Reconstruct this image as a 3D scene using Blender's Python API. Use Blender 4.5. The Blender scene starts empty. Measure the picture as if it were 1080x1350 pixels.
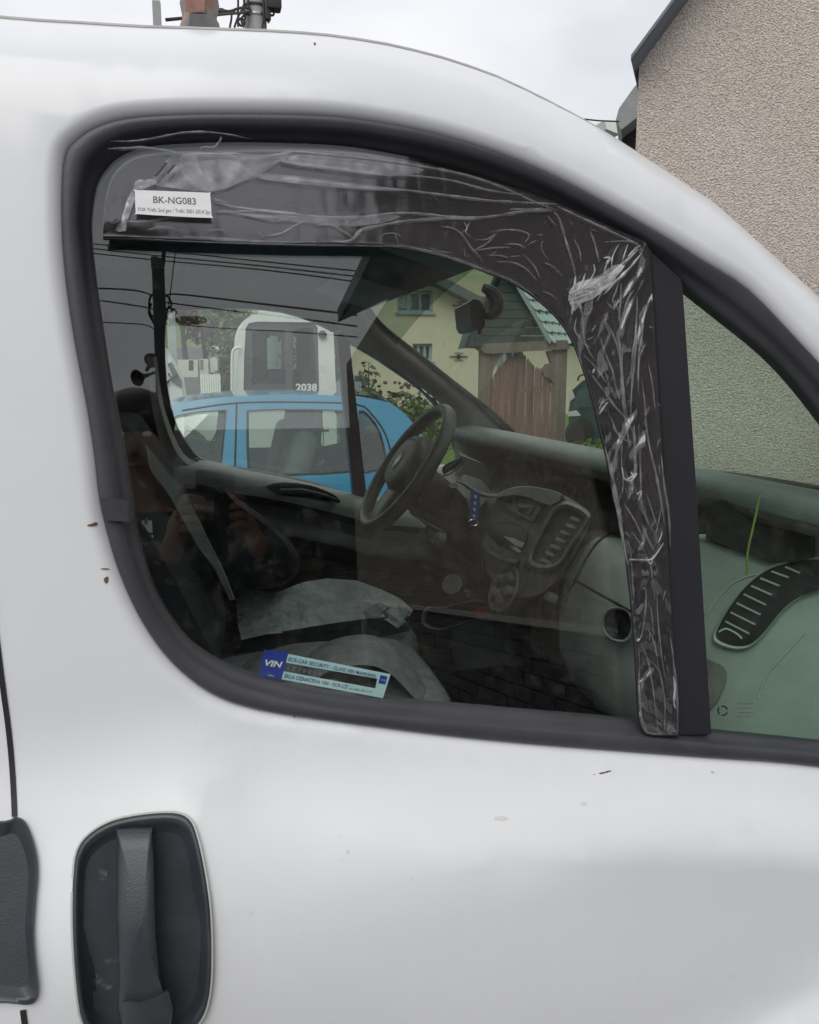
import bpy, bmesh, math, random
from mathutils import Vector as V, Matrix
from mathutils import noise as mnoise
from mathutils.geometry import delaunay_2d_cdt
random.seed(7)
rad = math.radians
scene = bpy.context.scene
COL = scene.collection

# ------------------------------------------------------------------ camera, sky, sun, exposure
CAM = V((0.0, 0.0, 1.53))
FPX, PITCH, YAW = 1086.0, rad(9.6), rad(14.0)          # focal length in photo pixels (1080 wide)
cd = bpy.data.cameras.new('camera')
cam = bpy.data.objects.new('camera', cd)
COL.objects.link(cam)
cam.location = CAM
cam.rotation_euler = (rad(90) - PITCH, 0, -YAW)
cd.sensor_fit = 'HORIZONTAL'
cd.sensor_width = 36.0
cd.lens = 36.0 * FPX / 1080.0
cd.clip_start = 0.02
cd.clip_end = 2000
scene.camera = cam

w = bpy.data.worlds.new('World')
scene.world = w
w.use_nodes = True
nt = w.node_tree
bgn = nt.nodes['Background']
sky = nt.nodes.new('ShaderNodeTexSky')
sky.sky_type = 'NISHITA'
sky.sun_disc = False
SUN_EL, SUN_AZ = rad(50), rad(205)                      # azimuth measured from +Y towards +X
sky.sun_elevation = SUN_EL
sky.sun_rotation = SUN_AZ
tc = nt.nodes.new('ShaderNodeTexCoord')
mp = nt.nodes.new('ShaderNodeMapping')
mp.inputs['Scale'].default_value = (1, 1, 2.2)
nz = nt.nodes.new('ShaderNodeTexNoise')
nz.inputs['Scale'].default_value = 2.3
nz.inputs['Detail'].default_value = 5
nz.inputs['Roughness'].default_value = 0.5
cr = nt.nodes.new('ShaderNodeValToRGB')                  # overcast cloud sheet: pale grey to white
cr.color_ramp.elements[0].position = 0.3
cr.color_ramp.elements[0].color = (7.0, 7.2, 7.8, 1)
cr.color_ramp.elements[1].position = 0.68
cr.color_ramp.elements[1].color = (10.6, 10.6, 10.9, 1)
mx = nt.nodes.new('ShaderNodeMix')
mx.data_type = 'RGBA'
mx.inputs[0].default_value = 0.96
nt.links.new(tc.outputs['Generated'], mp.inputs['Vector'])
nt.links.new(mp.outputs['Vector'], nz.inputs['Vector'])
nt.links.new(nz.outputs['Fac'], cr.inputs['Fac'])
nt.links.new(sky.outputs['Color'], mx.inputs[6])
nt.links.new(cr.outputs['Color'], mx.inputs[7])
nt.links.new(mx.outputs[2], bgn.inputs['Color'])
bgn.inputs['Strength'].default_value = 0.075

sd = bpy.data.lights.new('sun', 'SUN')
sd.energy = 1.25
sd.angle = rad(45)
sd.color = (1.0, 0.97, 0.92)
sun = bpy.data.objects.new('sun', sd)
COL.objects.link(sun)
sdir = V((math.sin(SUN_AZ) * math.cos(SUN_EL), math.cos(SUN_AZ) * math.cos(SUN_EL), math.sin(SUN_EL)))
sun.rotation_euler = sdir.to_track_quat('Z', 'Y').to_euler()
sun.location = (0, 0, 20)

vs = scene.view_settings
vs.view_transform = 'Standard'
vs.look = 'None'
vs.exposure = 0.38
vs.gamma = 1.0
vs.use_curve_mapping = False
scene.cycles.transparent_max_bounces = 40
scene.cycles.max_bounces = 12
scene.cycles.transmission_bounces = 12

# ------------------------------------------------------------------ geometry of the view (measuring the photograph)
_fw = V((math.sin(YAW) * math.cos(PITCH), math.cos(YAW) * math.cos(PITCH), -math.sin(PITCH)))
_rt = V((math.cos(YAW), -math.sin(YAW), 0))
_up = _rt.cross(_fw)
def ray(px, py):
    return _fw + _rt * ((px - 540) / FPX) - _up * ((py - 675) / FPX)
def at(px, py, Y):
    d = ray(px, py)
    return CAM + d * ((Y - CAM.y) / d.y)
def hit(px, py, P, n):
    d = ray(px, py)
    P, n = V(P), V(n)
    return CAM + d * ((P - CAM).dot(n) / d.dot(n))
TILT = rad(7.0)                                          # tumblehome of the van's side windows
YG, ZG, YC = 0.79, 1.5, 1.59                             # near glass at z=1.5, van centre line
GN = V((0, -math.cos(TILT), math.sin(TILT)))             # outward normal of the near glass
def G(z): return YG + (z - ZG) * math.tan(TILT)
def F(z): return 2 * YC - G(z)
def on_g(px, py, off=0.0):                               # on the near glass plane, off metres towards the viewer
    return hit(px, py, V((0, YG, ZG)) + GN * off, GN)
def mir(p): return V((p.x, 2 * YC - p.y, p.z))
FN = V((0, math.cos(TILT), math.sin(TILT)))
def on_f(px, py, off=0.0):                               # on the far glass plane, off metres outwards
    return hit(px, py, V((0, F(ZG), ZG)) + FN * off, FN)
def refl(px, py, L):                                     # the place seen mirrored in the near glass, L metres behind it
    h = on_g(px, py)
    d = (h - CAM).normalized()
    return h + (d - GN * (2 * d.dot(GN))) * L

# ------------------------------------------------------------------ object helpers
def root_of(o):
    while o.parent: o = o.parent
    return o
def thing(name, label, cat, loc=(0, 0, 0), group=None):
    o = bpy.data.objects.new(name, None)
    COL.objects.link(o)
    o.location = loc
    o.empty_display_size = 0.1
    o['label'] = label
    o['category'] = cat
    if group: o['group'] = group
    return o
def tag(o, label, cat, group=None):
    o['label'] = label
    o['category'] = cat
    if group: o['group'] = group
    return o

def smooth_curve(pts, n=6, closed=False):
    pts = [V(p) if len(p) == 3 else V((p[0], p[1], 0)) for p in pts]
    out = []
    m = len(pts)
    rng = range(m) if closed else range(m - 1)
    for i in rng:
        p0 = pts[(i - 1) % m] if closed or i > 0 else pts[0] * 2 - pts[1]
        p1 = pts[i]
        p2 = pts[(i + 1) % m]
        p3 = pts[(i + 2) % m] if closed or i + 2 < m else p2 * 2 - p1
        for k in range(n):
            t = k / n
            out.append(0.5 * ((2 * p1) + (p2 - p0) * t + (2 * p0 - 5 * p1 + 4 * p2 - p3) * t * t + (3 * p1 - p0 - 3 * p2 + p3) * t * t * t))
    if not closed: out.append(pts[-1])
    return out
def px_curve(pts, n=5, closed=False):
    return [(p.x, p.y) for p in smooth_curve(pts, n, closed)]

class MB:
    def __init__(s):
        s.v, s.f = [], []
    def add(s, vs_, fs):
        b = len(s.v)
        s.v += [V(p) for p in vs_]
        s.f += [tuple(b + i for i in f) for f in fs]
        return s
    def poly(s, pts):
        return s.add(pts, [tuple(range(len(pts)))])
    def prism(s, pts, off):
        n = len(pts)
        off = V(off)
        pts = [V(p) for p in pts]
        fs = [tuple(range(n - 1, -1, -1)), tuple(range(n, 2 * n))]
        fs += [(i, (i + 1) % n, n + (i + 1) % n, n + i) for i in range(n)]
        return s.add(pts + [p + off for p in pts], fs)
    def box(s, c, d, R=None, bev=0.0, seg=2):
        bm = bmesh.new()
        bmesh.ops.create_cube(bm, size=1)
        for v in bm.verts: v.co = V((v.co.x * d[0], v.co.y * d[1], v.co.z * d[2]))
        if bev > 0:
            bmesh.ops.bevel(bm, geom=list(bm.edges), offset=bev, segments=seg, affect='EDGES', profile=0.5)
        bm.verts.index_update()
        M = (R or Matrix.Identity(3))
        s.add([M @ v.co + V(c) for v in bm.verts], [tuple(v.index for v in f.verts) for f in bm.faces])
        bm.free()
        return s
    def span(s, a, b, bev=0.0, seg=2):
        a, b = V(a), V(b)
        return s.box((a + b) / 2, (abs(b.x - a.x), abs(b.y - a.y), abs(b.z - a.z)), None, bev, seg)
    def tube(s, pts, r, n=8, cap=True, flat=1.0):
        pts = [V(p) for p in pts]
        rs = r if isinstance(r, (list, tuple)) else [r] * len(pts)
        rings = []
        up = None
        for i, p in enumerate(pts):
            d = (pts[min(i + 1, len(pts) - 1)] - pts[max(i - 1, 0)]).normalized()
            if up is None:
                up = V((0, 0, 1)) if abs(d.z) < 0.9 else V((1, 0, 0))
            sx = d.cross(up).normalized()
            up = sx.cross(d).normalized()
            rings.append([p + sx * (math.cos(a) * rs[i]) + up * (math.sin(a) * rs[i] * flat) for a in [2 * math.pi * k / n for k in range(n)]])
        return s.loft(rings, True, cap)
    def loft(s, rings, closed=True, cap=False):
        b = len(s.v)
        n = len(rings[0])
        for rg in rings: s.v += [V(p) for p in rg]
        for i in range(len(rings) - 1):
            for k in range(n if closed else n - 1):
                k2 = (k + 1) % n
                s.f.append((b + i * n + k, b + i * n + k2, b + (i + 1) * n + k2, b + (i + 1) * n + k))
        if cap:
            s.f.append(tuple(b + k for k in range(n - 1, -1, -1)))
            s.f.append(tuple(b + (len(rings) - 1) * n + k for k in range(n)))
        return s
    def lathe(s, prof, c, axis=(0, 0, 1), n=20):
        ax = V(axis).normalized()
        t = V((1, 0, 0)) if abs(ax.x) < 0.8 else V((0, 1, 0))
        u = ax.cross(t).normalized()
        w_ = ax.cross(u)
        rings = [[V(c) + ax * h + (u * math.cos(2 * math.pi * k / n) + w_ * math.sin(2 * math.pi * k / n)) * max(r, 1e-5) for k in range(n)] for r, h in prof]
        return s.loft(rings, True, True)
    def ball(s, c, r, n=10, m=7, R=None, e=1.0):
        r = (r, r, r) if not isinstance(r, (tuple, list)) else r
        R = R or Matrix.Identity(3)
        sg = lambda x, e_: math.copysign(abs(x) ** e_, x)
        rings = []
        for j in range(m + 1):
            th = -math.pi / 2 + math.pi * j / m
            rings.append([V(c) + R @ V((r[0] * sg(math.cos(th), e) * sg(math.cos(2 * math.pi * k / n), e), r[1] * sg(math.cos(th), e) * sg(math.sin(2 * math.pi * k / n), e), r[2] * sg(math.sin(th), e))) for k in range(n)])
        return s.loft(rings, True, False)
    def build(s, name, mat, parent=None, angle=35, weld=0.0, sub=0, kind=None, label=None, loc=None):
        o0 = V(loc) if loc is not None else (root_of(parent).location.copy() if parent else V((0, 0, 0)))
        me = bpy.data.meshes.new(name)
        me.from_pydata([tuple(p - o0) for p in s.v], [], s.f)
        bm = bmesh.new()
        bm.from_mesh(me)
        if weld: bmesh.ops.remove_doubles(bm, verts=bm.verts, dist=weld)
        bmesh.ops.recalc_face_normals(bm, faces=bm.faces)
        bm.to_mesh(me)
        bm.free()
        for p in me.polygons: p.use_smooth = True
        if angle < 180: me.set_sharp_from_angle(angle=rad(angle))
        me.materials.append(mat)
        o = bpy.data.objects.new(name, me)
        COL.objects.link(o)
        if parent: o.parent = parent
        elif loc is not None: o.location = o0
        if sub:
            md = o.modifiers.new('smooth', 'SUBSURF')
            md.levels = md.render_levels = sub
        if kind: o['kind'] = kind
        if label: o['label'] = label
        return o

def dup(o, parent=None, loc=None, label=None):
    c = o.copy()
    COL.objects.link(c)
    c.parent = parent
    if loc is not None: c.location = loc
    if label: c['label'] = label
    for ch in list(o.children): dup(ch, c)
    return c

def in_poly(x, y, poly):
    c = False
    j = len(poly) - 1
    for i in range(len(poly)):
        xi, yi = poly[i]
        xj, yj = poly[j]
        if (yi > y) != (yj > y) and x < (xj - xi) * (y - yi) / (yj - yi) + xi: c = not c
        j = i
    return c
def seg_dist(x, y, poly, closed=True):
    best = 1e9
    n = len(poly)
    for i in range(n if closed else n - 1):
        ax, ay = poly[i]
        bx, by = poly[(i + 1) % n]
        dx, dy = bx - ax, by - ay
        L = dx * dx + dy * dy
        t = 0 if L < 1e-14 else max(0, min(1, ((x - ax) * dx + (y - ay) * dy) / L))
        q = (x - ax - t * dx) ** 2 + (y - ay - t * dy) ** 2
        if q < best: best = q
    return math.sqrt(best)
def panel(outline, holes, fn, step=0.0, extra=(), keep=0.3):
    """a sheet cut to an outline with holes in 2D, lifted to 3D by fn(a, b)"""
    pts, edges = [], []
    for lp in [outline] + list(holes):
        b = len(pts)
        pts += [V((p[0], p[1])) for p in lp]
        edges += [(b + i, b + (i + 1) % len(lp)) for i in range(len(lp))]
    if step:
        xs = [p[0] for p in outline]
        ys = [p[1] for p in outline]
        y = min(ys) + step * 0.5
        while y < max(ys):
            x = min(xs) + step * 0.5
            while x < max(xs):
                if in_poly(x, y, outline) and not any(in_poly(x, y, h) for h in holes):
                    if min(seg_dist(x, y, l) for l in [outline] + list(holes)) > step * keep: pts.append(V((x, y)))
                x += step
            y += step
    pts += [V(e) for e in extra]
    ov, oe, of, _, _, _ = delaunay_2d_cdt(pts, edges, [], 0, 1e-6)
    fs = []
    for f in of:
        cx = sum(ov[i].x for i in f) / 3
        cy = sum(ov[i].y for i in f) / 3
        if in_poly(cx, cy, outline) and not any(in_poly(cx, cy, h) for h in holes): fs.append(tuple(f))
    return [V(fn(p.x, p.y)) for p in ov], fs
def slab(mb, outline, holes, fn, off, step=0.0):
    """panel with thickness: second sheet at off (a vector), walls round the outline and the holes"""
    vs_, fs = panel(outline, holes, fn, step)
    off = V(off)
    mb.add(vs_, fs)
    mb.add([p + off for p in vs_], [tuple(reversed(f)) for f in fs])
    for lp in [outline] + list(holes):
        a = [V(fn(*p)) for p in lp]
        mb.loft([a, [p + off for p in a]], True)
    return mb

# ------------------------------------------------------------------ materials
def nodes_of(m):
    m.use_nodes = True
    return m.node_tree, m.node_tree.nodes['Principled BSDF']
def pm(name, col, rough=0.5, metal=0.0, var=0.0, vs_=8.0, bump=0.0, bs=40.0, coat=0.0, spec=0.5, spots=None, detail=4, stretch=None, alpha=None):
    m = bpy.data.materials.new(name)
    t, b = nodes_of(m)
    b.inputs['Base Color'].default_value = (*col, 1)
    b.inputs['Roughness'].default_value = rough
    b.inputs['Metallic'].default_value = metal
    b.inputs['Specular IOR Level'].default_value = spec
    b.inputs['Coat Weight'].default_value = coat
    b.inputs['Coat Roughness'].default_value = 0.06 if coat > 0.45 else 0.2
    tcn = t.nodes.new('ShaderNodeTexCoord')
    vec = tcn.outputs['Object']
    if stretch:
        mpn = t.nodes.new('ShaderNodeMapping')
        mpn.inputs['Scale'].default_value = stretch
        t.links.new(vec, mpn.inputs['Vector'])
        vec = mpn.outputs['Vector']
    colsock = None
    if var:
        n = t.nodes.new('ShaderNodeTexNoise')
        n.inputs['Scale'].default_value = vs_
        n.inputs['Detail'].default_value = detail
        n.inputs['Roughness'].default_value = 0.65
        t.links.new(vec, n.inputs['Vector'])
        r = t.nodes.new('ShaderNodeValToRGB')
        r.color_ramp.elements[0].position = 0.3
        r.color_ramp.elements[1].position = 0.7
        r.color_ramp.elements[0].color = (*[c * (1 - var) for c in col], 1)
        r.color_ramp.elements[1].color = (*[min(1, c * (1 + var)) for c in col], 1)
        t.links.new(n.outputs['Fac'], r.inputs['Fac'])
        colsock = r.outputs['Color']
    if spots:                                            # (colour, scale, threshold, softness)
        sc, ss, th, so = spots
        n2 = t.nodes.new('ShaderNodeTexNoise')
        n2.inputs['Scale'].default_value = ss
        n2.inputs['Detail'].default_value = 6
        n2.inputs['Roughness'].default_value = 0.7
        t.links.new(vec, n2.inputs['Vector'])
        mr = t.nodes.new('ShaderNodeMapRange')
        mr.inputs['From Min'].default_value = th
        mr.inputs['From Max'].default_value = th + so
        t.links.new(n2.outputs['Fac'], mr.inputs['Value'])
        mxn = t.nodes.new('ShaderNodeMix')
        mxn.data_type = 'RGBA'
        t.links.new(mr.outputs['Result'], mxn.inputs[0])
        mxn.inputs[6].default_value = (*col, 1)
        if colsock: t.links.new(colsock, mxn.inputs[6])
        mxn.inputs[7].default_value = (*sc, 1)
        colsock = mxn.outputs[2]
    if colsock: t.links.new(colsock, b.inputs['Base Color'])
    if bump:
        n3 = t.nodes.new('ShaderNodeTexNoise')
        n3.inputs['Scale'].default_value = bs
        n3.inputs['Detail'].default_value = 3
        t.links.new(vec, n3.inputs['Vector'])
        bp = t.nodes.new('ShaderNodeBump')
        bp.inputs['Strength'].default_value = bump
        bp.inputs['Distance'].default_value = 0.6 / bs
        t.links.new(n3.outputs['Fac'], bp.inputs['Height'])
        t.links.new(bp.outputs['Normal'], b.inputs['Normal'])
    return m
def glass(name, tint, f0=0.043, rough=0.0, dirt=0.0, wave=0.0):
    """thin pane: each face lets tinted light through and mirrors by the viewing angle"""
    m = bpy.data.materials.new(name)
    m.use_nodes = True
    t = m.node_tree
    t.nodes.clear()
    out = t.nodes.new('ShaderNodeOutputMaterial')
    tr = t.nodes.new('ShaderNodeBsdfTransparent')
    tr.inputs['Color'].default_value = (*[c ** 0.5 for c in tint], 1)
    gl = t.nodes.new('ShaderNodeBsdfGlossy')
    gl.inputs['Roughness'].default_value = rough
    lw = t.nodes.new('ShaderNodeLayerWeight')
    lw.inputs['Blend'].default_value = 0.5
    p = t.nodes.new('ShaderNodeMath')
    p.operation = 'POWER'
    p.inputs[1].default_value = 5
    t.links.new(lw.outputs['Facing'], p.inputs[0])
    ma = t.nodes.new('ShaderNodeMath')
    ma.operation = 'MULTIPLY_ADD'
    ma.inputs[1].default_value = 1 - f0
    ma.inputs[2].default_value = f0
    t.links.new(p.outputs[0], ma.inputs[0])
    ms = t.nodes.new('ShaderNodeMixShader')
    t.links.new(ma.outputs[0], ms.inputs[0])
    t.links.new(tr.outputs[0], ms.inputs[1])
    t.links.new(gl.outputs[0], ms.inputs[2])
    last = ms.outputs[0]
    if wave:
        tcn = t.nodes.new('ShaderNodeTexCoord')
        n = t.nodes.new('ShaderNodeTexNoise')
        n.inputs['Scale'].default_value = 3
        t.links.new(tcn.outputs['Object'], n.inputs['Vector'])
        bp = t.nodes.new('ShaderNodeBump')
        bp.inputs['Strength'].default_value = wave
        bp.inputs['Distance'].default_value = 0.01
        t.links.new(n.outputs['Fac'], bp.inputs['Height'])
        t.links.new(bp.outputs['Normal'], gl.inputs['Normal'])
    if dirt:
        tcn = t.nodes.new('ShaderNodeTexCoord')
        n = t.nodes.new('ShaderNodeTexNoise')
        n.inputs['Scale'].default_value = 60
        n.inputs['Detail'].default_value = 8
        n.inputs['Roughness'].default_value = 0.75
        t.links.new(tcn.outputs['Object'], n.inputs['Vector'])
        mr = t.nodes.new('ShaderNodeMapRange')
        mr.inputs['From Min'].default_value = 0.52
        mr.inputs['From Max'].default_value = 0.8
        mr.inputs['To Max'].default_value = dirt
        t.links.new(n.outputs['Fac'], mr.inputs['Value'])
        df = t.nodes.new('ShaderNodeBsdfDiffuse')
        df.inputs['Color'].default_value = (0.45, 0.43, 0.38, 1)
        m2 = t.nodes.new('ShaderNodeMixShader')
        t.links.new(mr.outputs[0], m2.inputs[0])
        t.links.new(last, m2.inputs[1])
        t.links.new(df.outputs[0], m2.inputs[2])
        last = m2.outputs[0]
    t.links.new(last, out.inputs['Surface'])
    return m

M = {}
M['paint'] = pm('van_white_paint', (0.72, 0.738, 0.76), 0.34, var=0.025, vs_=5, coat=0.4, spots=((0.58, 0.565, 0.51), 70, 0.66, 0.16), detail=8)
M['rubber'] = pm('seal_rubber', (0.046, 0.046, 0.056), 0.45, var=0.2, vs_=14, bump=0.12, bs=300)
M['black'] = pm('black_trim', (0.016, 0.017, 0.02), 0.4, var=0.15, vs_=30)
M['bar'] = pm('bar_black', (0.02, 0.021, 0.027), 0.5, var=0.1, spots=((0.2, 0.2, 0.2), 240, 0.76, 0.05))
M['handle'] = pm('handle_plastic', (0.034, 0.040, 0.047), 0.36, var=0.2, vs_=25, bump=0.2, bs=600, spots=((0.16, 0.16, 0.155), 38, 0.62, 0.14))
M['dash'] = pm('dash_dark_plastic', (0.165, 0.15, 0.135), 0.5, var=0.25, vs_=45, bump=0.5, bs=260, spots=((0.16, 0.145, 0.12), 30, 0.58, 0.25))
M['dashgrey'] = pm('dash_grey_plastic', (0.46, 0.48, 0.45), 0.5, var=0.08, vs_=15, bump=0.3, bs=400, spots=((0.55, 0.53, 0.48), 60, 0.66, 0.12))
M['wheelgrip'] = pm('steering_leather', (0.085, 0.083, 0.078), 0.42, var=0.2, vs_=40, bump=0.3, bs=300)
M['trim'] = pm('pillar_trim', (0.42, 0.42, 0.40), 0.7, var=0.1, vs_=20, bump=0.2, bs=350)
M['doorcard'] = pm('door_card_plastic', (0.075, 0.08, 0.08), 0.4, var=0.1, vs_=16, bump=0.2, bs=350)
M['doorlow'] = pm('door_pocket_fabric', (0.15, 0.125, 0.10), 0.75, var=0.45, vs_=22, stretch=(0.6, 1, 7), bump=0.3, bs=80)
M['headliner'] = pm('headliner_felt', (0.17, 0.17, 0.17), 0.9, var=0.1, vs_=50, bump=0.2, bs=500)
M['seat'] = pm('seat_fabric_dark', (0.028, 0.032, 0.037), 0.9, var=0.25, vs_=60, bump=0.4, bs=500)
M['seatgrey'] = pm('seat_fabric_grey', (0.32, 0.325, 0.33), 0.9, var=0.3, vs_=35, bump=0.4, bs=400)
M['cover'] = pm('seat_cover_cloth', (0.78, 0.80, 0.80), 0.75, var=0.22, vs_=24, bump=0.9, bs=45)
M['carpet'] = pm('carpet', (0.02, 0.02, 0.021), 0.95, var=0.3, vs_=80)
M['glassdoor'] = glass('door_glass', (0.90, 0.955, 0.92), f0=0.078, dirt=0.05)
M['glassq'] = glass('quarter_glass', (0.80, 0.955, 0.87), dirt=0.05)
M['glassfar'] = glass('far_glass', (0.90, 0.96, 0.92))
M['glasswind'] = glass('windscreen_glass', (0.89, 0.97, 0.91))
M['glasscar'] = glass('car_glass', (0.82, 0.90, 0.86), f0=0.09)
M['glassblock'] = glass('smoked_glass', (0.62, 0.72, 0.67), f0=0.06)
M['white'] = pm('white_plastic', (0.78, 0.79, 0.77), 0.5, var=0.04)
M['metal'] = pm('grey_metal', (0.42, 0.42, 0.43), 0.35, metal=0.9, var=0.1)
M['ink'] = pm('print_black', (0.03, 0.03, 0.035), 0.6)
M['inkblue'] = pm('print_blue', (0.02, 0.10, 0.30), 0.5)
M['paperwhite'] = pm('label_paper', (0.80, 0.80, 0.82), 0.45, var=0.04, vs_=60)
# ================================================================== THE VAN: outer shell
def interp(tab, x):
    if x <= tab[0][0]: return tab[0][1]
    for (a, b), (c, d) in zip(tab, tab[1:]):
        if x <= c:
            t = (x - a) / (c - a)
            return b + (d - b) * t
    return tab[-1][1]
def sm(t):
    t = max(0.0, min(1.0, t))
    return t * t * (3 - 2 * t)
VAN = thing('delivery_van', 'white panel van parked across the foreground with a black trimmed front door window', 'van', (0.3, 0.75, 0))

SEAL_OUT = px_curve([(81, 250), (85, 206), (98, 187), (125, 169), (167, 157), (235, 152), (310, 151), (400, 152), (460, 156), (525, 166), (591, 181), (661, 203), (732, 233), (800, 269),
    (870, 309), (930, 346), (985, 381), (1046, 444), (1110, 515), (1190, 620), (1260, 735), (1310, 860), (1338, 960), (1325, 1018), (1270, 1033), (1200, 1025), (1046, 1006), (935, 998),
    (840, 991), (700, 980), (580, 968), (480, 955), (389, 943), (325, 931), (276, 912), (235, 881), (206, 848), (180, 806), (158, 757), (142, 706), (131, 659), (124, 600), (115, 540), (100, 460), (89, 390), (82, 320)], 3, True)
SEAL_IN = px_curve([(120, 290), (126, 245), (138, 222), (158, 203), (190, 191), (240, 186), (310, 184), (400, 186), (460, 190), (522, 200), (588, 214), (655, 236), (725, 265), (790, 300),
    (858, 338), (910, 379), (958, 417), (1020, 468), (1075, 530), (1150, 635), (1220, 750), (1268, 865), (1292, 945), (1284, 985), (1245, 998), (1190, 992), (1046, 977), (937, 966),
    (840, 953), (700, 941), (584, 931), (480, 922), (417, 913), (350, 897), (310, 884), (269, 862), (240, 836), (208, 788), (192, 745), (182, 708), (173, 651), (163, 590), (151, 527), (140, 460), (129, 388), (122, 330)], 3, True)
so3 = [on_g(x, y, 0.017) for x, y in SEAL_OUT]
si3 = [on_g(x, y, 0.004) for x, y in SEAL_IN]
so2 = [(p.x, p.z) for p in so3]

SIL = [(33, 22), (110, 25), (200, 29.5), (290, 33.5), (380, 37), (450, 43), (521, 53.5), (591, 70), (661, 93), (732, 127), (791, 158), (841, 192), (893, 229), (946, 267), (999, 310), (1045, 348)]
ZO = [(-1.2, 1.855)] + [(p.x, p.z) for p in (at(x, y, 0.885) for x, y in SIL)]
ZO += [(0.85, 1.555), (1.0, 1.425), (1.15, 1.30), (1.3, 1.21), (1.5, 1.14), (1.9, 1.02), (2.02, 0.80), (2.05, 0.5)]
_zs = [(p.x, p.z) for p in (on_g(x, y, 0.024) for x, y in [(180, 154), (235, 152), (310, 151), (400, 152), (460, 156), (525, 166), (591, 181), (661, 203), (732, 233), (800, 269), (870, 309), (930, 346), (985, 381), (1046, 444)])]
ZS = [(-1.2, _zs[0][1])] + _zs + [(0.8, 1.41), (1.0, 1.26), (1.2, 1.12), (1.5, 1.03), (1.9, 0.93), (2.02, 0.7)]
ZB = [(-1.2, 1.262)] + [(p.x, p.z) for p in (on_g(x, y, 0.024) for x, y in [(258, 900), (325, 931), (389, 943), (480, 955), (580, 968), (700, 980), (840, 991), (935, 998), (1046, 1006), (1200, 1025)])] + [(2.0, 0.86)]
def crease(X): return interp([(-1.0, 0.70), (0.2, 0.76), (0.40, 0.845), (0.58, 0.905), (0.9, 0.97), (1.3, 0.93), (1.9, 0.80)], X)
def skin(X, z, flange=True):
    zs, zo, zb = interp(ZS, X), interp(ZO, X), interp(ZB, X)
    if z > zs:
        h = max(zo - zs, 0.03)
        t = min(1.0, (z - zs) / h)
        y = G(zs) - 0.024 + h * (0.10 * t + 0.84 * t ** 2.7)
    elif z > zb:
        y = G(z) - 0.024
    else:
        d = zb - z
        y = G(zb) - 0.024 - 0.068 * sm(d / (0.078 + 0.24 * (1 - sm((X + 0.50) / 0.95)))) - 0.02 * sm((d - 0.05) / 0.22) + 0.16 * max(0, d - 0.2) ** 2
        y -= 0.032 * sm((crease(X) - z) / 0.05)
    if flange:
        d = seg_dist(X, z, so2)
        if d < 0.013: y += 0.009 * (1 - d / 0.013) ** 2
    return y
top = []
x = -1.0
while x <= 2.04:
    top.append((x, interp(ZO, x)))
    x += 0.03
ARCH = [(1.45 + 0.36 * math.cos(a), 0.33 + 0.36 * math.sin(a)) for a in [rad(8 + 164 * k / 14) for k in range(15)]]
outl = [(-1.0, 0.30), (1.09, 0.30)] + [p for p in reversed(ARCH)] + [(1.81, 0.30), (2.04, 0.34)] + list(reversed(top))
def ring2(lp, dist):                                     # loop pushed outwards in 2D
    out = []
    n = len(lp)
    for i in range(n):
        a, b = lp[i - 1], lp[(i + 1) % n]
        dx, dy = b[0] - a[0], b[1] - a[1]
        L = math.hypot(dx, dy) or 1
        out.append((lp[i][0] - dy / L * dist, lp[i][1] + dx / L * dist))
    return out
area = sum(so2[i - 1][0] * so2[i][1] - so2[i][0] * so2[i - 1][1] for i in range(len(so2)))
sg = -1 if area > 0 else 1
extra = []
for dd in (0.002, 0.0045, 0.0075, 0.0105, 0.014): extra += [p for p in ring2(so2, sg * dd)[::1]]
SHUT = [(-0.172, 0.30), (-0.158, 0.60), (-0.155, 0.80), (-0.160, 1.0), (-0.172, 1.2), (-0.185, 1.4), (-0.20, 1.86)]
extra += [(interp([(b, a) for a, b in SHUT], 0.31 + 0.012 * k), 0.31 + 0.012 * k) for k in range(128)]
for X, z in top[1:-1]:
    zs = interp(ZS, X)
    for t in (0.97, 0.93, 0.87, 0.80, 0.72, 0.62, 0.5): extra.append((X, zs + (z - zs) * t))
    zb = interp(ZB, X)
    for d in (0.012, 0.025, 0.037, 0.05, 0.062, 0.075, 0.09):
        if not in_poly(X, zb - d, so2) and seg_dist(X, zb - d, so2) > 0.006: extra.append((X, zb - d))
    for d in (0.0, 0.0125, 0.025, 0.0375, 0.05):
        if in_poly(X, crease(X) - d, outl): extra.append((X, crease(X) - d))
CUP = px_curve([(99, 1160), (104, 1125), (120, 1103), (150, 1086), (190, 1078), (228, 1076), (248, 1084), (258, 1105), (268, 1150), (275, 1200), (277, 1260), (274, 1310), (262, 1344), (235, 1366), (190, 1378), (140, 1372), (112, 1348), (102, 1290), (98, 1220)], 3, True)
CUP2 = px_curve([(6, 1085), (20, 1080), (32, 1086), (41, 1106), (47, 1130), (48, 1155), (45, 1190), (43, 1230), (46, 1270), (49, 1300), (46, 1316), (36, 1322), (10, 1320), (-40, 1316), (-80, 1290), (-86, 1200), (-78, 1120), (-50, 1090)], 3, True)
def on_s(px, py, off=0.0):                                # on the outer skin
    y = 0.70
    for _ in range(12):
        p = at(px, py, y)
        y = skin(p.x, p.z, False) - off
    return at(px, py, y)
hole_c = [(p.x, p.z) for p in (on_s(*q) for q in CUP)]
hole_c2 = [(p.x, p.z) for p in (on_s(*q) for q in CUP2)]
for hc0 in (hole_c, hole_c2): extra = [e for e in extra if not in_poly(e[0], e[1], hc0)]
vs_, fs = panel(outl, [so2, hole_c, hole_c2], lambda a, b: (a, skin(a, b), b), 0.042, extra, 0.25)
shut_at = lambda z: interp([(b, a) for a, b in SHUT], z)
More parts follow.
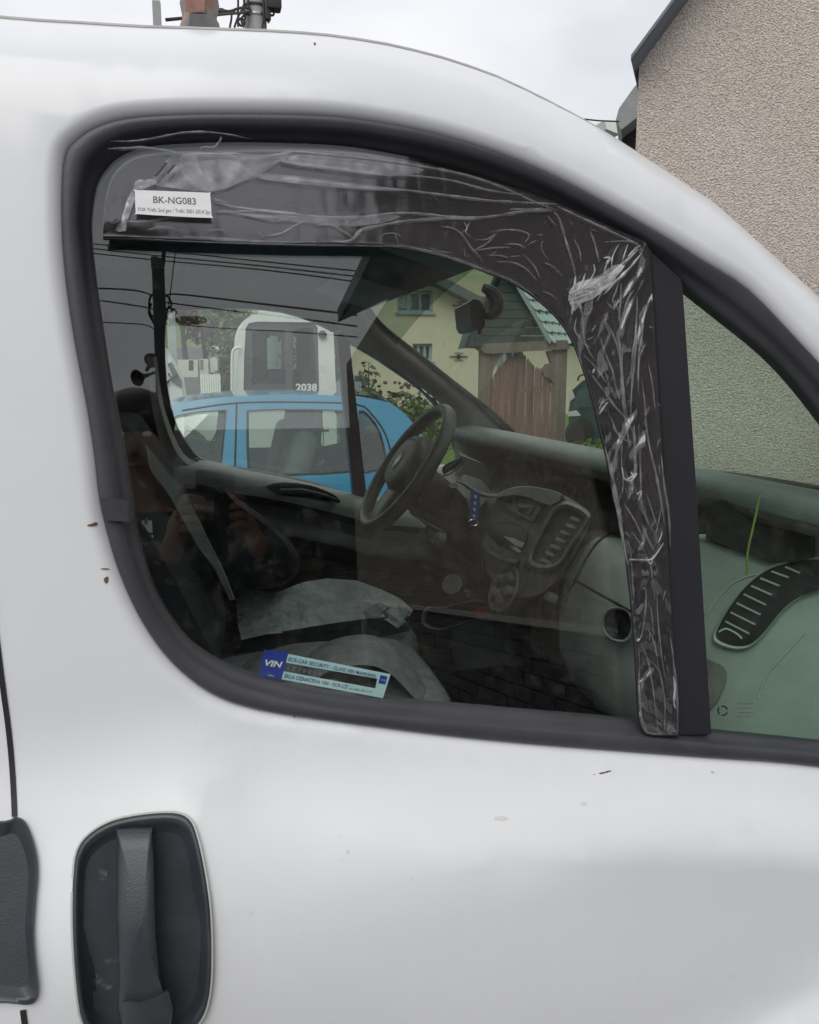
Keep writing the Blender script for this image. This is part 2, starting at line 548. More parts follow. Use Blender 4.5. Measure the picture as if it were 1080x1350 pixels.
cut = lambda f: sum(vs_[i].x for i in f) / 3 < shut_at(sum(vs_[i].z for i in f) / 3)
door = MB().add(vs_, [f for f in fs if not cut(f)]).build('front_door', M['paint'], VAN, 60)
MB().add(vs_, [f for f in fs if cut(f)]).build('side_panel', M['paint'], VAN, 60)
_hi = [at(x_, y_, 2.29) for x_, y_ in px_curve([(470, 395), (487, 406), (505, 429), (557, 470), (606, 509), (640, 536), (676, 569), (730, 612)], 3)]
HI = [(p.x, p.z - 0.012) for p in _hi]
def far_top(X, z):                                       # the far pillar sits lower behind its inner trim
    return z if X < 0.40 or X > 1.25 else min(z, interp(HI + [(1.3, 1.2)], X))
far_skin = MB().add([V((p.x, mir(p).y, far_top(p.x, p.z))) for p in vs_], [tuple(reversed(f)) for f in fs]).build('far_side_panel', M['paint'], VAN, 60)
# the shut line between the two panels: a dark rubber in the gap
rg = []
for z in [0.32 + 0.0125 * k for k in range(121)]:
    X = shut_at(z)
    y = skin(X, z, False)
    rg.append([V((X - 0.0022, y - 0.0012, z)), V((X + 0.0022, y - 0.0012, z)), V((X + 0.0022, y + 0.02, z)), V((X - 0.0022, y + 0.02, z))])
zl_, zh_ = min(p[1] for p in hole_c2) - 0.001, max(p[1] for p in hole_c2) + 0.001
for part_ in ([r_ for r_ in rg if r_[0].z < zl_], [r_ for r_ in rg if r_[0].z > zh_]):
    if len(part_) > 1: MB().loft(part_, True, True).build('door_gap', M['black'], VAN)

# seal round the window: raised outer lip, then a channel down to the glass
rows = []
for f, lift in ((0, 0.0), (0.04, 0.004), (0.12, 0.0065), (0.30, 0.009), (0.48, 0.0105), (0.60, 0.010), (0.67, 0.006), (0.72, 0.001), (0.85, -0.001), (1.0, -0.002)):
    rows.append([a.lerp(b, f) + GN * lift for a, b in zip(so3, si3)])
rows.append([b - GN * 0.02 for b in si3])
MB().loft(rows, True).build('window_seal', M['rubber'], door, 70, loc=VAN.location)
# the joint in the seal half way down its rear side
jp = [on_g(131, 655, 0.027), on_g(168, 660, 0.0245), on_g(176, 682, 0.0215), on_g(170, 688, 0.023), on_g(139, 686, 0.027)]
MB().prism(jp, -GN * 0.004).build('seal_joint', M['rubber'], door)

# glass of the door, divider bar, quarter glass
def inside_left(px): return px[0] < 880
gl_px = [p for p in SEAL_IN]
g_door, g_q = [], []
for x_, y_ in gl_px:
    xs = 876 + (y_ - 350) * 0.056
    (g_door if x_ < xs else g_q).append((x_, y_))
def grow(lp, k, c): return [(c[0] + (p[0] - c[0]) * k, c[1] + (p[1] - c[1]) * k) for p in lp]
a_top = next(i for i, p in enumerate(gl_px) if p[0] >= 876 + (p[1] - 350) * 0.056)
ordered_q = [p for p in gl_px[a_top:] if p in g_q] + [(911, 966), (880, 360)]
last = [i for i, p in enumerate(gl_px) if p in g_q][-1]
ordered_d = gl_px[last + 1:] + gl_px[:a_top] + [(880, 352), (913, 962)]
MB().prism([on_g(x_, y_, 0.0) for x_, y_ in grow(ordered_d, 1.012, (500, 600))], -GN * 0.004).build('door_glass', M['glassdoor'], door, 20)
MB().prism([on_g(x_, y_, 0.001) for x_, y_ in ordered_q], -GN * 0.004).build('quarter_glass', M['glassq'], door, 20)
bar = [(857, 330), (898, 368), (900, 378), (918, 640), (938, 968), (893, 969), (876, 640)]
MB().prism([on_g(x_, y_, 0.010) for x_, y_ in bar], -GN * 0.03).build('window_divider', M['bar'], door)
MB().prism([on_g(x_, y_, 0.0125) for x_, y_ in [(853, 322), (860, 331), (878, 640), (895, 968), (888, 968), (872, 640)]], -GN * 0.01).build('glass_run', M['black'], door)

# door handle in its recessed oval cup
cup = CUP
cc = (188, 1226)
rw = []
for k, off in ((1.035, -0.004), (1.03, 0.004), (1.0, 0.0065), (0.965, 0.006), (0.93, 0.001), (0.80, -0.010), (0.55, -0.017), (0.25, -0.019), (0.02, -0.019)):
    rw.append([on_s(x_, y_, off) for x_, y_ in grow(cup, k, cc)])
MB().loft(rw, True, True).build('handle_cup', M['handle'], door, 70)
MB().tube([on_s(x_, y_, 0.0045) for x_, y_ in grow(cup, 1.034, cc)] , 0.0011, 6).build('cup_rim', M['dashgrey'], door)
hp = [(156, 1108), (158, 1098), (196, 1097), (200, 1102), (203, 1150), (205, 1230), (212, 1300), (222, 1345), (162, 1350), (158, 1290), (155, 1200)]
hp = px_curve(hp, 2, True)
hc = (186, 1220)
rw = [[on_s(x_, y_, off) for x_, y_ in grow(hp, k, hc)] for k, off in ((1.06, -0.012), (1.04, 0.010), (0.98, 0.0165), (0.80, 0.018), (0.4, 0.019), (0.02, 0.0192))]
MB().loft(rw, True, True).build('handle_grip', M['handle'], door, 60)
lk = px_curve([(163, 1320), (185, 1321), (212, 1311), (222, 1309), (224, 1352), (168, 1357)], 2, True)
rw = [[on_s(x_, y_, off) for x_, y_ in grow(lk, k, (192, 1335))] for k, off in ((1.06, 0.012), (1.0, 0.0205), (0.9, 0.022), (0.02, 0.022))]
MB().loft(rw, True, True).build('lock_cap', M['handle'], door, 60)
cup2 = CUP2
rw = [[on_s(x_, y_, off) for x_, y_ in grow(cup2, k, (-20, 1200))] for k, off in ((1.03, -0.004), (1.02, 0.005), (1.0, 0.007), (0.94, 0.005), (0.8, -0.008), (0.4, -0.016), (0.02, -0.017))]
MB().loft(rw, True, True).build('sliding_door_handle', M['handle'], VAN, 70)

# rust chips and scratches in the paint (flat flakes that stand where the photo shows them)
rust = pm('rust', (0.16, 0.075, 0.035), 0.9, var=0.4, vs_=200)
dark = pm('chip_dark', (0.09, 0.075, 0.06), 0.9)
def chip(px, py, w_, h_, m, n=9, seed=1, rot=0):
    r_ = random.Random(seed)
    pts = []
    for k in range(n):
        a = 2 * math.pi * k / n
        s_ = r_.uniform(0.55, 1.1)
        dx, dy = w_ * math.cos(a) * s_, h_ * math.sin(a) * s_
        pts.append(on_s(px + dx * math.cos(rot) - dy * math.sin(rot), py + dx * math.sin(rot) + dy * math.cos(rot), 0.0008))
    return MB().prism(pts, (0, 0.0006, 0)).build('rust_chip', m, door)
def on_win(px, py): return on_g(px, py, 0.031)
def chip_flat(px, py, w_, h_, m, seed):
    r_ = random.Random(seed)
    pts = []
    for k in range(9):
        a = 2 * math.pi * k / 9
        s_ = r_.uniform(0.5, 1.1)
        p = at(px + w_ * math.cos(a) * s_, py + h_ * math.sin(a) * s_, 0.76)
        for _ in range(8): p = at(px + w_ * math.cos(a) * s_, py + h_ * math.sin(a) * s_, skin(p.x, p.z) - 0.0008)
        pts.append(p)
    return MB().prism(pts, (0, 0.0006, 0)).build('rust_chip', m, door)
chip_flat(121, 692, 8, 2.2, rust, 3)
chip_flat(126, 691, 4, 2.4, dark, 4)
chip_flat(140, 764, 3.2, 5, rust, 5)
chip_flat(138, 750, 7, 0.8, rust, 6)
chip(415, 57, 2.0, 1.7, dark, seed=8)
chip(796, 1019, 9, 1.2, dark, seed=9, rot=-0.2)
chip(803, 1017, 4, 1.0, dark, seed=10, rot=-0.2)
chip(785, 1021, 3, 0.9, dark, seed=11)
chip(388, 945, 2, 1.4, dark, seed=12)
chip(940, 1018, 3, 1.3, pm('stain', (0.52, 0.50, 0.46), 0.8), seed=14)
smear = pm('dirt_smear', (0.63, 0.625, 0.61), 0.7, var=0.05, vs_=90)
chip(661, 1079, 9, 3.4, smear, 14, 15)
chip(770, 1060, 6, 3.0, smear, 14, 16)
chip(458, 1122, 2, 2.4, smear, 8, 17)

# thin grey line along the roof edge
for sd_ in (0, 1):
    pl = []
    for k in range(73):
        X = -1.0 + 0.03 * k
        zo = interp(ZO, X)
        p = V((X, skin(X, zo, False) + 0.004, zo + 0.0015))
        pl.append(V((X, mir(p).y, far_top(X, zo))) if sd_ else p)
    MB().tube(pl, 0.0026, 6).build('roof_edge_line', M['trim'], VAN)
# roof and windscreen
Xs = [-1.0 + 0.04 * k for k in range(37)]
NS = 24
rr = []
for X in Xs:
    if X > 0.47: break
    zo = interp(ZO, X)
    y0 = skin(X, zo, False)
    rr.append([V((X + 0.03 * (1 - (2 * s_ - 1) ** 2) * sm((X + 0.2) / 0.6), y0 + (2 * YC - 2 * y0) * s_, zo + 0.062 * (1 - abs(2 * s_ - 1) ** 3))) for s_ in [k / NS for k in range(NS + 1)]])
MB().loft(rr, False).build('roof', M['paint'], VAN, 60)
edge_x = rr[-1][0].x
wr = []
for k in range(21):
    t = k / 20
    X = edge_x + (1.30 - edge_x) * t
    zo = interp(ZO, X)
    y0 = skin(X, zo, False) + 0.045
    zd = zo - far_top(X, zo)
    wr.append([V((X + 0.03 * (1 - (2 * s_ - 1) ** 2) * (1 - t) + 0.10 * t * (1 - (2 * s_ - 1) ** 2), y0 + (2 * YC - 2 * y0) * s_, zo - zd * s_ ** 2 - 0.012 + 0.05 * (1 - abs(2 * s_ - 1) ** 3) * (1 - 0.6 * t))) for s_ in [j / NS for j in range(NS + 1)]])
nrm = V((0.58, 0, 0.81))
wm = MB().loft(wr, False)
wm.loft([[p - nrm * 0.005 for p in r_] for r_ in wr], False)
ws = wm.build('windscreen', M['glasswind'], VAN, 60)
band = [[p - nrm * 0.009 for p in r_] for r_ in wr[:3]]
MB().loft(band, False).build('sun_band', glass('shade_band', (0.30, 0.40, 0.34), f0=0.02), ws, 60)
# pillar strips beside the windscreen, bonnet, nose
for sd_ in (0, 1):
    a_, b_ = [], []
    for k in range(21):
        X = edge_x + (1.30 - edge_x) * k / 20
        zo = interp(ZO, X)
        y0 = skin(X, zo, False)
        p, q = V((X, y0, zo)), V((X, y0 + 0.05, zo + 0.004))
        if sd_:
            p, q = mir(p), mir(q)
            p.z, q.z = far_top(X, p.z) - 0.004, far_top(X, q.z)
        a_.append(p)
        b_.append(q)
    MB().loft([a_, b_], False).build('screen_pillar', M['paint'], VAN)
bon = []
for X in [1.28 + 0.76 * k / 12 for k in range(13)]:
    zo = interp(ZO, X)
    y0 = skin(X, zo, False)
    bon.append([V((X + 0.1 * (1 - (2 * s_ - 1) ** 2), y0 + (2 * YC - 2 * y0) * s_, zo + 0.05 * (1 - abs(2 * s_ - 1) ** 3))) for s_ in [k / NS for k in range(NS + 1)]])
MB().loft(bon, False).build('bonnet', M['paint'], VAN, 60)
nose = [[V((p.x, p.y, z)) for p in bon[-1]] for z in (0.78, 0.62, 0.45, 0.30)]
MB().loft([bon[-1]] + nose, False).build('front_bumper', M['black'], VAN)
# closed underside, rear bulkhead and wheels
MB().span((-1.0, 0.72, 0.28), (2.0, 2.46, 0.31)).build('underbody', M['black'], VAN)
MB().span((-0.46, 0.90, 0.30), (-0.43, 2.28, 1.79)).build('bulkhead', M['carpet'], VAN)
MB().span((-0.43, 0.80, 0.55), (1.25, 2.38, 0.60)).build('cab_floor', M['carpet'], VAN)
MB().span((1.25, 0.84, 0.35), (1.29, 2.34, 1.17)).build('firewall', M['carpet'], VAN)
tyre_m = pm('tyre', (0.02, 0.02, 0.02), 0.85, bump=0.3, bs=60)
for y_ in (0.83, 2.35):
    t_ = MB().lathe([(0.20, -0.1), (0.29, -0.1), (0.325, -0.07), (0.33, 0), (0.325, 0.07), (0.29, 0.1), (0.20, 0.1)], (1.45, y_, 0.33), (0, 1, 0), 28).build('wheel', tyre_m, VAN)
    MB().lathe([(0.02, -0.085), (0.10, -0.09), (0.19, -0.075), (0.20, 0.08), (0.02, 0.08)], (1.45, y_, 0.33), (0, 1, 0), 28).build('rim', M['metal'], t_)
# inner side of the near door (unseen sheet, added to block light below the window)
nd = []
for z in (0.6, 0.9, 1.02):
    nd.append([V((X, G(z) + 0.10, z)) for X in [-0.44 + 0.09 * k for k in range(20)]])
nd.append([V((X, G(1.1) + 0.06, interp(ZB, X) - 0.03)) for X in [-0.44 + 0.09 * k for k in range(20)]])
nd.append([V((X, G(1.1) + 0.03, interp(ZB, X) - 0.004)) for X in [-0.44 + 0.09 * k for k in range(20)]])
MB().loft(nd, False).build('door_lining', M['doorcard'], door, 60)
# dark frame inside the near window's rear edge (pillar trim behind the glass)
bp_ = [[V((-0.44, 0.86, z)), V((-0.20, G(z) + 0.05, z)), V((-0.135, G(z) + 0.012, z))] for z in (1.15, 1.3, 1.45, 1.6, 1.8)]
MB().loft(bp_, False).build('door_pillar', M['seat'], VAN)
# ================================================================== THE VAN: cab as seen through the glass
head = MB()
head.loft([[V((X, y_, z)) for X, z in ((-0.44, 1.80), (0.16, 1.80), (0.27, 1.745), (0.40, 1.712), (0.455, 1.704), (0.468, 1.722), (0.47, 1.78))] for y_ in (0.885, 1.2, 1.6, 2.0, 2.295)], False)
head.build('headliner', M['headliner'], VAN, 50)
MB().box((0.36, 2.0, 1.728), (0.17, 0.44, 0.018), Matrix.Rotation(rad(17), 3, 'Y'), 0.007).build('sun_visor', M['trim'], VAN)
MB().box((0.36, 1.2, 1.728), (0.17, 0.44, 0.018), Matrix.Rotation(rad(17), 3, 'Y'), 0.007).build('sun_visor', M['trim'], VAN)

# far door: frame with the two window openings
F_AP = px_curve([(222, 412), (245, 409), (268, 407), (321, 406), (374, 411), (413, 423), (441, 437), (452, 442), (462, 540), (482, 656), (450, 648), (417, 638), (364, 626), (311, 617), (285, 612), (263, 604), (249, 588), (234, 564), (225, 535), (219, 500), (217, 450)], 2, True)
F_Q = [(461, 451), (500, 474), (541, 502), (575, 528), (593, 552), (603, 590), (640, 697), (484, 657), (471, 540)]
fi = lambda px, py: on_f(px, py, -0.03)
xz = lambda p: (p.x, p.z)
hole1, hole2 = [xz(fi(*p)) for p in F_AP], [xz(fi(*p)) for p in F_Q]
fo = [(-0.44, 1.12), (0.3, 1.12), (0.9, 0.98), (0.9, 1.22), (0.74, 1.37), (0.62, 1.49), (0.50, 1.59), (0.42, 1.65), (0.36, 1.80), (-0.44, 1.80)]
fd = slab(MB(), fo, [hole1, hole2], lambda a, b: (a, F(b) - 0.03, b), (0, 0.05, 0), 0.09).build('driver_door', M['black'], VAN, 30)
MB().prism([on_f(x_, y_) for x_, y_ in grow(F_AP, 1.03, (340, 520))], FN * 0.004).build('driver_door_glass', M['glassfar'], fd, 20)
MB().prism([on_f(x_, y_) for x_, y_ in F_Q], FN * 0.004).build('driver_quarter_glass', M['glassfar'], fd, 20)
MB().prism([on_f(x_, y_, -0.035) for x_, y_ in [(445, 441), (459, 441), (471, 545), (484, 660), (467, 656), (455, 545)]], FN * 0.04).build('window_divider', M['bar'], fd)
# lighter trim of the far door pillar and the rail of the door under the glass
pil_a = px_curve([(196, 470), (203, 520), (212, 560), (226, 600), (243, 622)], 3)
pil_b = px_curve([(207, 470), (213, 520), (224, 560), (242, 598), (266, 612)], 3)
MB().loft([[at(x_, y_, 2.40) for x_, y_ in [(p[0] - 10, p[1] + 4) for p in pil_a]], [at(x_, y_, 2.335) for x_, y_ in pil_a], [at((a[0] + b[0]) / 2, (a[1] + b[1]) / 2, 2.32) for a, b in zip(pil_a, pil_b)], [at(x_, y_, 2.345) for x_, y_ in pil_b]], False).build('door_pillar_trim', M['dashgrey'], VAN, 60)
def zbf(X): return interp([(-0.44, 1.285)] + [(p.x, p.z) for p in (fi(x_, y_) for x_, y_ in [(240, 607), (263, 607), (311, 619), (364, 628), (417, 640), (482, 658)])] + [(0.9, 1.10)], X)
XF = [-0.44 + 0.06 * k for k in range(20)]
rail = [[V((X, Y, zbf(X) + dz)) for X in XF] for Y, dz in ((2.44, 0.002), (2.385, 0.004), (2.34, -0.001), (2.305, -0.012), (2.288, -0.034), (2.29, -0.055))]
MB().loft(rail, False).build('door_rail', M['dashgrey'], fd, 60)
card = [[V((X, Y, zbf(X) + dz)) for X in XF] for Y, dz in ((2.29, -0.05), (2.30, -0.075), (2.27, -0.10), (2.215, -0.112), (2.205, -0.135), (2.25, -0.165), (2.30, -0.20))]
MB().loft(card, False).build('armrest', M['doorcard'], fd, 60)
low = [[V((X, Y, zbf(X) + dz)) for X in XF] for Y, dz in ((2.30, -0.19), (2.305, -0.30), (2.29, -0.42), (2.25, -0.45), (2.25, -0.62))]
MB().loft(low, False).build('door_pocket', M['doorlow'], fd, 60)
gp = px_curve([(352, 640), (375, 636), (410, 640), (440, 652), (446, 659), (430, 660), (395, 655), (365, 652)], 2, True)
MB().prism([at(x_, y_, 2.287) for x_, y_ in gp], (0, 0.01, 0)).build('grip_slot', M['black'], fd)
MB().tube([at(370, 647, 2.275), at(400, 647, 2.262), at(430, 654, 2.262), at(447, 661, 2.28)], 0.006).build('door_pull', M['doorcard'], fd)
kb = at(258, 611, 2.36)
MB().lathe([(0.004, -0.012), (0.005, 0.0), (0.009, 0.004), (0.009, 0.012), (0.004, 0.016)], kb, (0, 0, 1), 12).build('lock_knob', M['black'], fd)
# far windscreen pillar trim
lo = px_curve([(444, 428), (460, 449), (500, 473), (541, 501), (575, 527), (593, 551), (599, 585), (600, 640)], 4)
hi = px_curve([(470, 395), (487, 406), (505, 429), (557, 470), (606, 509), (640, 536), (676, 569), (730, 612)], 4)
pr = []
for f, dY, dn in ((0, 2.40, 0), (0, 2.33, 0), (0.2, 2.285, 0), (0.5, 2.255, 0), (0.8, 2.25, 0), (0.95, 2.262, 0), (1.0, 2.29, 0), (1.0, 2.34, 0)):
    pr.append([at(a[0] + (b[0] - a[0]) * f, a[1] + (b[1] - a[1]) * f, dY) for a, b in zip(lo, hi)])
MB().loft(pr, False).build('pillar_trim', M['trim'], VAN, 60)
MB().tube([at(x_, y_, 2.27) for x_, y_ in hi[4:]], 0.0035, 6).build('screen_rubber', M['black'], VAN)

# ------------------------------------------------------------------ dashboard
XL, ZL = 0.705, 1.358
YS = [0.80, 0.88, 0.95, 1.1, 1.3, 1.5, 1.7, 1.9, 2.1, 2.25, 2.33]
def dprof(pts): return [[V((X, Y, z)) for X, z in pts] for Y in YS]
DASH = MB()
DASH.loft(dprof([(1.32, 1.19), (1.15, 1.255), (0.95, 1.33), (0.80, 1.372), (0.74, 1.379), (0.714, 1.374), (0.702, 1.361), (0.703, 1.345), (0.716, 1.333), (0.745, 1.328), (0.80, 1.315), (0.835, 1.285), (0.835, 1.225), (0.81, 1.19), (0.74, 1.185)]), False)
dash = DASH.build('dashboard', M['dash'], VAN, 50)
# brighter rolled lip along the top edge
MB().loft(dprof([(0.80, 1.374), (0.742, 1.382), (0.713, 1.377), (0.700, 1.363), (0.701, 1.352)]), False).build('dash_lip', pm('dash_lip_plastic', (0.19, 0.195, 0.19), 0.5, var=0.15, vs_=20, bump=0.2, bs=300), dash, 60)
# lower shell: dark on the driver's side, pale grey for the passenger
def lower(y0, y1, n):
    out = []
    for k in range(n + 1):
        Y = y0 + (y1 - y0) * k / n
        b = 0.028 * math.exp(-((Y - 1.12) / 0.16) ** 2)
        out.append([V((X - b * w_, Y, z)) for X, z, w_ in ((0.80, 1.20, 0), (0.735, 1.232, 0.5), (0.69, 1.236, 1), (0.655, 1.215, 1), (0.632, 1.17, 1), (0.62, 1.10, 1), (0.622, 1.03, 1), (0.65, 0.96, 0.5), (0.72, 0.90, 0), (0.82, 0.85, 0), (0.95, 0.6, 0))])
    return out
MB().loft(lower(1.0, 1.34, 12), False).build('glovebox_shell', M['dashgrey'], dash, 60)
knee_m = pm('knee_panel_plastic', (0.18, 0.15, 0.122), 0.5, var=0.4, vs_=9, bump=0.4, bs=120, spots=((0.17, 0.15, 0.12), 14, 0.56, 0.22))
MB().loft(lower(1.34, 2.34, 14), False).build('knee_panel', knee_m, dash, 60)
DP, DN = V((0.60, 1.45, 1.2)), V((-0.90, -0.10, 0.42)).normalized()
def on_d(px, py, off=0.0): return hit(px, py, DP + DN * off, DN)
def dpoly(name, pts, off, thick, m, par=None, n=2, bev=0.94, smooth=True):
    pc = px_curve(pts, n, True) if smooth else pts
    c = (sum(p[0] for p in pc) / len(pc), sum(p[1] for p in pc) / len(pc))
    rw_ = [[on_d(x_, y_, off - thick) for x_, y_ in pc], [on_d(x_, y_, off - thick * 0.25) for x_, y_ in pc], [on_d(x_, y_, off) for x_, y_ in grow(pc, bev, c)]]
    return MB().loft(rw_, True, True).build(name, m, par or dash, 40)
lipm = bpy.data.materials['dash_lip_plastic']
stack = dpoly('centre_console', [(640, 700), (655, 655), (672, 644), (692, 641), (720, 645), (748, 655), (774, 672), (781, 684), (768, 712), (748, 748), (733, 771), (708, 790), (670, 790), (640, 760), (632, 728)], 0.03, 0.12, M['dash'], n=3)
dpoly('console_hood', [(654, 656), (668, 645), (690, 641), (718, 644), (744, 653), (728, 667), (700, 657), (675, 652)], 0.05, 0.05, lipm, stack)
dpoly('radio', [(662, 664), (676, 653), (700, 660), (716, 669), (704, 690), (682, 680)], 0.036, 0.012, M['black'], stack, smooth=False)
dpoly('radio_screen', [(680, 664), (693, 660), (706, 667), (698, 680), (684, 675)], 0.0375, 0.004, pm('screen_glass', (0.05, 0.055, 0.055), 0.35, var=0.3, vs_=60), stack, smooth=False)
dpoly('console_tray', [(648, 690), (676, 690), (697, 700), (690, 722), (674, 727), (645, 708)], 0.033, 0.006, M['black'], stack)
ppr = pm('paper', (0.62, 0.61, 0.55), 0.8, var=0.15, vs_=60)
t_ = thing('paper_scraps', 'crumpled white paper scraps lying in the centre console tray', 'paper', on_d(680, 712, 0.033))
dpoly('paper_scrap', [(664, 707), (676, 709), (692, 716), (688, 722), (678, 718)], 0.040, 0.002, ppr, t_, smooth=False)
dpoly('paper_scrap', [(672, 719), (680, 721), (688, 727), (684, 729), (675, 724)], 0.041, 0.002, ppr, t_, smooth=False)
dpoly('console_edge', [(636, 712), (646, 724), (666, 735), (684, 737), (680, 743), (660, 738), (640, 726)], 0.045, 0.02, lipm, stack)
# upright air vent beside the radio
bz = px_curve([(721, 680), (729, 668), (744, 660), (760, 664), (775, 673), (779, 682), (768, 700), (754, 720), (738, 745), (722, 753), (704, 752), (693, 744), (697, 728), (708, 706)], 3, True)
bi = grow(bz, 0.80, (736, 707))
MB().loft([[on_d(x_, y_, 0.02) for x_, y_ in bz], [on_d(x_, y_, 0.045) for x_, y_ in grow(bz, 0.985, (736, 707))], [on_d(x_, y_, 0.05) for x_, y_ in grow(bz, 0.9, (736, 707))], [on_d(x_, y_, 0.046) for x_, y_ in bi], [on_d(x_, y_, 0.02) for x_, y_ in bi]], True).build('vent_bezel', lipm, stack, 50)
dpoly('vent_well', grow(bz, 0.82, (736, 707)), 0.026, 0.01, M['black'], stack, 1)
for k in range(7):
    a, b = (754 - k * 6.6, 680 + k * 9.2), (764 - k * 6.6, 684 + k * 9.2)
    MB().prism([on_d(a[0], a[1], 0.044), on_d(b[0], b[1], 0.044), on_d(b[0] - 2.5, b[1] + 3.6, 0.043), on_d(a[0] - 2.5, a[1] + 3.6, 0.043)], -DN * 0.006).build('vent_slat', M['dashgrey'], stack)  # pale plastic stands in for light falling on the slats
# heater dial ring, knobs, button
dc = on_d(668, 778, 0.03)
MB().lathe([(0.036, -0.01), (0.043, 0.0), (0.046, 0.006), (0.044, 0.010), (0.041, 0.006), (0.039, 0.002), (0.01, 0.002)], dc, DN, 32).build('heater_panel', M['dash'], dash)
ru = DN.cross(V((0, 1, 0))).normalized()
for k in range(5):
    a = 2 * math.pi * k / 5 + 0.4
    c_ = dc + (ru * math.cos(a) + DN.cross(ru) * math.sin(a)) * 0.024
    MB().lathe([(0.011, 0.0), (0.0105, 0.012), (0.009, 0.015), (0.001, 0.016)], c_, DN, 14).build('heater_knob', M['dash'], dash)
bt = on_d(725, 787, 0.015)
MB().lathe([(0.010, -0.01), (0.0095, 0.004), (0.0075, 0.008), (0.001, 0.0085)], bt, DN, 18).build('round_socket', lipm, dash)
# glovebox lines and cup recess
for pl in ([(756, 764), (790, 783), (831, 806)], [(742, 800), (750, 780), (759, 764), (772, 738), (789, 714), (812, 698)]):
    MB().tube([on_d(x_, y_, 0.040) for x_, y_ in px_curve(pl, 4)], 0.0022, 6).build('glovebox_seam', M['black'], dash)
cp = px_curve([(794, 818), (800, 805), (814, 801), (828, 806), (834, 822), (832, 836), (823, 846), (806, 843), (796, 832)], 2, True)
MB().loft([[on_d(x_, y_, 0.03) for x_, y_ in grow(cp, 1.06, (814, 824))], [on_d(x_, y_, 0.052) for x_, y_ in cp], [on_d(x_, y_, 0.046) for x_, y_ in grow(cp, 0.9, (816, 823))], [on_d(x_, y_, 0.01) for x_, y_ in grow(cp, 0.8, (818, 822))]], True).build('cup_rim', M['dashgrey'], dash, 60)
dpoly('cup_hole', grow(cp, 0.86, (817, 822)), 0.042, 0.004, M['black'], dash, 1)
# passenger end of the dash seen through the quarter glass
EP, EN = V((0.66, 0.95, 1.2)), V((-0.80, -0.45, 0.40)).normalized()
def on_e(px, py, off=0.0): return hit(px, py, EP + EN * off, EN)
ENDM = pm('dash_end_plastic', (0.29, 0.305, 0.29), 0.5, var=0.1, vs_=12, bump=0.3, bs=420, spots=((0.38, 0.37, 0.34), 90, 0.66, 0.1))
def epoly(name, pts, off, thick, m, n=2, bev=0.96, smooth=True):
    pc = px_curve(pts, n, True) if smooth else pts
    c = (sum(p[0] for p in pc) / len(pc), sum(p[1] for p in pc) / len(pc))
    return MB().loft([[on_e(x_, y_, off - thick) for x_, y_ in pc], [on_e(x_, y_, off - thick * 0.25) for x_, y_ in pc], [on_e(x_, y_, off) for x_, y_ in grow(pc, bev, c)]], True, True).build(name, m, dash, 40)
epoly('dash_end', [(880, 705), (930, 712), (985, 728), (1040, 712), (1090, 690), (1180, 720), (1250, 860), (1240, 1000), (1080, 1010), (960, 1000), (880, 990)], 0.0, 0.10, ENDM, 2, 0.99)
0 and epoly('dash_end_lip', [(880, 636), (930, 642), (990, 655), (1050, 672), (1130, 690), (1130, 712), (1046, 694), (985, 674), (930, 662), (880, 655)], 0.015, 0.05, lipm, 2, 0.985)
epoly('tray_recess', [(943, 662), (950, 657), (985, 667), (1034, 680), (1075, 690), (1075, 735), (1046, 742), (1012, 741), (985, 731), (930, 710), (932, 688)], 0.012, 0.03, M['carpet'], 1, 0.99, False)
MB().tube([on_e(x_, y_, 0.006) for x_, y_ in px_curve([(922, 708), (945, 709), (965, 714), (988, 727), (1000, 734)], 4)], [0.0035 + 0.0028 * math.sin(math.pi * k / 16) for k in range(17)], 8).build('tray_edge', M['dashgrey'], dash)
vb = px_curve([(941, 841), (949, 820), (964, 796), (983, 773), (1003, 756), (1026, 744), (1060, 736), (1090, 738), (1090, 772), (1058, 786), (1034, 803), (1011, 831), (992, 850), (974, 855), (954, 851)], 3, True)
vc = (1005, 797)
MB().loft([[on_e(x_, y_, -0.02) for x_, y_ in grow(vb, 1.05, vc)], [on_e(x_, y_, 0.008) for x_, y_ in grow(vb, 1.03, vc)], [on_e(x_, y_, 0.010) for x_, y_ in vb], [on_e(x_, y_, 0.007) for x_, y_ in grow(vb, 0.96, vc)], [on_e(x_, y_, 0.0) for x_, y_ in grow(vb, 0.95, vc)]], True).build('side_vent_bezel', M['dashgrey'], dash, 50)
epoly('side_vent_well', grow(vb, 0.97, vc), 0.003, 0.006, M['black'], 1, 0.99, False)
for (a, b) in (((957, 818), (988, 834)), ((964, 806), (996, 822)), ((972, 794), (1003, 809)), ((981, 782), (1010, 796)), ((991, 771), (1018, 783)), ((1003, 761), (1028, 771)), ((1018, 752), (1040, 760)), ((1036, 746), (1055, 754))):
    MB().prism([on_e(a[0], a[1], 0.006), on_e(b[0], b[1], 0.006), on_e(b[0] - 1.2, b[1] + 2.2, 0.005), on_e(a[0] - 1.2, a[1] + 2.2, 0.005)], -EN * 0.004).build('side_vent_slat', M['dashgrey'], dash)
MB().tube([on_e(x_, y_, 0.005) for x_, y_ in px_curve([(948, 833), (958, 829), (972, 836), (978, 842)], 3)], 0.0014, 6).build('vent_thumbwheel', M['dashgrey'], dash)
MB().tube([on_e(x_, y_, 0.003) for x_, y_ in px_curve([(932, 810), (946, 790), (965, 770), (985, 760), (1000, 757)], 4)], 0.0009, 6).build('end_seam', M['trim'], dash)
MB().tube([on_e(x_, y_, 0.003) for x_, y_ in px_curve([(1000, 920), (1012, 890), (1030, 868), (1060, 835)], 4)], 0.0007, 6).build('end_seam', M['trim'], dash)
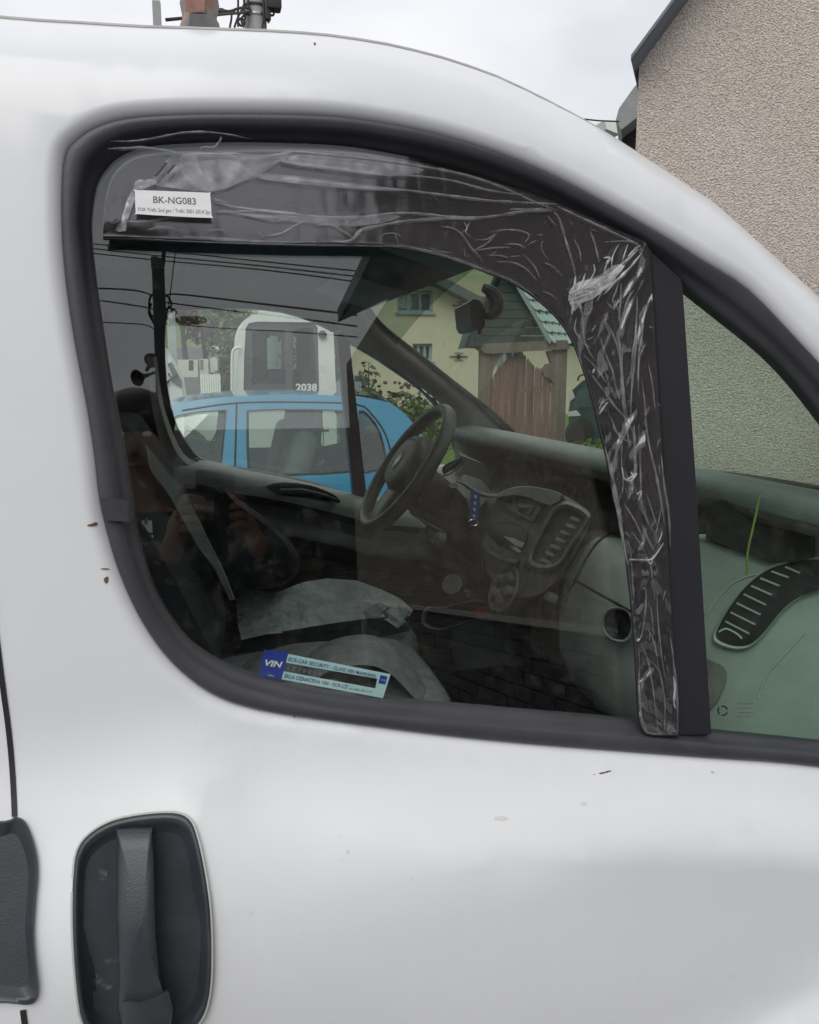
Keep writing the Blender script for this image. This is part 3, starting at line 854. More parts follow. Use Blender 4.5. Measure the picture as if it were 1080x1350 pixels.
epoly('speaker_grille', [(926, 872), (940, 872), (955, 880), (958, 895), (950, 918), (938, 935), (926, 935)], 0.006, 0.01, M['dash'], 2)

# ------------------------------------------------------------------ steering wheel, column, stalks
WC, WA = V((0.485, 1.98, 1.297)), rad(35)
wu, wv, wn = V((math.sin(WA), 0, math.cos(WA))), V((0, 1, 0)), V((-math.cos(WA), 0, math.sin(WA)))
sw = MB()
R_ = 0.172
ring = []
for k in range(48):
    a = 2 * math.pi * k / 48
    e_ = wu * math.cos(a) + wv * math.sin(a)
    ring.append([WC + e_ * (R_ + 0.0155 * math.cos(b)) + wn * (0.018 * math.sin(b)) for b in [2 * math.pi * j / 12 for j in range(12)]])
sw.loft(ring + [ring[0]], True)
swo = sw.build('steering_wheel', M['wheelgrip'], VAN, 60)
def wp(u, v, n_): return WC + wu * u + wv * v + wn * n_
def wshape(name, uv, n0, n1, m, n=3, k2=0.85):
    pc = px_curve(uv, n, True)
    c = (sum(p[0] for p in pc) / len(pc), sum(p[1] for p in pc) / len(pc))
    return MB().loft([[wp(a, b, n0) for a, b in pc], [wp(a, b, n0 + (n1 - n0) * 0.7) for a, b in grow(pc, 0.97, c)], [wp(a, b, n1) for a, b in grow(pc, k2, c)], [wp(a, b, n1 + 0.004) for a, b in grow(pc, 0.4, c)]], True, True).build(name, m, swo, 60)
hubm = pm('airbag_cover', (0.10, 0.098, 0.09), 0.5, var=0.12, vs_=30, bump=0.3, bs=380)
wshape('airbag_cover', [(0.085, -0.04), (0.09, 0), (0.085, 0.04), (0.05, 0.095), (-0.02, 0.10), (-0.055, 0.06), (-0.07, 0), (-0.055, -0.06), (-0.02, -0.10), (0.05, -0.095)], -0.03, 0.022, hubm)
for v_ in (-1, 1):
    wshape('spoke', [(0.035, 0.08 * v_), (0.03, 0.165 * v_), (-0.01, 0.168 * v_), (-0.03, 0.08 * v_)], -0.02, 0.0, M['wheelgrip'])
wshape('spoke', [(-0.05, -0.045), (-0.05, 0.045), (-0.165, 0.04), (-0.165, -0.04)], -0.02, 0.0, M['wheelgrip'])
for s_ in (-1, 1):
    MB().prism([wp(0.030, 0.004 * s_, 0.027), wp(0.004, 0.013 * s_, 0.027), wp(-0.022, 0.004 * s_, 0.027), wp(0.004, 0.005 * s_, 0.027)], wn * 0.003).build('wheel_emblem', pm('chrome', (0.6, 0.6, 0.6), 0.2, metal=1.0), swo)
MB().tube([wp(0.062, -0.075, 0.02), wp(0.07, -0.03, 0.026), wp(0.07, 0.03, 0.026), wp(0.062, 0.075, 0.02)], 0.0012, 6).build('cover_seam', M['black'], swo)
MB().tube([wp(-0.02, 0, -0.03), wp(-0.03, 0, -0.12), wp(-0.05, 0, -0.26)], [0.06, 0.062, 0.055], 14).build('steering_column', M['dash'], VAN)
MB().tube([at(598, 640, 1.80), at(590, 655, 1.84), at(584, 668, 1.88)], [0.012, 0.013, 0.01], 8, True, 0.6).build('wiper_stalk', lipm, VAN)
# instrument hood and its row of buttons
MB().loft([[at(x_, y_, Y) for x_, y_ in pl] for Y, pl in ((2.2, [(600, 592), (606, 600), (612, 625), (600, 640)]), (2.0, [(604, 596), (622, 604), (634, 632), (612, 655)]), (1.78, [(606, 600), (640, 612), (650, 650), (622, 680)]))], False).build('instrument_hood', M['dash'], VAN, 60)
bs_ = px_curve([(583, 617), (592, 610), (606, 605), (611, 607), (604, 615), (592, 622), (585, 625)], 2, True)
MB().prism([at(x_, y_, 1.84) for x_, y_ in bs_], (0.004, 0.012, 0)).build('button_strip', M['black'], VAN)
for k in range(4):
    x_, y_ = 587 + k * 5.0, 619.5 - k * 3.2
    MB().prism([at(x_, y_, 1.835), at(x_ + 3.2, y_ - 2, 1.835), at(x_ + 5.0, y_ - 5.2, 1.835), at(x_ + 1.8, y_ - 3.4, 1.835)], (0.002, 0.006, 0)).build('button', lipm, VAN)
MB().tube([at(x_, y_, 1.82) for x_, y_ in px_curve([(584, 627), (594, 624), (606, 614), (612, 607)], 3)], 0.003, 6).build('button_strip_edge', lipm, VAN)
# pale curved edge of the hood sweeping down to the ignition
MB().tube([at(x_, y_, 1.72) for x_, y_ in px_curve([(602, 634), (612, 638), (622, 645), (634, 651), (650, 654), (656, 652)], 4)], [0.004, 0.005, 0.006, 0.006, 0.007, 0.008, 0.009, 0.009, 0.010, 0.011, 0.012, 0.012, 0.012, 0.011, 0.010, 0.009, 0.008, 0.007, 0.006, 0.005, 0.004], 8, True, 0.5).build('hood_edge', lipm, VAN)
# lower driver side: bright under-wheel corner, panel edges, pedals' shroud
MB().prism([at(x_, y_, 2.2) for x_, y_ in [(498, 662), (508, 657), (524, 664), (520, 680), (505, 692), (496, 684)]], (0, 0.03, 0)).build('dash_corner', M['dashgrey'], VAN)
MB().tube([on_d(x_, y_, 0.055) for x_, y_ in px_curve([(541, 676), (560, 688), (585, 701)], 3)], 0.0025, 6).build('knee_edge', lipm, dash)
for pl in ([(505, 702), (520, 701), (532, 703)], [(522, 721), (540, 718), (552, 722)]):
    MB().tube([on_d(x_, y_, 0.05) for x_, y_ in px_curve(pl, 3)], 0.0014, 6).build('panel_scratch', lipm, dash)
MB().lathe([(0.018, 0), (0.016, 0.012), (0.01, 0.02), (0.001, 0.022)], on_d(583, 712, 0.03), DN, 14).build('key_barrel', lipm, dash)
# gear lever housing tray below the console
gt = px_curve([(556, 822), (558, 806), (566, 800), (585, 800), (630, 790), (650, 803), (640, 815), (615, 820), (590, 829), (570, 830)], 2, True)
MB().loft([[at(x_, y_, 1.62) for x_, y_ in gt], [at(x_, y_, 1.60) for x_, y_ in grow(gt, 0.97, (600, 815))], [at(x_, y_, 1.63) for x_, y_ in grow(gt, 0.86, (602, 812))]], True).build('console_bin', M['dashgrey'], VAN, 60)
MB().prism([at(x_, y_, 1.625) for x_, y_ in grow(gt, 0.88, (602, 812))], (0.01, 0.02, -0.01)).build('bin_well', M['black'], VAN)
MB().tube([at(612, 796, 1.66), at(604, 780, 1.60), at(596, 770, 1.57)], [0.012, 0.013, 0.022], 10).build('gear_lever', M['dash'], VAN)
MB().loft([[at(x_, y_, 1.65) for x_, y_ in px_curve([(598, 786), (610, 777), (625, 779), (627, 789), (612, 792)], 2, True)], [at(x_, y_, 1.63) for x_, y_ in grow(px_curve([(598, 786), (610, 777), (625, 779), (627, 789), (612, 792)], 2, True), 0.6, (612, 785))]], True, True).build('gear_gaiter', lipm, VAN)
# steering rod loose things
tag(MB().prism([at(x_, y_, 1.58) for x_, y_ in px_curve([(626, 811), (630, 804), (640, 803), (645, 808), (640, 814), (630, 816)], 2, True)], (0.004, 0.02, 0)).build('red_wrapper', pm('red_plastic', (0.42, 0.03, 0.04), 0.35, var=0.2, vs_=80), None, loc=at(635, 812, 1.58)), 'small red wrapper lying in the grey bin under the dashboard', 'wrapper')

# lanyard hanging from the ignition
ly = thing('key_lanyard', 'blue lanyard with a silver key ring hanging below the steering wheel', 'lanyard', at(624, 650, 1.70))
lb = [(621, 647), (633, 650), (633, 668), (630, 688), (618, 685), (620, 666)]
MB().prism([at(x_, y_, 1.70) for x_, y_ in lb], (0.001, 0.004, 0)).build('strap', pm('lanyard_blue', (0.05, 0.09, 0.30), 0.6, var=0.3, vs_=180), ly)
lw_ = pm('lanyard_print', (0.5, 0.55, 0.7), 0.6)
for k in range(4):
    x_, y_ = 625.5 - k * 0.6, 652 + k * 8.5
    MB().prism([at(x_, y_, 1.698), at(x_ + 3.5, y_ + 1.5, 1.698), at(x_ + 2.8, y_ + 5.5, 1.698), at(x_ - 0.4, y_ + 4.2, 1.698)], (0, 0.001, 0)).build('strap_print', lw_, ly)
rp = [at(624 + 6.5 * math.cos(a), 689 + 4 * math.sin(a), 1.70) for a in [2 * math.pi * k / 16 for k in range(17)]]
MB().tube(rp, 0.0012, 6).build('key_ring', bpy.data.materials['chrome'], ly)
MB().tube([at(622, 690, 1.70), at(620, 697, 1.70)], 0.002, 6).build('key', bpy.data.materials['chrome'], ly)
MB().tube([at(621, 693, 1.70), at(624, 698, 1.70)], 0.0012, 6).build('key', bpy.data.materials['chrome'], ly)

# inner mirror and its foot on the windscreen
mm = MB().box((0, 0, 0), (0.001, 0.001, 0.001))
mq = [at(x_, y_, 1.62) for x_, y_ in [(619, 398), (624, 394), (633, 396), (637, 402), (640, 428), (636, 434), (626, 434), (622, 428)]]
mir_o = MB().prism(mq, (0.03, 0.20, 0.0)).build('rear_mirror', M['black'], VAN, 40)
MB().tube([at(x_, y_, 1.60) for x_, y_ in px_curve([(637, 379), (647, 384), (655, 396), (653, 408), (645, 414), (638, 412)], 3)], [0.008 + 0.008 * math.sin(math.pi * k / 15) for k in range(16)], 10).build('mirror_foot', M['black'], VAN)
MB().tube([at(633, 434, 1.62), at(632, 441, 1.62)], 0.004, 8).build('mirror_lever', M['black'], mir_o)

# ------------------------------------------------------------------ seats
def cushion(name, c, s_, m, par, R=None, e=0.45, sub=0):
    return MB().ball(c, (s_[0] / 2, s_[1] / 2, s_[2] / 2), 28, 16, R, e).build(name, m, par, 80)
def seat(Yc_, cm, front, top):
    cushion('seat_cushion', (front - 0.24, Yc_, top - 0.085), (0.50, 0.47, 0.17), cm, VAN, Matrix.Rotation(rad(-4), 3, 'Y'))
seat(1.98, M['seatgrey'], 0.48, 0.925)
seat(1.50, M['seatgrey'], 0.42, 0.965)
seat(1.10, M['seat'], 0.36, 0.94)
# backrests: side profile swept across the seat
prof_px = [(186, 575), (196, 586), (213, 610), (235, 640), (258, 680), (275, 715), (293, 750), (308, 785), (313, 812), (309, 850), (300, 885)]
pf = [at(x_, y_, 1.40) for x_, y_ in px_curve(prof_px, 2)]
def backrest(y0, y1, dx, name='backrest', m=None, dz=0.0):
    fr = [V((p.x + dx, 0, p.z + dz)) for p in pf]
    rw_ = []
    N = 8
    for k in range(N + 1):
        t = k / N
        Y = y0 + (y1 - y0) * t
        bol = -0.035 * (1 - (2 * t - 1) ** 4)
        ends = 1 - 0.0 * t
        shrink = 0.02 if k in (0, N) else 0.0
        f_ = [V((p.x + bol - shrink, Y, p.z)) for p in fr]
        bk = [V((p.x - 0.13 - 0.05 * (1 - i / len(fr)) * 0 + shrink, Y, p.z + 0.01)) for i, p in enumerate(fr)]
        rw_.append(f_ + list(reversed(bk)))
    return MB().loft(rw_, True, True).build(name, m or M['seat'], VAN, 55)
backrest(0.96, 1.40, 0.0)
backrest(1.43, 1.72, -0.03)
backrest(1.76, 2.20, -0.04)
def headrest(c):
    cushion('headrest', c, (0.11, 0.27, 0.17), M['seat'], VAN, Matrix.Rotation(rad(-14), 3, 'Y'), 0.5)
    for dy in (-0.06, 0.06): MB().tube([V(c) + V((-0.01, dy, -0.06)), V(c) + V((0.01, dy, -0.2))], 0.006, 8).build('headrest_rod', M['metal'], VAN)
headrest((-0.19, 1.16, 1.53))
headrest((-0.27, 1.98, 1.53))
# driver's side bolster showing dark above the seat
bl = px_curve([(282, 640), (310, 655), (345, 680), (375, 705), (392, 728), (395, 748), (385, 764), (360, 775), (320, 781), (290, 780)], 2, True)
blc = (320, 715)
MB().loft([[at(x_, y_, 2.12) for x_, y_ in grow(bl, 0.9, blc)], [at(x_, y_, 1.98) for x_, y_ in bl], [at(x_, y_, 1.86) for x_, y_ in grow(bl, 0.97, blc)], [at(x_, y_, 1.80) for x_, y_ in grow(bl, 0.85, blc)]], True, True).build('seat_bolster', M['seat'], VAN, 70)
# pale wipe-clean cover on the near backrest, with its bright stitched edge
ca = px_curve([(191, 585), (213, 611), (236, 641), (259, 681), (276, 716), (294, 752), (309, 790)], 4)
cb = px_curve([(193, 592), (199, 620), (220, 648), (243, 688), (262, 722), (284, 752), (303, 792)], 4)
MB().loft([[at(x_, y_, 1.405) for x_, y_ in ca], [at((a[0] + b[0]) / 2, (a[1] + b[1]) / 2, 1.34) for a, b in zip(ca, cb)], [at(x_, y_, 1.30) for x_, y_ in cb]], False).build('backrest_cover', pm('cover_film', (0.10, 0.12, 0.125), 0.5, var=0.25, vs_=9), VAN, 60)
MB().tube([at(x_, y_, 1.402) for x_, y_ in ca], 0.0013, 6).build('cover_piping', M['dashgrey'], VAN)
# loose light cloth over the driver's seat cushion, torn at the front
cl_o = [(311, 790), (330, 783), (365, 776), (400, 768), (430, 764), (468, 764), (500, 776), (525, 790), (542, 803), (536, 816), (520, 812), (500, 815), (470, 820), (430, 823), (390, 830), (350, 838), (318, 842), (313, 820)]
Yr = lambda px, py: 2.12 - (py - 764) / 78 * 0.34
rng = random.Random(4)
def clothpt(px, py):
    p = at(px, py, Yr(px, py))
    return p
co, fsx = panel(cl_o, [], lambda a, b: (a, b, 0), 9)
pts3 = []
for q in co:
    d = mnoise.noise(V((q.x * 0.03, q.y * 0.09, 0))) * 0.018 + mnoise.noise(V((q.x * 0.1, q.y * 0.2, 3))) * 0.006
    p = clothpt(q.x, q.y)
    pts3.append(p + V((0, -0.02, 0.004 + d)))
cloth = MB().add(pts3, fsx).build('cloth_cover', M['cover'], None, 80, loc=clothpt(430, 800))
tag(cloth, 'rumpled pale grey cloth spread over the driver seat cushion', 'seat cover')
cs = [(311, 840), (350, 836), (430, 823), (500, 814), (540, 806), (544, 820), (530, 836), (480, 850), (400, 858), (330, 862), (308, 856)]
MB().loft([[at(x_, y_, 1.80) for x_, y_ in px_curve([(308, 838), (350, 836), (430, 823), (500, 814), (540, 812)], 4)], [at(x_, y_, 1.77) for x_, y_ in px_curve([(308, 862), (350, 860), (430, 850), (500, 840), (540, 832)], 4)]], False).build('cushion_side', M['seat'], VAN)
for pl in ([(478, 806), (500, 793), (512, 800), (498, 812), (482, 815)], [(500, 800), (524, 795), (541, 806), (528, 820), (507, 812)], [(506, 816), (520, 812), (536, 818), (524, 828)]):
    MB().prism([at(x_, y_, 1.77 + 0.02 * math.sin(i * 2.1)) for i, (x_, y_) in enumerate(pl)], (0.004, 0.004, -0.003)).build('torn_flap', M['cover'], cloth)
# near middle cushion dome below the sticker
dm = px_curve([(395, 930), (402, 872), (425, 850), (455, 839), (485, 837), (510, 845), (535, 868), (560, 897), (590, 935)], 3)
MB().loft([[at(x_, min(940, y_ + 40), 1.30) for x_, y_ in dm], [at(x_, y_ + 8, 1.36) for x_, y_ in dm], [at(x_, y_, 1.45) for x_, y_ in dm], [at(x_, y_ + 2, 1.62) for x_, y_ in dm]], False).build('centre_cushion', M['seatgrey'], VAN, 80)
ds = px_curve([(300, 930), (318, 880), (345, 862), (380, 850), (420, 846), (460, 845)], 3)
MB().loft([[at(x_, y_, 1.60) for x_, y_ in ds], [at(x_, y_ + 60, 1.40) for x_, y_ in ds]], False).build('centre_cushion_rear', M['seatgrey'], VAN, 80)
# seat belt stalk with a pale tag on the near seat
MB().prism([at(x_, y_, 0.985) for x_, y_ in [(187, 687), (200, 687), (201, 702), (188, 702)]], (0, 0.004, 0)).build('belt_tag', M['white'], VAN)
MB().tube([at(193, 683, 0.985), at(193, 690, 0.985)], 0.002, 6).build('belt_clip', M['metal'], VAN)
MB().ball(at(192, 708, 0.99), (0.009, 0.006, 0.004), 10, 6).build('belt_anchor', M['metal'], VAN)
for p_ in ((198, 742), (203, 757)): MB().ball(at(p_[0], p_[1], 0.99), (0.005, 0.003, 0.003), 8, 6).build('seat_bolt', M['metal'], VAN)
# thin green strand standing in the quarter window
tag(MB().tube([at(x_, y_, 0.875) for x_, y_ in px_curve([(1003, 648), (998, 672), (992, 700), (986, 728), (985, 758)], 4)], 0.0014, 6).build('green_strand', pm('strand_yellow', (0.20, 0.25, 0.05), 0.6, var=0.3, vs_=40), None, loc=at(985, 758, 0.875)), 'thin yellow green strand standing behind the quarter window', 'grass stalk')
# ================================================================== lettering
def text_verts(txt, bold=0.0, shear=0.0, spacing=1.0):
    cu = bpy.data.curves.new('lettering', 'FONT')
    cu.body = txt
    cu.size = 1.0
    cu.offset = bold
    cu.shear = shear
    cu.space_character = spacing
    cu.resolution_u = 3
    o = bpy.data.objects.new('lettering', cu)
    COL.objects.link(o)
    bpy.context.view_layer.update()
    me = bpy.data.meshes.new_from_object(o.evaluated_get(bpy.context.evaluated_depsgraph_get()))
    v = [p.co.copy() for p in me.vertices]
    f = [tuple(p.vertices) for p in me.polygons]
    bpy.data.objects.remove(o)
    bpy.data.meshes.remove(me)
    bpy.data.curves.remove(cu)
    x0, x1 = min(p.x for p in v), max(p.x for p in v)
    y0, y1 = min(p.y for p in v), max(p.y for p in v)
    return [((p.x - x0) / (x1 - x0), (p.y - y0) / (y1 - y0)) for p in v], f
def print_on(name, txt, quad, lift, m, par, bold=0.0, shear=0.0, label=None):
    """lay lettering in the 3D quad (top-left, top-right, bottom-right, bottom-left)"""
    uv, f = text_verts(txt, bold, shear)
    tl, tr, br, bl_ = [V(q) for q in quad]
    n = (tr - tl).cross(bl_ - tl).normalized()
    if n.dot(CAM - tl) < 0: n = -n
    pts = [(bl_.lerp(br, u)).lerp(tl.lerp(tr, u), v) + n * lift for u, v in uv]
    return MB().add(pts, f).build(name, m, par, 180, label=label)

# glass etching on the quarter pane
for k in range(3):
    a0 = 2 * math.pi * k / 3 + 0.3
    pts = [(953 + 6 * math.cos(a0 + t), 937 + 6 * math.sin(a0 + t)) for t in [0.25 * j for j in range(7)]]
    MB().tube([on_g(x_, y_, 0.002) for x_, y_ in pts], 0.0009, 5).build('recycling_mark', M['black'], door)
etch = pm('etch', (0.10, 0.12, 0.11), 0.8)
for k, (y_, x0, x1) in enumerate(((927, 973, 994), (933, 970, 993), (939, 974, 994), (944, 972, 990))):
    for j in range(6):
        xa = x0 + (x1 - x0) * j / 6
        MB().prism([on_g(xa, y_, 0.0022), on_g(xa + (x1 - x0) / 8, y_ - 0.3, 0.0022), on_g(xa + (x1 - x0) / 8, y_ + 1.2, 0.0022), on_g(xa, y_ + 1.5, 0.0022)], GN * 0.0002).build('glass_marking', etch, door)

# security sticker on the inside of the door glass
ip = lambda x_, y_, o=-0.0055: on_g(x_, y_, o)
stk = MB()
stk_blue = pm('sticker_blue', (0.015, 0.04, 0.33), 0.4, var=0.1)
stk_pale = pm('sticker_pale', (0.52, 0.72, 0.74), 0.5, var=0.05, vs_=60)
slab(stk, [(379, 862), (515, 889), (505, 920.5), (371, 895.5)], [[(376.5, 873.5), (373.5, 885), (495, 907.6), (497.6, 894.8)]], lambda a, b: ip(a, b), -GN * 0.0004)
sticker = stk.build('security_sticker', stk_pale, door)
bq = px_curve([(348, 858.5), (352, 857), (379, 859.7), (380, 861.5), (371, 896), (368, 895.5), (343, 892), (341, 890)], 2, True)
MB().prism([ip(x_, y_, -0.0051) for x_, y_ in bq], -GN * 0.0006).build('sticker_panel', stk_blue, door)
MB().prism([ip(x_, y_, -0.0051) for x_, y_ in [(502, 890), (511, 892), (508, 902.5), (499, 900.5)]], -GN * 0.0003).build('sticker_panel', stk_blue, door)
qd = lambda *c: [ip(x_, y_, -0.0049) for x_, y_ in c]
print_on('sticker_print', 'VIN', qd((350, 869.5), (373, 872.5), (371, 880.5), (348, 877.5)), 0.0001, M['white'], door, 0.03, 0.15)
print_on('sticker_print', 'ECR-CAR SECURITY - GLASS VIN MARKING', qd((381.5, 866.2), (496, 889), (494.6, 893.4), (379.8, 871.4)), 0.0001, M['inkblue'], door, 0.012)
print_on('sticker_print', 'SKLA OZNACENA VIN - ECR-CZ', qd((376, 888), (459, 903.5), (457.6, 908), (374.5, 893.2)), 0.0001, M['inkblue'], door, 0.012)
print_on('sticker_print', 'tel. 800 100 212', qd((461, 906), (490, 911), (489.4, 913.4), (460, 908.6)), 0.0001, M['inkblue'], door)
print_on('sticker_print', 'VIN', qd((353, 888.8), (361, 890), (360.6, 892.4), (352.6, 891.2)), 0.0001, stk_pale, door)
fnt = pm('faint_print', (0.20, 0.23, 0.23), 0.6)
print_on('sticker_print', '1 Z 7 0 0 1 4', qd((380, 878), (424, 886), (423, 890.5), (379, 882.5)), 0.0001, fnt, door)
print_on('sticker_print', 'ECR', qd((503, 895), (508.5, 896.2), (508, 898.4), (502.5, 897.2)), 0.0001, stk_pale, door)

# ================================================================== WIND DEFLECTOR in its plastic wrap
DEF = thing('wind_deflector', 'dark smoked wind deflector still wrapped in clear plastic film on the van window', 'wind deflector', on_g(560, 300, 0.02))
D_OUT = px_curve([(136, 303), (137, 285), (141, 258), (150, 234), (166, 217), (190, 207), (235, 203), (300, 201), (385, 200), (440, 202), (500, 208), (560, 219), (620, 233), (680, 252), (740, 274), (790, 297), (830, 315), (846, 322), (852, 332), (857, 380), (863, 470), (871, 590), (879, 720), (886, 840), (893, 950), (894, 966)], 4)
D_IN = px_curve([(136, 312), (170, 313), (240, 316), (320, 319), (400, 321), (470, 322), (530, 325), (590, 338), (640, 356), (685, 376), (718, 400), (742, 425), (757, 450), (768, 478), (780, 515), (794, 571), (803, 610), (811, 655), (823, 705), (832, 775), (838, 840), (842, 910), (844, 945), (849, 961), (857, 967), (894, 968)], 4)
def resample(pl, n):
    L = [0]
    for a, b in zip(pl, pl[1:]): L.append(L[-1] + math.hypot(a[0] - b[0], a[1] - b[1]))
    out = []
    j = 0
    for k in range(n):
        t = L[-1] * k / (n - 1)
        while j < len(L) - 2 and L[j + 1] < t: j += 1
        f = (t - L[j]) / max(1e-9, L[j + 1] - L[j])
        out.append((pl[j][0] + (pl[j + 1][0] - pl[j][0]) * f, pl[j][1] + (pl[j + 1][1] - pl[j][1]) * f))
    return out
NA = 150
da, db = resample(D_OUT, NA), resample(D_IN, NA)
def dlift(t): return 0.021 - 0.0045 * t * t     # bulge across the strip
rows = []
for t in [k / 10 for k in range(11)]:
    rows.append([on_g(a[0] + (b[0] - a[0]) * t, a[1] + (b[1] - a[1]) * t, dlift(t)) for a, b in zip(da, db)])
back = [[p - GN * 0.003 for p in r_] for r_ in rows]
acr = bpy.data.materials.new('smoked_acrylic')
t_, b_ = nodes_of(acr)
b_.inputs['Base Color'].default_value = (0.016, 0.015, 0.018, 1)
b_.inputs['Roughness'].default_value = 0.09
b_.inputs['IOR'].default_value = 1.55
tcn = t_.nodes.new('ShaderNodeTexCoord')
n_ = t_.nodes.new('ShaderNodeTexNoise')
n_.inputs['Scale'].default_value = 9
t_.links.new(tcn.outputs['Object'], n_.inputs['Vector'])
bp = t_.nodes.new('ShaderNodeBump')
bp.inputs['Strength'].default_value = 0.04
bp.inputs['Distance'].default_value = 0.01
t_.links.new(n_.outputs['Fac'], bp.inputs['Height'])
t_.links.new(bp.outputs['Normal'], b_.inputs['Normal'])
mb = MB()
mb.loft(rows + list(reversed(back)) + [rows[0]], False)
for e_ in (0, -1): mb.poly([r_[e_] for r_ in rows] + [r_[e_] for r_ in reversed(back)])
defl = mb.build('deflector_panel', acr, DEF, 50)
# thicker rolled lower lip
MB().tube([p + GN * 0.0 for p in rows[-1]], 0.0028, 8).build('deflector_lip', acr, defl, 80)

# clear film: a thin crumpled skin over the panel
film = bpy.data.materials.new('clear_film')
film.use_nodes = True
t_ = film.node_tree
t_.nodes.clear()
out = t_.nodes.new('ShaderNodeOutputMaterial')
tr = t_.nodes.new('ShaderNodeBsdfTransparent')
tr.inputs['Color'].default_value = (0.97, 0.97, 0.975, 1)
gl = t_.nodes.new('ShaderNodeBsdfGlossy')
gl.inputs['Roughness'].default_value = 0.12
df = t_.nodes.new('ShaderNodeBsdfDiffuse')
df.inputs['Color'].default_value = (0.8, 0.8, 0.82, 1)
lw = t_.nodes.new('ShaderNodeLayerWeight')
lw.inputs['Blend'].default_value = 0.5
tcn = t_.nodes.new('ShaderNodeTexCoord')
mpn = t_.nodes.new('ShaderNodeMapping')
mpn.inputs['Scale'].default_value = (1, 1, 0.45)
t_.links.new(tcn.outputs['Object'], mpn.inputs['Vector'])
vo = t_.nodes.new('ShaderNodeTexNoise')
vo.inputs['Scale'].default_value = 16
vo.inputs['Detail'].default_value = 1
vo.inputs['Distortion'].default_value = 1.6
t_.links.new(mpn.outputs['Vector'], vo.inputs['Vector'])
sb = t_.nodes.new('ShaderNodeMath')
sb.operation = 'SUBTRACT'
sb.inputs[1].default_value = 0.5
t_.links.new(vo.outputs['Fac'], sb.inputs[0])
ab = t_.nodes.new('ShaderNodeMath')
ab.operation = 'ABSOLUTE'
t_.links.new(sb.outputs[0], ab.inputs[0])
bp = t_.nodes.new('ShaderNodeBump')
bp.inputs['Strength'].default_value = 0.13
bp.inputs['Distance'].default_value = 0.008
t_.links.new(ab.outputs[0], bp.inputs['Height'])
t_.links.new(bp.outputs['Normal'], gl.inputs['Normal'])
pw = t_.nodes.new('ShaderNodeMath')
pw.operation = 'POWER'
pw.inputs[1].default_value = 4
t_.links.new(lw.outputs['Facing'], pw.inputs[0])
ma = t_.nodes.new('ShaderNodeMath')
ma.operation = 'MULTIPLY_ADD'
ma.inputs[1].default_value = 0.8
ma.inputs[2].default_value = 0.115
t_.links.new(pw.outputs[0], ma.inputs[0])
ms = t_.nodes.new('ShaderNodeMixShader')
t_.links.new(ma.outputs[0], ms.inputs[0])
t_.links.new(tr.outputs[0], ms.inputs[1])
t_.links.new(gl.outputs[0], ms.inputs[2])
m2 = t_.nodes.new('ShaderNodeMixShader')
m2.inputs[0].default_value = 0.012
t_.links.new(ms.outputs[0], m2.inputs[1])
t_.links.new(df.outputs[0], m2.inputs[2])
t_.links.new(m2.outputs[0], out.inputs['Surface'])
def milky(name, a, g=0.12):
    m = bpy.data.materials.new(name)
    m.use_nodes = True
    t = m.node_tree
    t.nodes.clear()
    o = t.nodes.new('ShaderNodeOutputMaterial')
    tr_ = t.nodes.new('ShaderNodeBsdfTransparent')
    d_ = t.nodes.new('ShaderNodeBsdfDiffuse')
    d_.inputs['Color'].default_value = (0.72, 0.72, 0.75, 1)
    g_ = t.nodes.new('ShaderNodeBsdfGlossy')
    g_.inputs['Roughness'].default_value = 0.2
    tcn_ = t.nodes.new('ShaderNodeTexCoord')
    n_ = t.nodes.new('ShaderNodeTexNoise')
    n_.inputs['Scale'].default_value = 70
    n_.inputs['Detail'].default_value = 4
    t.links.new(tcn_.outputs['Object'], n_.inputs['Vector'])
    mr = t.nodes.new('ShaderNodeMapRange')
    mr.inputs['From Min'].default_value = 0.3
    mr.inputs['From Max'].default_value = 0.7
    mr.inputs['To Min'].default_value = a * 0.35
    mr.inputs['To Max'].default_value = a * 1.3
    t.links.new(n_.outputs['Fac'], mr.inputs['Value'])
    m1 = t.nodes.new('ShaderNodeMixShader')
    m1.inputs[0].default_value = g
    t.links.new(d_.outputs[0], m1.inputs[1])
    t.links.new(g_.outputs[0], m1.inputs[2])
    m3 = t.nodes.new('ShaderNodeMixShader')
    t.links.new(mr.outputs[0], m3.inputs[0])
    t.links.new(tr_.outputs[0], m3.inputs[1])
    t.links.new(m1.outputs[0], m3.inputs[2])
    t.links.new(m3.outputs[0], o.inputs['Surface'])
    return m
fold = milky('film_fold', 0.23)
haze_m = milky('film_haze', 0.20)
bright = milky('film_bright', 0.6)
NB = 300
fa, fb = resample(D_OUT, NB), resample(D_IN, NB)
frows = []
for i in range(25):
    t = -0.03 + 1.05 * i / 24
    row = []
    for k, (a, b) in enumerate(zip(fa, fb)):
        x_, y_ = a[0] + (b[0] - a[0]) * t, a[1] + (b[1] - a[1]) * t
        q = V((x_ * 0.020, y_ * 0.012, 0))
        r_ = 1 - abs(mnoise.noise(q + V((mnoise.noise(q * 0.7) * 2, 0, 0)))) * 2.4
        r2 = 1 - abs(mnoise.noise(q * 2.7 + V((5, 0, 0)))) * 2.4
        row.append(on_g(x_, y_, dlift(max(0, min(1, t))) + 0.0022 + (0.00015 + 0.0030 * sm((k - 130) / 60)) * max(0, r_) ** 2 + (0.0001 + 0.0014 * sm((k - 130) / 60)) * max(0, r2) ** 2))
    frows.append(row)
wrap = MB().loft(frows, False).build('plastic_film', film, DEF, 180)

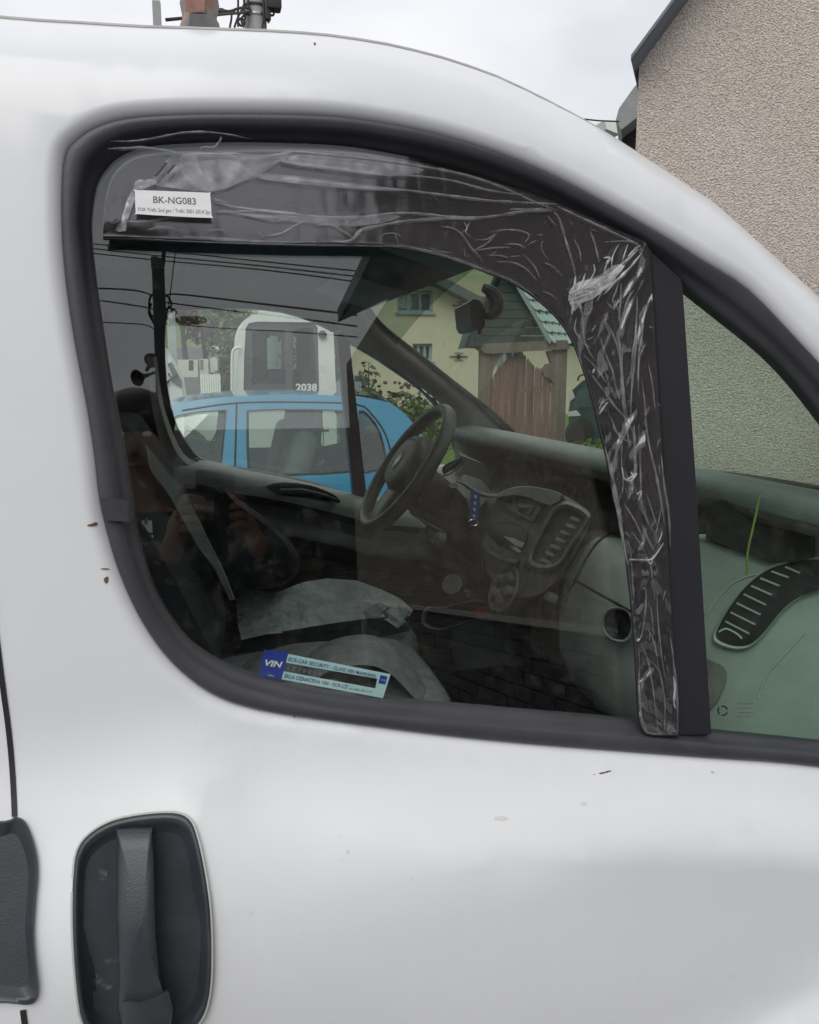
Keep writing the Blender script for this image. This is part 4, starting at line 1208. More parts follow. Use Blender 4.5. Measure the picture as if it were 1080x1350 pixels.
# folds and creases, each a raised tapering ridge of doubled film
def lift_at(px, py):
    best = min(range(0, NA, 1), key=lambda k: min((da[k][0] + (db[k][0] - da[k][0]) * t - px) ** 2 + (da[k][1] + (db[k][1] - da[k][1]) * t - py) ** 2 for t in (0, 0.33, 0.66, 1)))
    a, b = da[best], db[best]
    dx, dy = b[0] - a[0], b[1] - a[1]
    t = max(0, min(1, ((px - a[0]) * dx + (py - a[1]) * dy) / max(1e-6, dx * dx + dy * dy)))
    return dlift(t)
def crease_fold(mb_, pts, wpx, taper=True, lift=0.0068):
    pc = px_curve(pts, 4) if len(pts) > 2 else px_curve([pts[0], ((pts[0][0] + pts[1][0]) / 2, (pts[0][1] + pts[1][1]) / 2), pts[1]], 3)
    n = len(pc)
    r = random.Random(int(pts[0][0] * 7 + pts[0][1]))
    L0 = lift_at(*pc[n // 2])
    A, B, C_ = [], [], []
    for i, p in enumerate(pc):
        q0, q1 = pc[max(0, i - 1)], pc[min(n - 1, i + 1)]
        dx, dy = q1[0] - q0[0], q1[1] - q0[1]
        l = math.hypot(dx, dy) or 1
        nx, ny = -dy / l, dx / l
        w_ = wpx * 0.5 * ((0.15 + math.sin(math.pi * (i + 0.3) / (n - 0.4)) ** 0.6) if taper else 1) * r.uniform(0.65, 1.25)
        A.append(on_g(p[0] - nx * w_, p[1] - ny * w_, L0 + lift - 0.002))
        B.append(on_g(p[0], p[1], L0 + lift + 0.0022))
        C_.append(on_g(p[0] + nx * w_, p[1] + ny * w_, L0 + lift - 0.002))
    mb_.loft([A, B, C_], False)
mf, mbr, mhz = MB(), MB(), MB()
# --- the upper strip
for pts, w_ in [
    ([(145, 186), (175, 186), (205, 182), (235, 176), (265, 174), (300, 177), (330, 183)], 3.2),
    ([(142, 196), (165, 196), (190, 195), (215, 198), (240, 203)], 4.2),
    ([(262, 200), (268, 194), (282, 194), (290, 186), (292, 180)], 3.5),
    ([(240, 204), (300, 203), (340, 206), (385, 202)], 4),
    ([(318, 208), (352, 208), (384, 200), (420, 203), (470, 207), (515, 213), (560, 220), (610, 230), (660, 246), (705, 266), (735, 277)], 3.5),
    ([(372, 212), (400, 217), (440, 222), (490, 229), (520, 232)], 4.5),
    ([(520, 230), (560, 233), (600, 239), (640, 250), (672, 255), (690, 256)], 3),
    ([(340, 232), (380, 236), (430, 241), (475, 247), (520, 250)], 3.4),
    ([(500, 247), (545, 252), (590, 258), (640, 264), (690, 267), (735, 269)], 3.6),
    ([(282, 266), (310, 273), (340, 277), (380, 282), (410, 286), (450, 287), (490, 285), (520, 280)], 5),
    ([(284, 279), (320, 279), (350, 279), (380, 283)], 4),
    ([(322, 283), (345, 288), (366, 292), (374, 289)], 3),
    ([(348, 311), (370, 308), (390, 297), (405, 291), (420, 293)], 3.2),
    ([(418, 297), (435, 296), (448, 302), (458, 308), (464, 313)], 3),
    ([(438, 317), (452, 319), (464, 316), (476, 304), (500, 298), (525, 293), (560, 290), (600, 288), (625, 289)], 4.5),
    ([(500, 282), (540, 281), (580, 285), (620, 288), (660, 284), (690, 279), (728, 278)], 4.5),
    ([(478, 298), (474, 308), (466, 317)], 3),
    ([(672, 276), (700, 276), (730, 276)], 3),
    ([(163, 292), (190, 292), (220, 288), (262, 285)], 3.2),
    ([(195, 303), (210, 300), (228, 301), (232, 305)], 4),
    ([(275, 304), (290, 303), (296, 304)], 3.5),
    ([(342, 305), (345, 312), (352, 314)], 2.5),
    ([(280, 262), (298, 267)], 3),
    ([(730, 278), (738, 290), (744, 310), (750, 330), (756, 350), (760, 370)], 3.2),
    ([(735, 272), (760, 284), (790, 298), (820, 312), (845, 325)], 3.5),
]: crease_fold(mf, pts, w_)
for pts, w_ in [
    ([(582, 298), (600, 302), (612, 312), (620, 325), (632, 338), (638, 348)], 3),
    ([(612, 292), (616, 302), (610, 306)], 2.6), ([(620, 292), (614, 306), (622, 312)], 2.6),
    ([(622, 315), (640, 316), (652, 310), (655, 306)], 2.4), ([(646, 306), (665, 303), (685, 304), (698, 310), (692, 320)], 3),
    ([(624, 331), (640, 322), (652, 312)], 2.6), ([(630, 330), (650, 327), (672, 326)], 3.2), ([(668, 322), (682, 322), (695, 328)], 2.5),
    ([(642, 336), (660, 337), (672, 340)], 2.2), ([(655, 345), (676, 346), (690, 352), (700, 360), (708, 370)], 2.6),
    ([(612, 328), (614, 337), (622, 337)], 2), ([(716, 316), (714, 326), (718, 336), (724, 343)], 2.6), ([(718, 346), (730, 352), (742, 364)], 2.4),
    ([(722, 285), (734, 298)], 2), ([(566, 326), (580, 331), (598, 334)], 2), ([(500, 320), (506, 309), (522, 308), (530, 314)], 2.2), ([(520, 308), (526, 320)], 2.4),
    ([(566, 250), (580, 268)], 0.8), ([(778, 305), (784, 320), (790, 345)], 4), ([(757, 315), (764, 330), (766, 345)], 2.5), ([(798, 319), (822, 318), (838, 320), (846, 330)], 2.6),
    ([(690, 335), (704, 350), (712, 366)], 2.4), ([(735, 395), (726, 388), (716, 384)], 2),
]: crease_fold(mf, pts, w_ * 0.8)
# --- bunched knot at the corner
for pts, w_ in [
    ([(752, 388), (770, 378), (790, 370), (808, 360), (825, 345), (842, 328)], 8), ([(756, 394), (780, 386), (805, 376), (828, 356), (846, 334)], 6),
    ([(752, 392), (765, 384), (775, 372), (790, 368)], 7), ([(750, 386), (757, 378), (759, 364)], 4.5), ([(760, 384), (768, 372), (772, 360)], 3.5), ([(778, 370), (784, 358), (783, 348)], 3),
    ([(796, 362), (800, 348), (804, 340), (796, 340)], 4), ([(806, 356), (808, 338), (816, 322)], 3), ([(820, 346), (824, 334), (828, 322)], 3), ([(828, 338), (838, 328), (844, 324)], 4),
    ([(754, 392), (756, 404), (754, 414)], 5), ([(760, 396), (765, 404), (766, 412)], 4), ([(752, 400), (764, 398), (776, 392)], 5), ([(768, 380), (782, 378), (792, 384), (788, 372)], 4), ([(762, 388), (774, 384), (782, 390)], 5),
    ([(790, 372), (792, 386), (788, 396)], 3.5), ([(812, 366), (806, 378), (796, 388)], 3),
]: crease_fold(mbr, pts, w_ * 0.75)
# --- the upright strip
for pts, w_ in [
    ([(766, 396), (768, 420), (770, 445), (776, 462), (784, 475)], 3), ([(760, 420), (758, 435), (766, 448)], 3), ([(781, 396), (780, 408), (776, 414), (771, 414)], 3.5),
    ([(800, 398), (808, 406), (812, 396)], 3), ([(817, 368), (812, 385), (808, 396), (816, 410), (818, 430), (812, 446)], 3), ([(819, 372), (818, 400), (816, 425)], 3.5),
    ([(836, 382), (828, 395), (822, 415), (819, 430)], 4), ([(802, 410), (798, 425), (804, 440), (800, 450)], 3), ([(786, 428), (780, 438)], 3), ([(784, 444), (774, 448)], 2.5),
    ([(840, 390), (840, 410), (838, 440), (834, 470), (832, 500)], 3), ([(852, 402), (846, 412), (842, 420)], 3), ([(849, 410), (847, 440), (843, 462), (842, 490), (842, 520)], 3),
    ([(853, 452), (846, 463), (842, 480), (841, 505)], 3.2), ([(838, 428), (839, 450), (836, 480), (832, 530), (832, 560)], 3.2),
    ([(816, 446), (818, 470), (820, 500), (822, 530), (826, 560), (830, 590)], 4.5), ([(822, 452), (820, 480), (823, 520), (828, 560)], 3),
    ([(790, 442), (800, 470), (808, 490), (812, 510), (818, 528)], 3.2), ([(800, 425), (812, 450), (818, 475)], 2.6), ([(770, 468), (786, 485), (800, 505), (812, 525)], 3),
    ([(780, 494), (796, 515), (810, 535), (824, 550), (834, 568), (838, 585)], 3.4), ([(790, 540), (795, 530), (802, 526)], 4), ([(798, 490), (803, 505), (812, 520)], 2.6),
    ([(802, 546), (808, 556), (812, 568), (824, 580), (836, 584)], 2.6), ([(820, 582), (820, 592), (818, 600)], 2.4), ([(846, 500), (850, 530), (852, 560), (856, 585), (862, 620)], 3),
    ([(855, 480), (860, 505), (864, 540)], 2.6), ([(836, 560), (837, 590), (838, 620), (832, 640)], 5), ([(842, 560), (844, 600), (845, 640), (846, 665), (855, 690), (862, 702)], 3.6),
    ([(854, 580), (862, 610), (868, 640), (873, 668), (876, 690)], 4), ([(872, 600), (876, 640), (882, 680), (884, 720)], 3.4), ([(820, 595), (820, 612), (822, 630), (821, 650)], 2.8),
    ([(824, 622), (830, 634), (838, 645), (843, 660)], 2.6), ([(823, 665), (832, 678), (840, 692), (848, 712)], 3), ([(834, 702), (846, 720), (852, 733)], 3), ([(846, 690), (858, 718), (864, 728)], 2.6),
    ([(852, 650), (862, 680), (868, 700)], 2.2), ([(864, 706), (868, 690), (872, 670)], 2.4), ([(858, 740), (860, 760), (864, 790)], 2.4), ([(832, 730), (834, 760), (836, 790)], 2.6),
    ([(846, 778), (851, 776), (852, 790), (850, 815), (846, 838), (840, 846)], 2.6), ([(852, 825), (860, 840), (866, 862), (868, 880)], 2.2), ([(846, 850), (854, 870), (860, 900), (864, 930), (868, 966)], 2.4),
    ([(854, 868), (868, 882), (874, 905), (877, 930), (876, 966)], 2.2), ([(878, 778), (874, 792)], 2), ([(866, 780), (868, 820), (872, 860), (878, 900)], 2.2), ([(858, 800), (862, 830)], 2),
    ([(884, 840), (888, 870), (889, 900)], 2.6), ([(890, 880), (893, 920), (894, 964)], 3), ([(878, 966), (884, 956)], 2), ([(853, 934), (846, 930), (850, 926)], 2.2), ([(844, 896), (848, 902), (846, 912)], 2.2),
    ([(806, 640), (815, 680), (822, 715), (828, 745)], 3.5), ([(798, 590), (806, 620), (813, 655), (820, 700), (826, 740)], 5),
    ([(843, 860), (843, 900), (845, 940), (850, 958), (858, 967), (893, 968)], 3.4),
]: crease_fold(mf, pts, w_ * 0.8)
for pts, w_ in [([(830, 738), (843, 738), (858, 738), (866, 730), (875, 716)], 2.4), ([(824, 632), (832, 634), (840, 624)], 3.4), ([(820, 616), (824, 632), (834, 628), (832, 622)], 2.6), ([(840, 652), (846, 648), (842, 660)], 2.4), ([(862, 732), (858, 744), (852, 734)], 2),
                ([(868, 716), (872, 706), (873, 700)], 1.6), ([(840, 846), (844, 842)], 3), ([(842, 900), (848, 896)], 2.6), ([(888, 892), (890, 905), (889, 925), (891, 935)], 3), ([(790, 546), (797, 536), (802, 530)], 3), ([(782, 492), (784, 486)], 3)]:
    crease_fold(mbr, pts, w_)
# --- bright rolled rim of the film along the lower edge of the strip
crease_fold(mf, [(503, 323), (540, 326), (590, 338), (640, 356), (675, 370), (705, 389)], 5, True, 0.003)
crease_fold(mf, [(280, 317), (340, 319), (400, 320)], 4, True, 0.003)
crease_fold(mf, [(240, 312), (290, 315), (330, 317)], 3, True, 0.003)
# small random glints, painted as short pale ridges of film
r = random.Random(21)
for k in range(34):
    t, j = r.random(), r.randrange(60, NA - 4)
    a, b = da[j], db[j]
    x_, y_ = a[0] + (b[0] - a[0]) * t, a[1] + (b[1] - a[1]) * t
    an = r.gauss(1.35 if j > 95 else 0.4, 0.55)
    l = r.uniform(4, 15)
    crease_fold(mf, [(x_, y_), (x_ + math.cos(an) * l * 0.5 + r.uniform(-2, 2), y_ + math.sin(an) * l * 0.5), (x_ + math.cos(an) * l, y_ + math.sin(an) * l)], r.uniform(0.8, 1.7))
mf.build('film_crease', fold, wrap, 180, kind='stuff')
mbr.build('film_crease', bright, wrap, 180, kind='stuff')
# doubled, cloudy patches of film
crum = milky('film_crumple', 0.42)
for pl in ([(226, 204), (262, 200), (300, 203), (338, 206), (384, 200), (366, 214), (340, 232), (318, 240), (286, 252), (262, 252), (230, 248), (206, 244), (200, 236), (214, 222)],
           [(268, 212), (290, 210), (315, 214), (334, 228), (312, 242), (290, 250), (276, 238), (268, 224)],
           [(238, 206), (256, 204), (266, 226), (286, 248), (264, 250), (240, 230)],
           [(384, 204), (430, 206), (520, 216), (560, 224), (520, 232), (440, 224), (372, 214)],
           [(350, 228), (440, 238), (520, 248), (520, 252), (430, 246), (344, 236)],
           [(300, 280), (380, 284), (440, 288), (520, 282), (520, 290), (470, 298), (420, 296), (340, 286)]):
    pc = px_curve(pl, 2, True)
    v2, f2 = panel(pc, [], lambda a, b: (a, b, 0), 6)
    MB().add([on_g(p.x, p.y, lift_at(p.x, p.y) + 0.0085 + 0.002 * mnoise.noise(V((p.x * 0.08, p.y * 0.15, len(pl))))) for p in v2], f2).build('film_patch', haze_m, wrap, 180)
for pl in ([(163, 303), (160, 290), (164, 276), (168, 262), (176, 248), (184, 240), (198, 236), (208, 240), (196, 246), (186, 252), (178, 262), (172, 280), (168, 292), (166, 304)],
           [(749, 394), (756, 376), (774, 368), (792, 362), (808, 350), (824, 350), (812, 366), (796, 382), (782, 394), (766, 400), (758, 410)],
           [(152, 304), (158, 294), (166, 290), (164, 304)], [(178, 240), (186, 236), (192, 240), (184, 248), (176, 252)]):
    pc = px_curve(pl, 2, True)
    v2, f2 = panel(pc, [], lambda a, b: (a, b, 0), 4)
    MB().add([on_g(p.x, p.y, lift_at(p.x, p.y) + 0.0095 + 0.003 * mnoise.noise(V((p.x * 0.2, p.y * 0.2, len(pl))))) for p in v2], f2).build('film_patch', crum, wrap, 180)
dk = MB()
for a, b in (((205, 232), (220, 214)), ((221, 228), (230, 217)), ((149, 294), (154, 288))):
    dk.prism([on_g(a[0] - 1.4, a[1], 0.034), on_g(b[0] - 1.4, b[1], 0.034), on_g(b[0] + 1.4, b[1] + 1, 0.034), on_g(a[0] + 1.4, a[1] + 1, 0.034)], GN * 0.0006)
dk.build('film_slit', M['black'], wrap)

# paper label stuck on the film
lq = px_curve([(178, 252.5), (181, 250.6), (230, 252.2), (274, 254), (277, 256), (279, 284), (277, 287), (230, 285), (182, 282), (179, 280)], 2, True)
LL = 0.0335
lab = MB().prism([on_g(x_, y_, LL) for x_, y_ in lq], -GN * 0.0006).build('part_label', M['paperwhite'], DEF)
lgrey = pm('label_print', (0.13, 0.13, 0.14), 0.6)
print_on('label_print', 'BK-NG083', [on_g(x_, y_, LL) for x_, y_ in [(202, 258.5), (258, 261), (258.5, 270), (202, 267.5)]], 0.0002, lgrey, lab, 0.01)
print_on('label_print', 'FOR Trafic 2nd gen / Trafic 2001-2014 2pc', [on_g(x_, y_, LL) for x_, y_ in [(182, 273.5), (278, 277), (278.4, 284), (182, 279.5)]], 0.0002, lgrey, lab)
# ================================================================== GROUND
def terr(x, y):
    z = 0.0
    if y > 15: z += 0.064 * (min(y, 70) - 15)
    if y > 70: z += 1.65 + 34 * sm((y - 70) / 150) + 0 - 1.65
    if y > 70: z += 1.6 * mnoise.noise(V((x * 0.03, y * 0.03, 0))) * sm((y - 70) / 40)
    return z
asph = pm('asphalt', (0.10, 0.10, 0.10), 0.9, var=0.2, vs_=3, bump=0.4, bs=120, spots=((0.15, 0.145, 0.14), 1.4, 0.55, 0.2))
gv = MB()
xs = [-260, -160, -100, -70, -50, -36, -26, -18, -12, -8, -5, -2, 1, 4, 7, 11, 16, 24, 36, 60, 100, 170, 260]
ys = [-220, -120, -70, -40, -20, -12, -8, -4, 0, 4, 8, 12, 15, 18, 22, 27, 33, 40, 48, 58, 70]
gv.loft([[V((x, y, terr(x, y))) for x in xs] for y in ys], False)
go = gv.build('ground', asph, None, 40, kind='structure', loc=(0, 0, 0))
grassm = pm('hill_grass', (0.135, 0.165, 0.075), 0.95, var=0.22, vs_=0.12, detail=8, spots=((0.19, 0.17, 0.10), 0.05, 0.5, 0.15))
hv = MB()
xs2 = [-300 + 20 * k for k in range(31)]
ys2 = [69.5 + 0.01, 76, 84, 94, 106, 120, 136, 154, 174, 196, 220]
hv.loft([[V((x, y, terr(x, y) - (0.05 if y < 72 else 0))) for x in xs2] for y in ys2], False)
hv.build('hillside', grassm, None, 80, kind='structure', loc=(0, 120, 0))
roadm = pm('pale_road', (0.30, 0.295, 0.28), 0.9, var=0.15, vs_=0.6, bump=0.2, bs=60)
rd = MB()
cl = [(-10, 13), (-9.8, 18), (-10.0, 26), (-11.5, 36), (-14.0, 46), (-17.5, 58), (-21, 69)]
rd.loft([[V((x + s_ * (2.2 + 0.03 * (y - 13)), y, terr(x, y) + 0.02)) for s_ in (-1, -0.3, 0.3, 1)] for x, y in cl], False)
rd.build('road', roadm, None, 60, kind='structure', loc=(-10, 30, 0))
lawnm = pm('lawn', (0.10, 0.17, 0.035), 0.95, var=0.35, vs_=5, bump=0.6, bs=30)
lw2 = MB()
lw2.loft([[V((x, y, terr(x, y) + 0.03)) for x in (-3.2, 0, 4, 8, 12)] for y in (12.2, 15, 18, 23)], False)
lawn = lw2.build('lawn', lawnm, None, 60, kind='structure', loc=(4, 17, 0))
kerb = MB()
kerb.span((-3.4, 12.0, 0.0), (5.0, 12.2, 0.13), 0.015)
kerb.build('kerb', pm('kerb_concrete', (0.42, 0.41, 0.38), 0.85, var=0.15, vs_=5, bump=0.3, bs=80), None, kind='structure', loc=(1, 12.1, 0))

iron = pm('iron', (0.03, 0.03, 0.03), 0.7)
# ================================================================== foliage helpers
leafm = {}
def leaf(name, col, var=0.4):
    if name not in leafm:
        leafm[name] = pm(name, col, 0.7, var=var, vs_=1.6, detail=6)
    return leafm[name]
def leaf_cloud(blobs, n, size, seed, flat=0.6):
    r_ = random.Random(seed)
    mb_ = MB()
    wts = [b[1][0] * b[1][1] * b[1][2] for b in blobs]
    for _ in range(n):
        c, rr_ = r_.choices(blobs, wts)[0]
        while True:
            q = V((r_.uniform(-1, 1), r_.uniform(-1, 1), r_.uniform(-1, 1)))
            if 0.25 < q.length < 1: break
        q = q.normalized() * (q.length ** 0.5)
        p = V(c) + V((q.x * rr_[0], q.y * rr_[1], q.z * rr_[2]))
        s_ = size * r_.uniform(0.5, 1.4)
        a = V((r_.gauss(0, 1), r_.gauss(0, 1), r_.gauss(0, 0.7))).normalized()
        b = a.cross(V((r_.gauss(0, 1), r_.gauss(0, 1), r_.gauss(0, 1)))).normalized()
        mb_.add([p - a * s_, p + b * s_ * flat, p + a * s_, p - b * s_ * flat], [(0, 1, 2, 3)])
    return mb_
barkm = pm('bark', (0.09, 0.075, 0.06), 0.9, var=0.3, vs_=12, bump=0.6, bs=30)
def tree(label, x, y, h, w_, lm, seed, n=900, size=0.25, cat='tree', group=None, name='tree'):
    r_ = random.Random(seed)
    z0 = terr(x, y)
    t = thing(name, label, cat, (x, y, z0), group)
    tm = MB()
    tm.tube([(x, y, z0 - 0.1), (x + r_.uniform(-.1, .1), y, z0 + h * 0.35), (x + r_.uniform(-.2, .2), y, z0 + h * 0.8)], [h * 0.03, h * 0.022, h * 0.006], 8)
    blobs = []
    for k in range(9):
        a = r_.uniform(0, 6.28)
        zz = r_.uniform(0.32, 0.9)
        rad_ = w_ * 0.5 * (1.15 - zz) * r_.uniform(0.4, 1.0)
        c = (x + math.cos(a) * rad_, y + math.sin(a) * rad_, z0 + h * zz)
        blobs.append((c, (w_ * r_.uniform(0.16, 0.3), w_ * r_.uniform(0.16, 0.3), h * r_.uniform(0.09, 0.17))))
        tm.tube([(x, y, z0 + h * (zz - 0.22)), c], [h * 0.012, h * 0.003], 5)
    tm.build('trunk', barkm, t)
    leaf_cloud(blobs, n, size, seed).build('crown', lm, t, 180)
    return t

# ================================================================== BLUE CAR beside the van
CY = 4.25                                                # its near side
carblue = pm('car_blue_paint', (0.04, 0.235, 0.40), 0.25, var=0.04, vs_=2, coat=0.7)
blk = M['black']
CARW = 1.66
BC = thing('blue_car', 'blue five door hatchback parked on the far side of the van', 'car', (-0.4, CY + CARW / 2, 0))
def cy_(z): return CY + (0.0 if z < 0.92 else (z - 0.92) * 0.36)          # tumblehome
def at_c(px, py):
    Y = CY + 0.1
    for _ in range(8):
        p = at(px, py, Y)
        Y = cy_(p.z)
    return at(px, py, Y)
def c2(px, py):
    p = at_c(px, py)
    return (p.x, p.z)
roofl = [c2(*p) for p in px_curve([(150, 570), (190, 548), (230, 533), (280, 525), (340, 521), (400, 520), (450, 522), (490, 526), (515, 531)], 3)]
backl = [c2(*p) for p in px_curve([(515, 531), (533, 545), (552, 567), (566, 592), (574, 615), (578, 650)], 3)]
xr = backl[-1][0]
xf = -2.75
outc = roofl + backl[1:] + [(xr + 0.04, 0.75), (xr + 0.05, 0.45), (xr - 0.02, 0.22)]
wxr, wxf = xr - 0.62, xr - 3.0
def arch(cx): return [(cx + 0.33 * math.cos(rad(a)), 0.29 + 0.33 * math.sin(rad(a))) for a in range(0, 181, 20)]
outc += [(wxr + 0.34, 0.22)] + arch(wxr) + [(wxr - 0.34, 0.22), (wxf + 0.34, 0.22)] + arch(wxf) + [(wxf - 0.34, 0.22), (wxf - 0.68, 0.28), (wxf - 0.74, 0.55), (wxf - 0.66, 0.74), (wxf - 0.35, 0.86), (wxf + 0.35, 0.96)]
w1 = [c2(*p) for p in [(180, 586), (205, 562), (235, 547), (265, 542), (299, 540), (296, 575), (292, 616), (262, 611), (220, 604), (180, 600)]]
w2 = [c2(*p) for p in [(325, 541), (360, 539), (410, 539), (462, 541), (466, 570), (469, 622), (430, 625), (380, 627), (327, 628), (325, 590)]]
w3 = [c2(*p) for p in px_curve([(473, 541), (488, 548), (502, 570), (509, 600), (510, 618), (492, 621), (478, 622), (475, 585)], 2, True)]
for sd_ in (0, 1):
    fy = (lambda a, b: (a, cy_(b), b)) if sd_ == 0 else (lambda a, b: (a, 2 * (CY + CARW / 2) - cy_(b), b))
    sgn = 1 if sd_ == 0 else -1
    side = slab(MB(), outc, [w1, w2, w3], fy, (0, 0.03 * sgn, 0), 0.2).build('car_side', carblue, BC, 40)
    for w_, nm in ((w1, 'front_window'), (w2, 'rear_window'), (w3, 'quarter_window')):
        c = (sum(p[0] for p in w_) / len(w_), sum(p[1] for p in w_) / len(w_))
        slab(MB(), grow(w_, 1.02, c), [], lambda a, b: V(fy(a, b)) + V((0, 0.012 * sgn, 0)), (0, 0.004 * sgn, 0)).build(nm, M['glasscar'], BC, 30)
        lp = [V(fy(*p)) for p in w_]
        MB().loft([[p + V((0, -0.004 * sgn, 0)) for p in lp], [V(fy(*p)) + V((0, -0.004 * sgn, 0)) for p in grow(w_, 0.955, c)], [V(fy(*p)) + V((0, 0.02 * sgn, 0)) for p in grow(w_, 0.955, c)], [p + V((0, 0.02 * sgn, 0)) for p in lp]], True).build('window_rubber', blk, side, 60)
    for pl in ([(312, 531), (311, 570), (309, 640)], [(240, 541), (312, 531), (400, 530), (470, 533), (490, 546), (508, 572), (518, 610), (520, 650)]):
        MB().tube([V(fy(*c2(*p))) + V((0, -0.001 * sgn, 0)) for p in px_curve(pl, 3)], 0.005, 6).build('door_gap', blk, side)
    if sd_ == 0:
        hx, hz = c2(345, 660)
        MB().box((hx, CY - 0.02, hz - 0.05), (0.17, 0.03, 0.03), None, 0.01).build('door_handle', carblue, side)
    for cx in (wxr, wxf):
        yy = fy(0, 0.3)[1] + 0.09 * sgn
        wo = MB().lathe([(0.19, -0.085), (0.27, -0.085), (0.295, -0.05), (0.295, 0.05), (0.27, 0.085), (0.19, 0.085)], (cx, yy, 0.295), (0, 1, 0), 24).build('wheel', tyre_m, BC)
        MB().lathe([(0.02, -0.07), (0.12, -0.075), (0.19, -0.06), (0.19, 0.06), (0.02, 0.06)], (cx, yy, 0.295), (0, 1, 0), 24).build('hub_cap', M['metal'], wo)
def across(pl, crown, nm, m, n=10):
    rg_ = []
    for X, z in pl:
        y0 = cy_(z)
        y1 = 2 * (CY + CARW / 2) - y0
        rg_.append([V((X, y0 + (y1 - y0) * k / n, z + crown * (1 - (2 * k / n - 1) ** 4) - 0.0)) for k in range(n + 1)])
    return MB().loft(rg_, False).build(nm, m, BC, 50)
across(roofl, 0.004, 'car_roof', carblue)
across(backl[:5], 0.02, 'tailgate_top', carblue)
across(backl[4:-2], 0.0, 'rear_screen', M['glasscar'])
across(backl[-3:] + [(xr + 0.04, 0.75), (xr + 0.05, 0.45), (xr - 0.02, 0.22)], 0.0, 'tailgate', carblue)
fs_ = roofl[0]
across([(fs_[0] - 0.62, 0.98), (fs_[0] - 0.3, 1.15), fs_], 0.02, 'front_screen', M['glasscar'])
across([(wxf - 0.66, 0.74), (wxf - 0.35, 0.86), (fs_[0] - 0.62, 0.98)], 0.03, 'car_bonnet', carblue)
across([(wxf - 0.68, 0.28), (wxf - 0.74, 0.55), (wxf - 0.66, 0.74)], 0.0, 'car_bumper', blk)
across([(wxf - 0.6, 0.2), (xr - 0.05, 0.2)], 0.0, 'car_floor', blk)
# inside: two front seats, rear bench, steering wheel, far pillar
cs_ = pm('car_seat_grey', (0.14, 0.15, 0.15), 0.9, var=0.2)
for yy in (CY + 0.45, CY + 1.2):
    sx = c2(345, 640)[0]
    MB().box((sx - 0.05, yy, 0.62), (0.5, 0.48, 0.18), None, 0.06, 3).build('car_seat', cs_, BC)
    MB().box((sx + 0.2, yy, 0.92), (0.14, 0.46, 0.62), Matrix.Rotation(rad(14), 3, 'Y'), 0.06, 3).build('seat_back', cs_, BC)
    MB().box((sx + 0.30, yy, 1.27), (0.1, 0.24, 0.17), Matrix.Rotation(rad(12), 3, 'Y'), 0.04, 3).build('car_headrest', cs_, BC)
sx = c2(470, 640)[0]
MB().box((sx, CY + 0.83, 0.60), (0.5, 1.3, 0.2), None, 0.06, 3).build('rear_bench', cs_, BC)
MB().box((sx + 0.28, CY + 0.83, 0.9), (0.14, 1.3, 0.55), Matrix.Rotation(rad(20), 3, 'Y'), 0.06, 3).build('bench_back', cs_, BC)
MB().tube([at(x_, y_, CY + 0.35) for x_, y_ in [(299, 546), (283, 575), (266, 610)]], 0.012, 6, True, 0.4).build('seat_belt', blk, BC)
MB().tube([at(x_, y_, CY + 0.36) for x_, y_ in px_curve([(294, 564), (288, 568), (280, 584), (268, 612)], 3)], 0.010, 6, True, 0.4).build('seat_belt', blk, BC)
MB().tube([at(x_, y_, CY + 0.75) for x_, y_ in [(424, 541), (426, 566), (427, 590)]], 0.003, 6).build('hanging_cord', blk, BC)
MB().tube([at(x_, y_, CY + 0.75) for x_, y_ in [(421, 541), (425, 566)]], 0.003, 6).build('hanging_cord', blk, BC)
MB().prism([at(x_, y_, CY + 0.74) for x_, y_ in [(420, 567), (434, 566), (434, 569), (420, 570)]], (0, 0.01, 0)).build('hanging_tag', bpy.data.materials['red_plastic'], BC)
MB().prism([at(x_, y_, CY + 0.5) for x_, y_ in [(418, 613), (426, 606), (428, 609), (421, 614)]], (0, 0.01, 0)).build('pale_tag', M['white'], BC)
MB().tube([at(x_, y_, CY + 0.6) for x_, y_ in [(441, 596), (436, 606), (431, 618)]], 0.008, 6).build('red_strap', bpy.data.materials['red_plastic'], BC)
MB().prism([at(x_, y_, CY + 0.55) for x_, y_ in [(368, 627), (395, 607), (412, 597), (440, 592), (470, 585), (470, 626)]], (0, 0.25, 0)).build('dark_block', M['carpet'], BC)  # dark shape in the lower part of the rear window
MB().prism([at(x_, y_, CY + 0.30) for x_, y_ in [(477, 592), (492, 580), (512, 575), (515, 622), (477, 622)]], (0, 0.3, 0)).build('dark_block', M['carpet'], BC)

# ================================================================== SILVER CAR roof behind the blue one
SC = thing('silver_car', 'silver car whose roof shows just behind the blue car', 'car', (-2.6, 7.2, 0))
slv = pm('car_silver_paint', (0.30, 0.31, 0.31), 0.3, metal=0.4, coat=0.5, var=0.04)
SY = 6.6
sp = [(-4.9, 0.3), (-4.95, 0.6), (-4.7, 0.85), (-3.9, 0.98), (-3.3, 1.38), (-2.7, 1.455), (-1.9, 1.45), (-1.3, 1.38), (-0.7, 1.02), (-0.35, 0.98), (-0.25, 0.6), (-0.3, 0.3)]
prof = sp
rg_ = []
for t, ins in ((0, 0.16), (0.06, 0.0), (0.5, -0.02), (0.94, 0.0), (1, 0.16)):
    rg_.append([V((X, SY + 1.7 * t, z - (ins if z > 1.2 else 0) * 0.35)) for X, z in prof])
MB().loft(rg_, False).build('car_shell', slv, SC, 50)
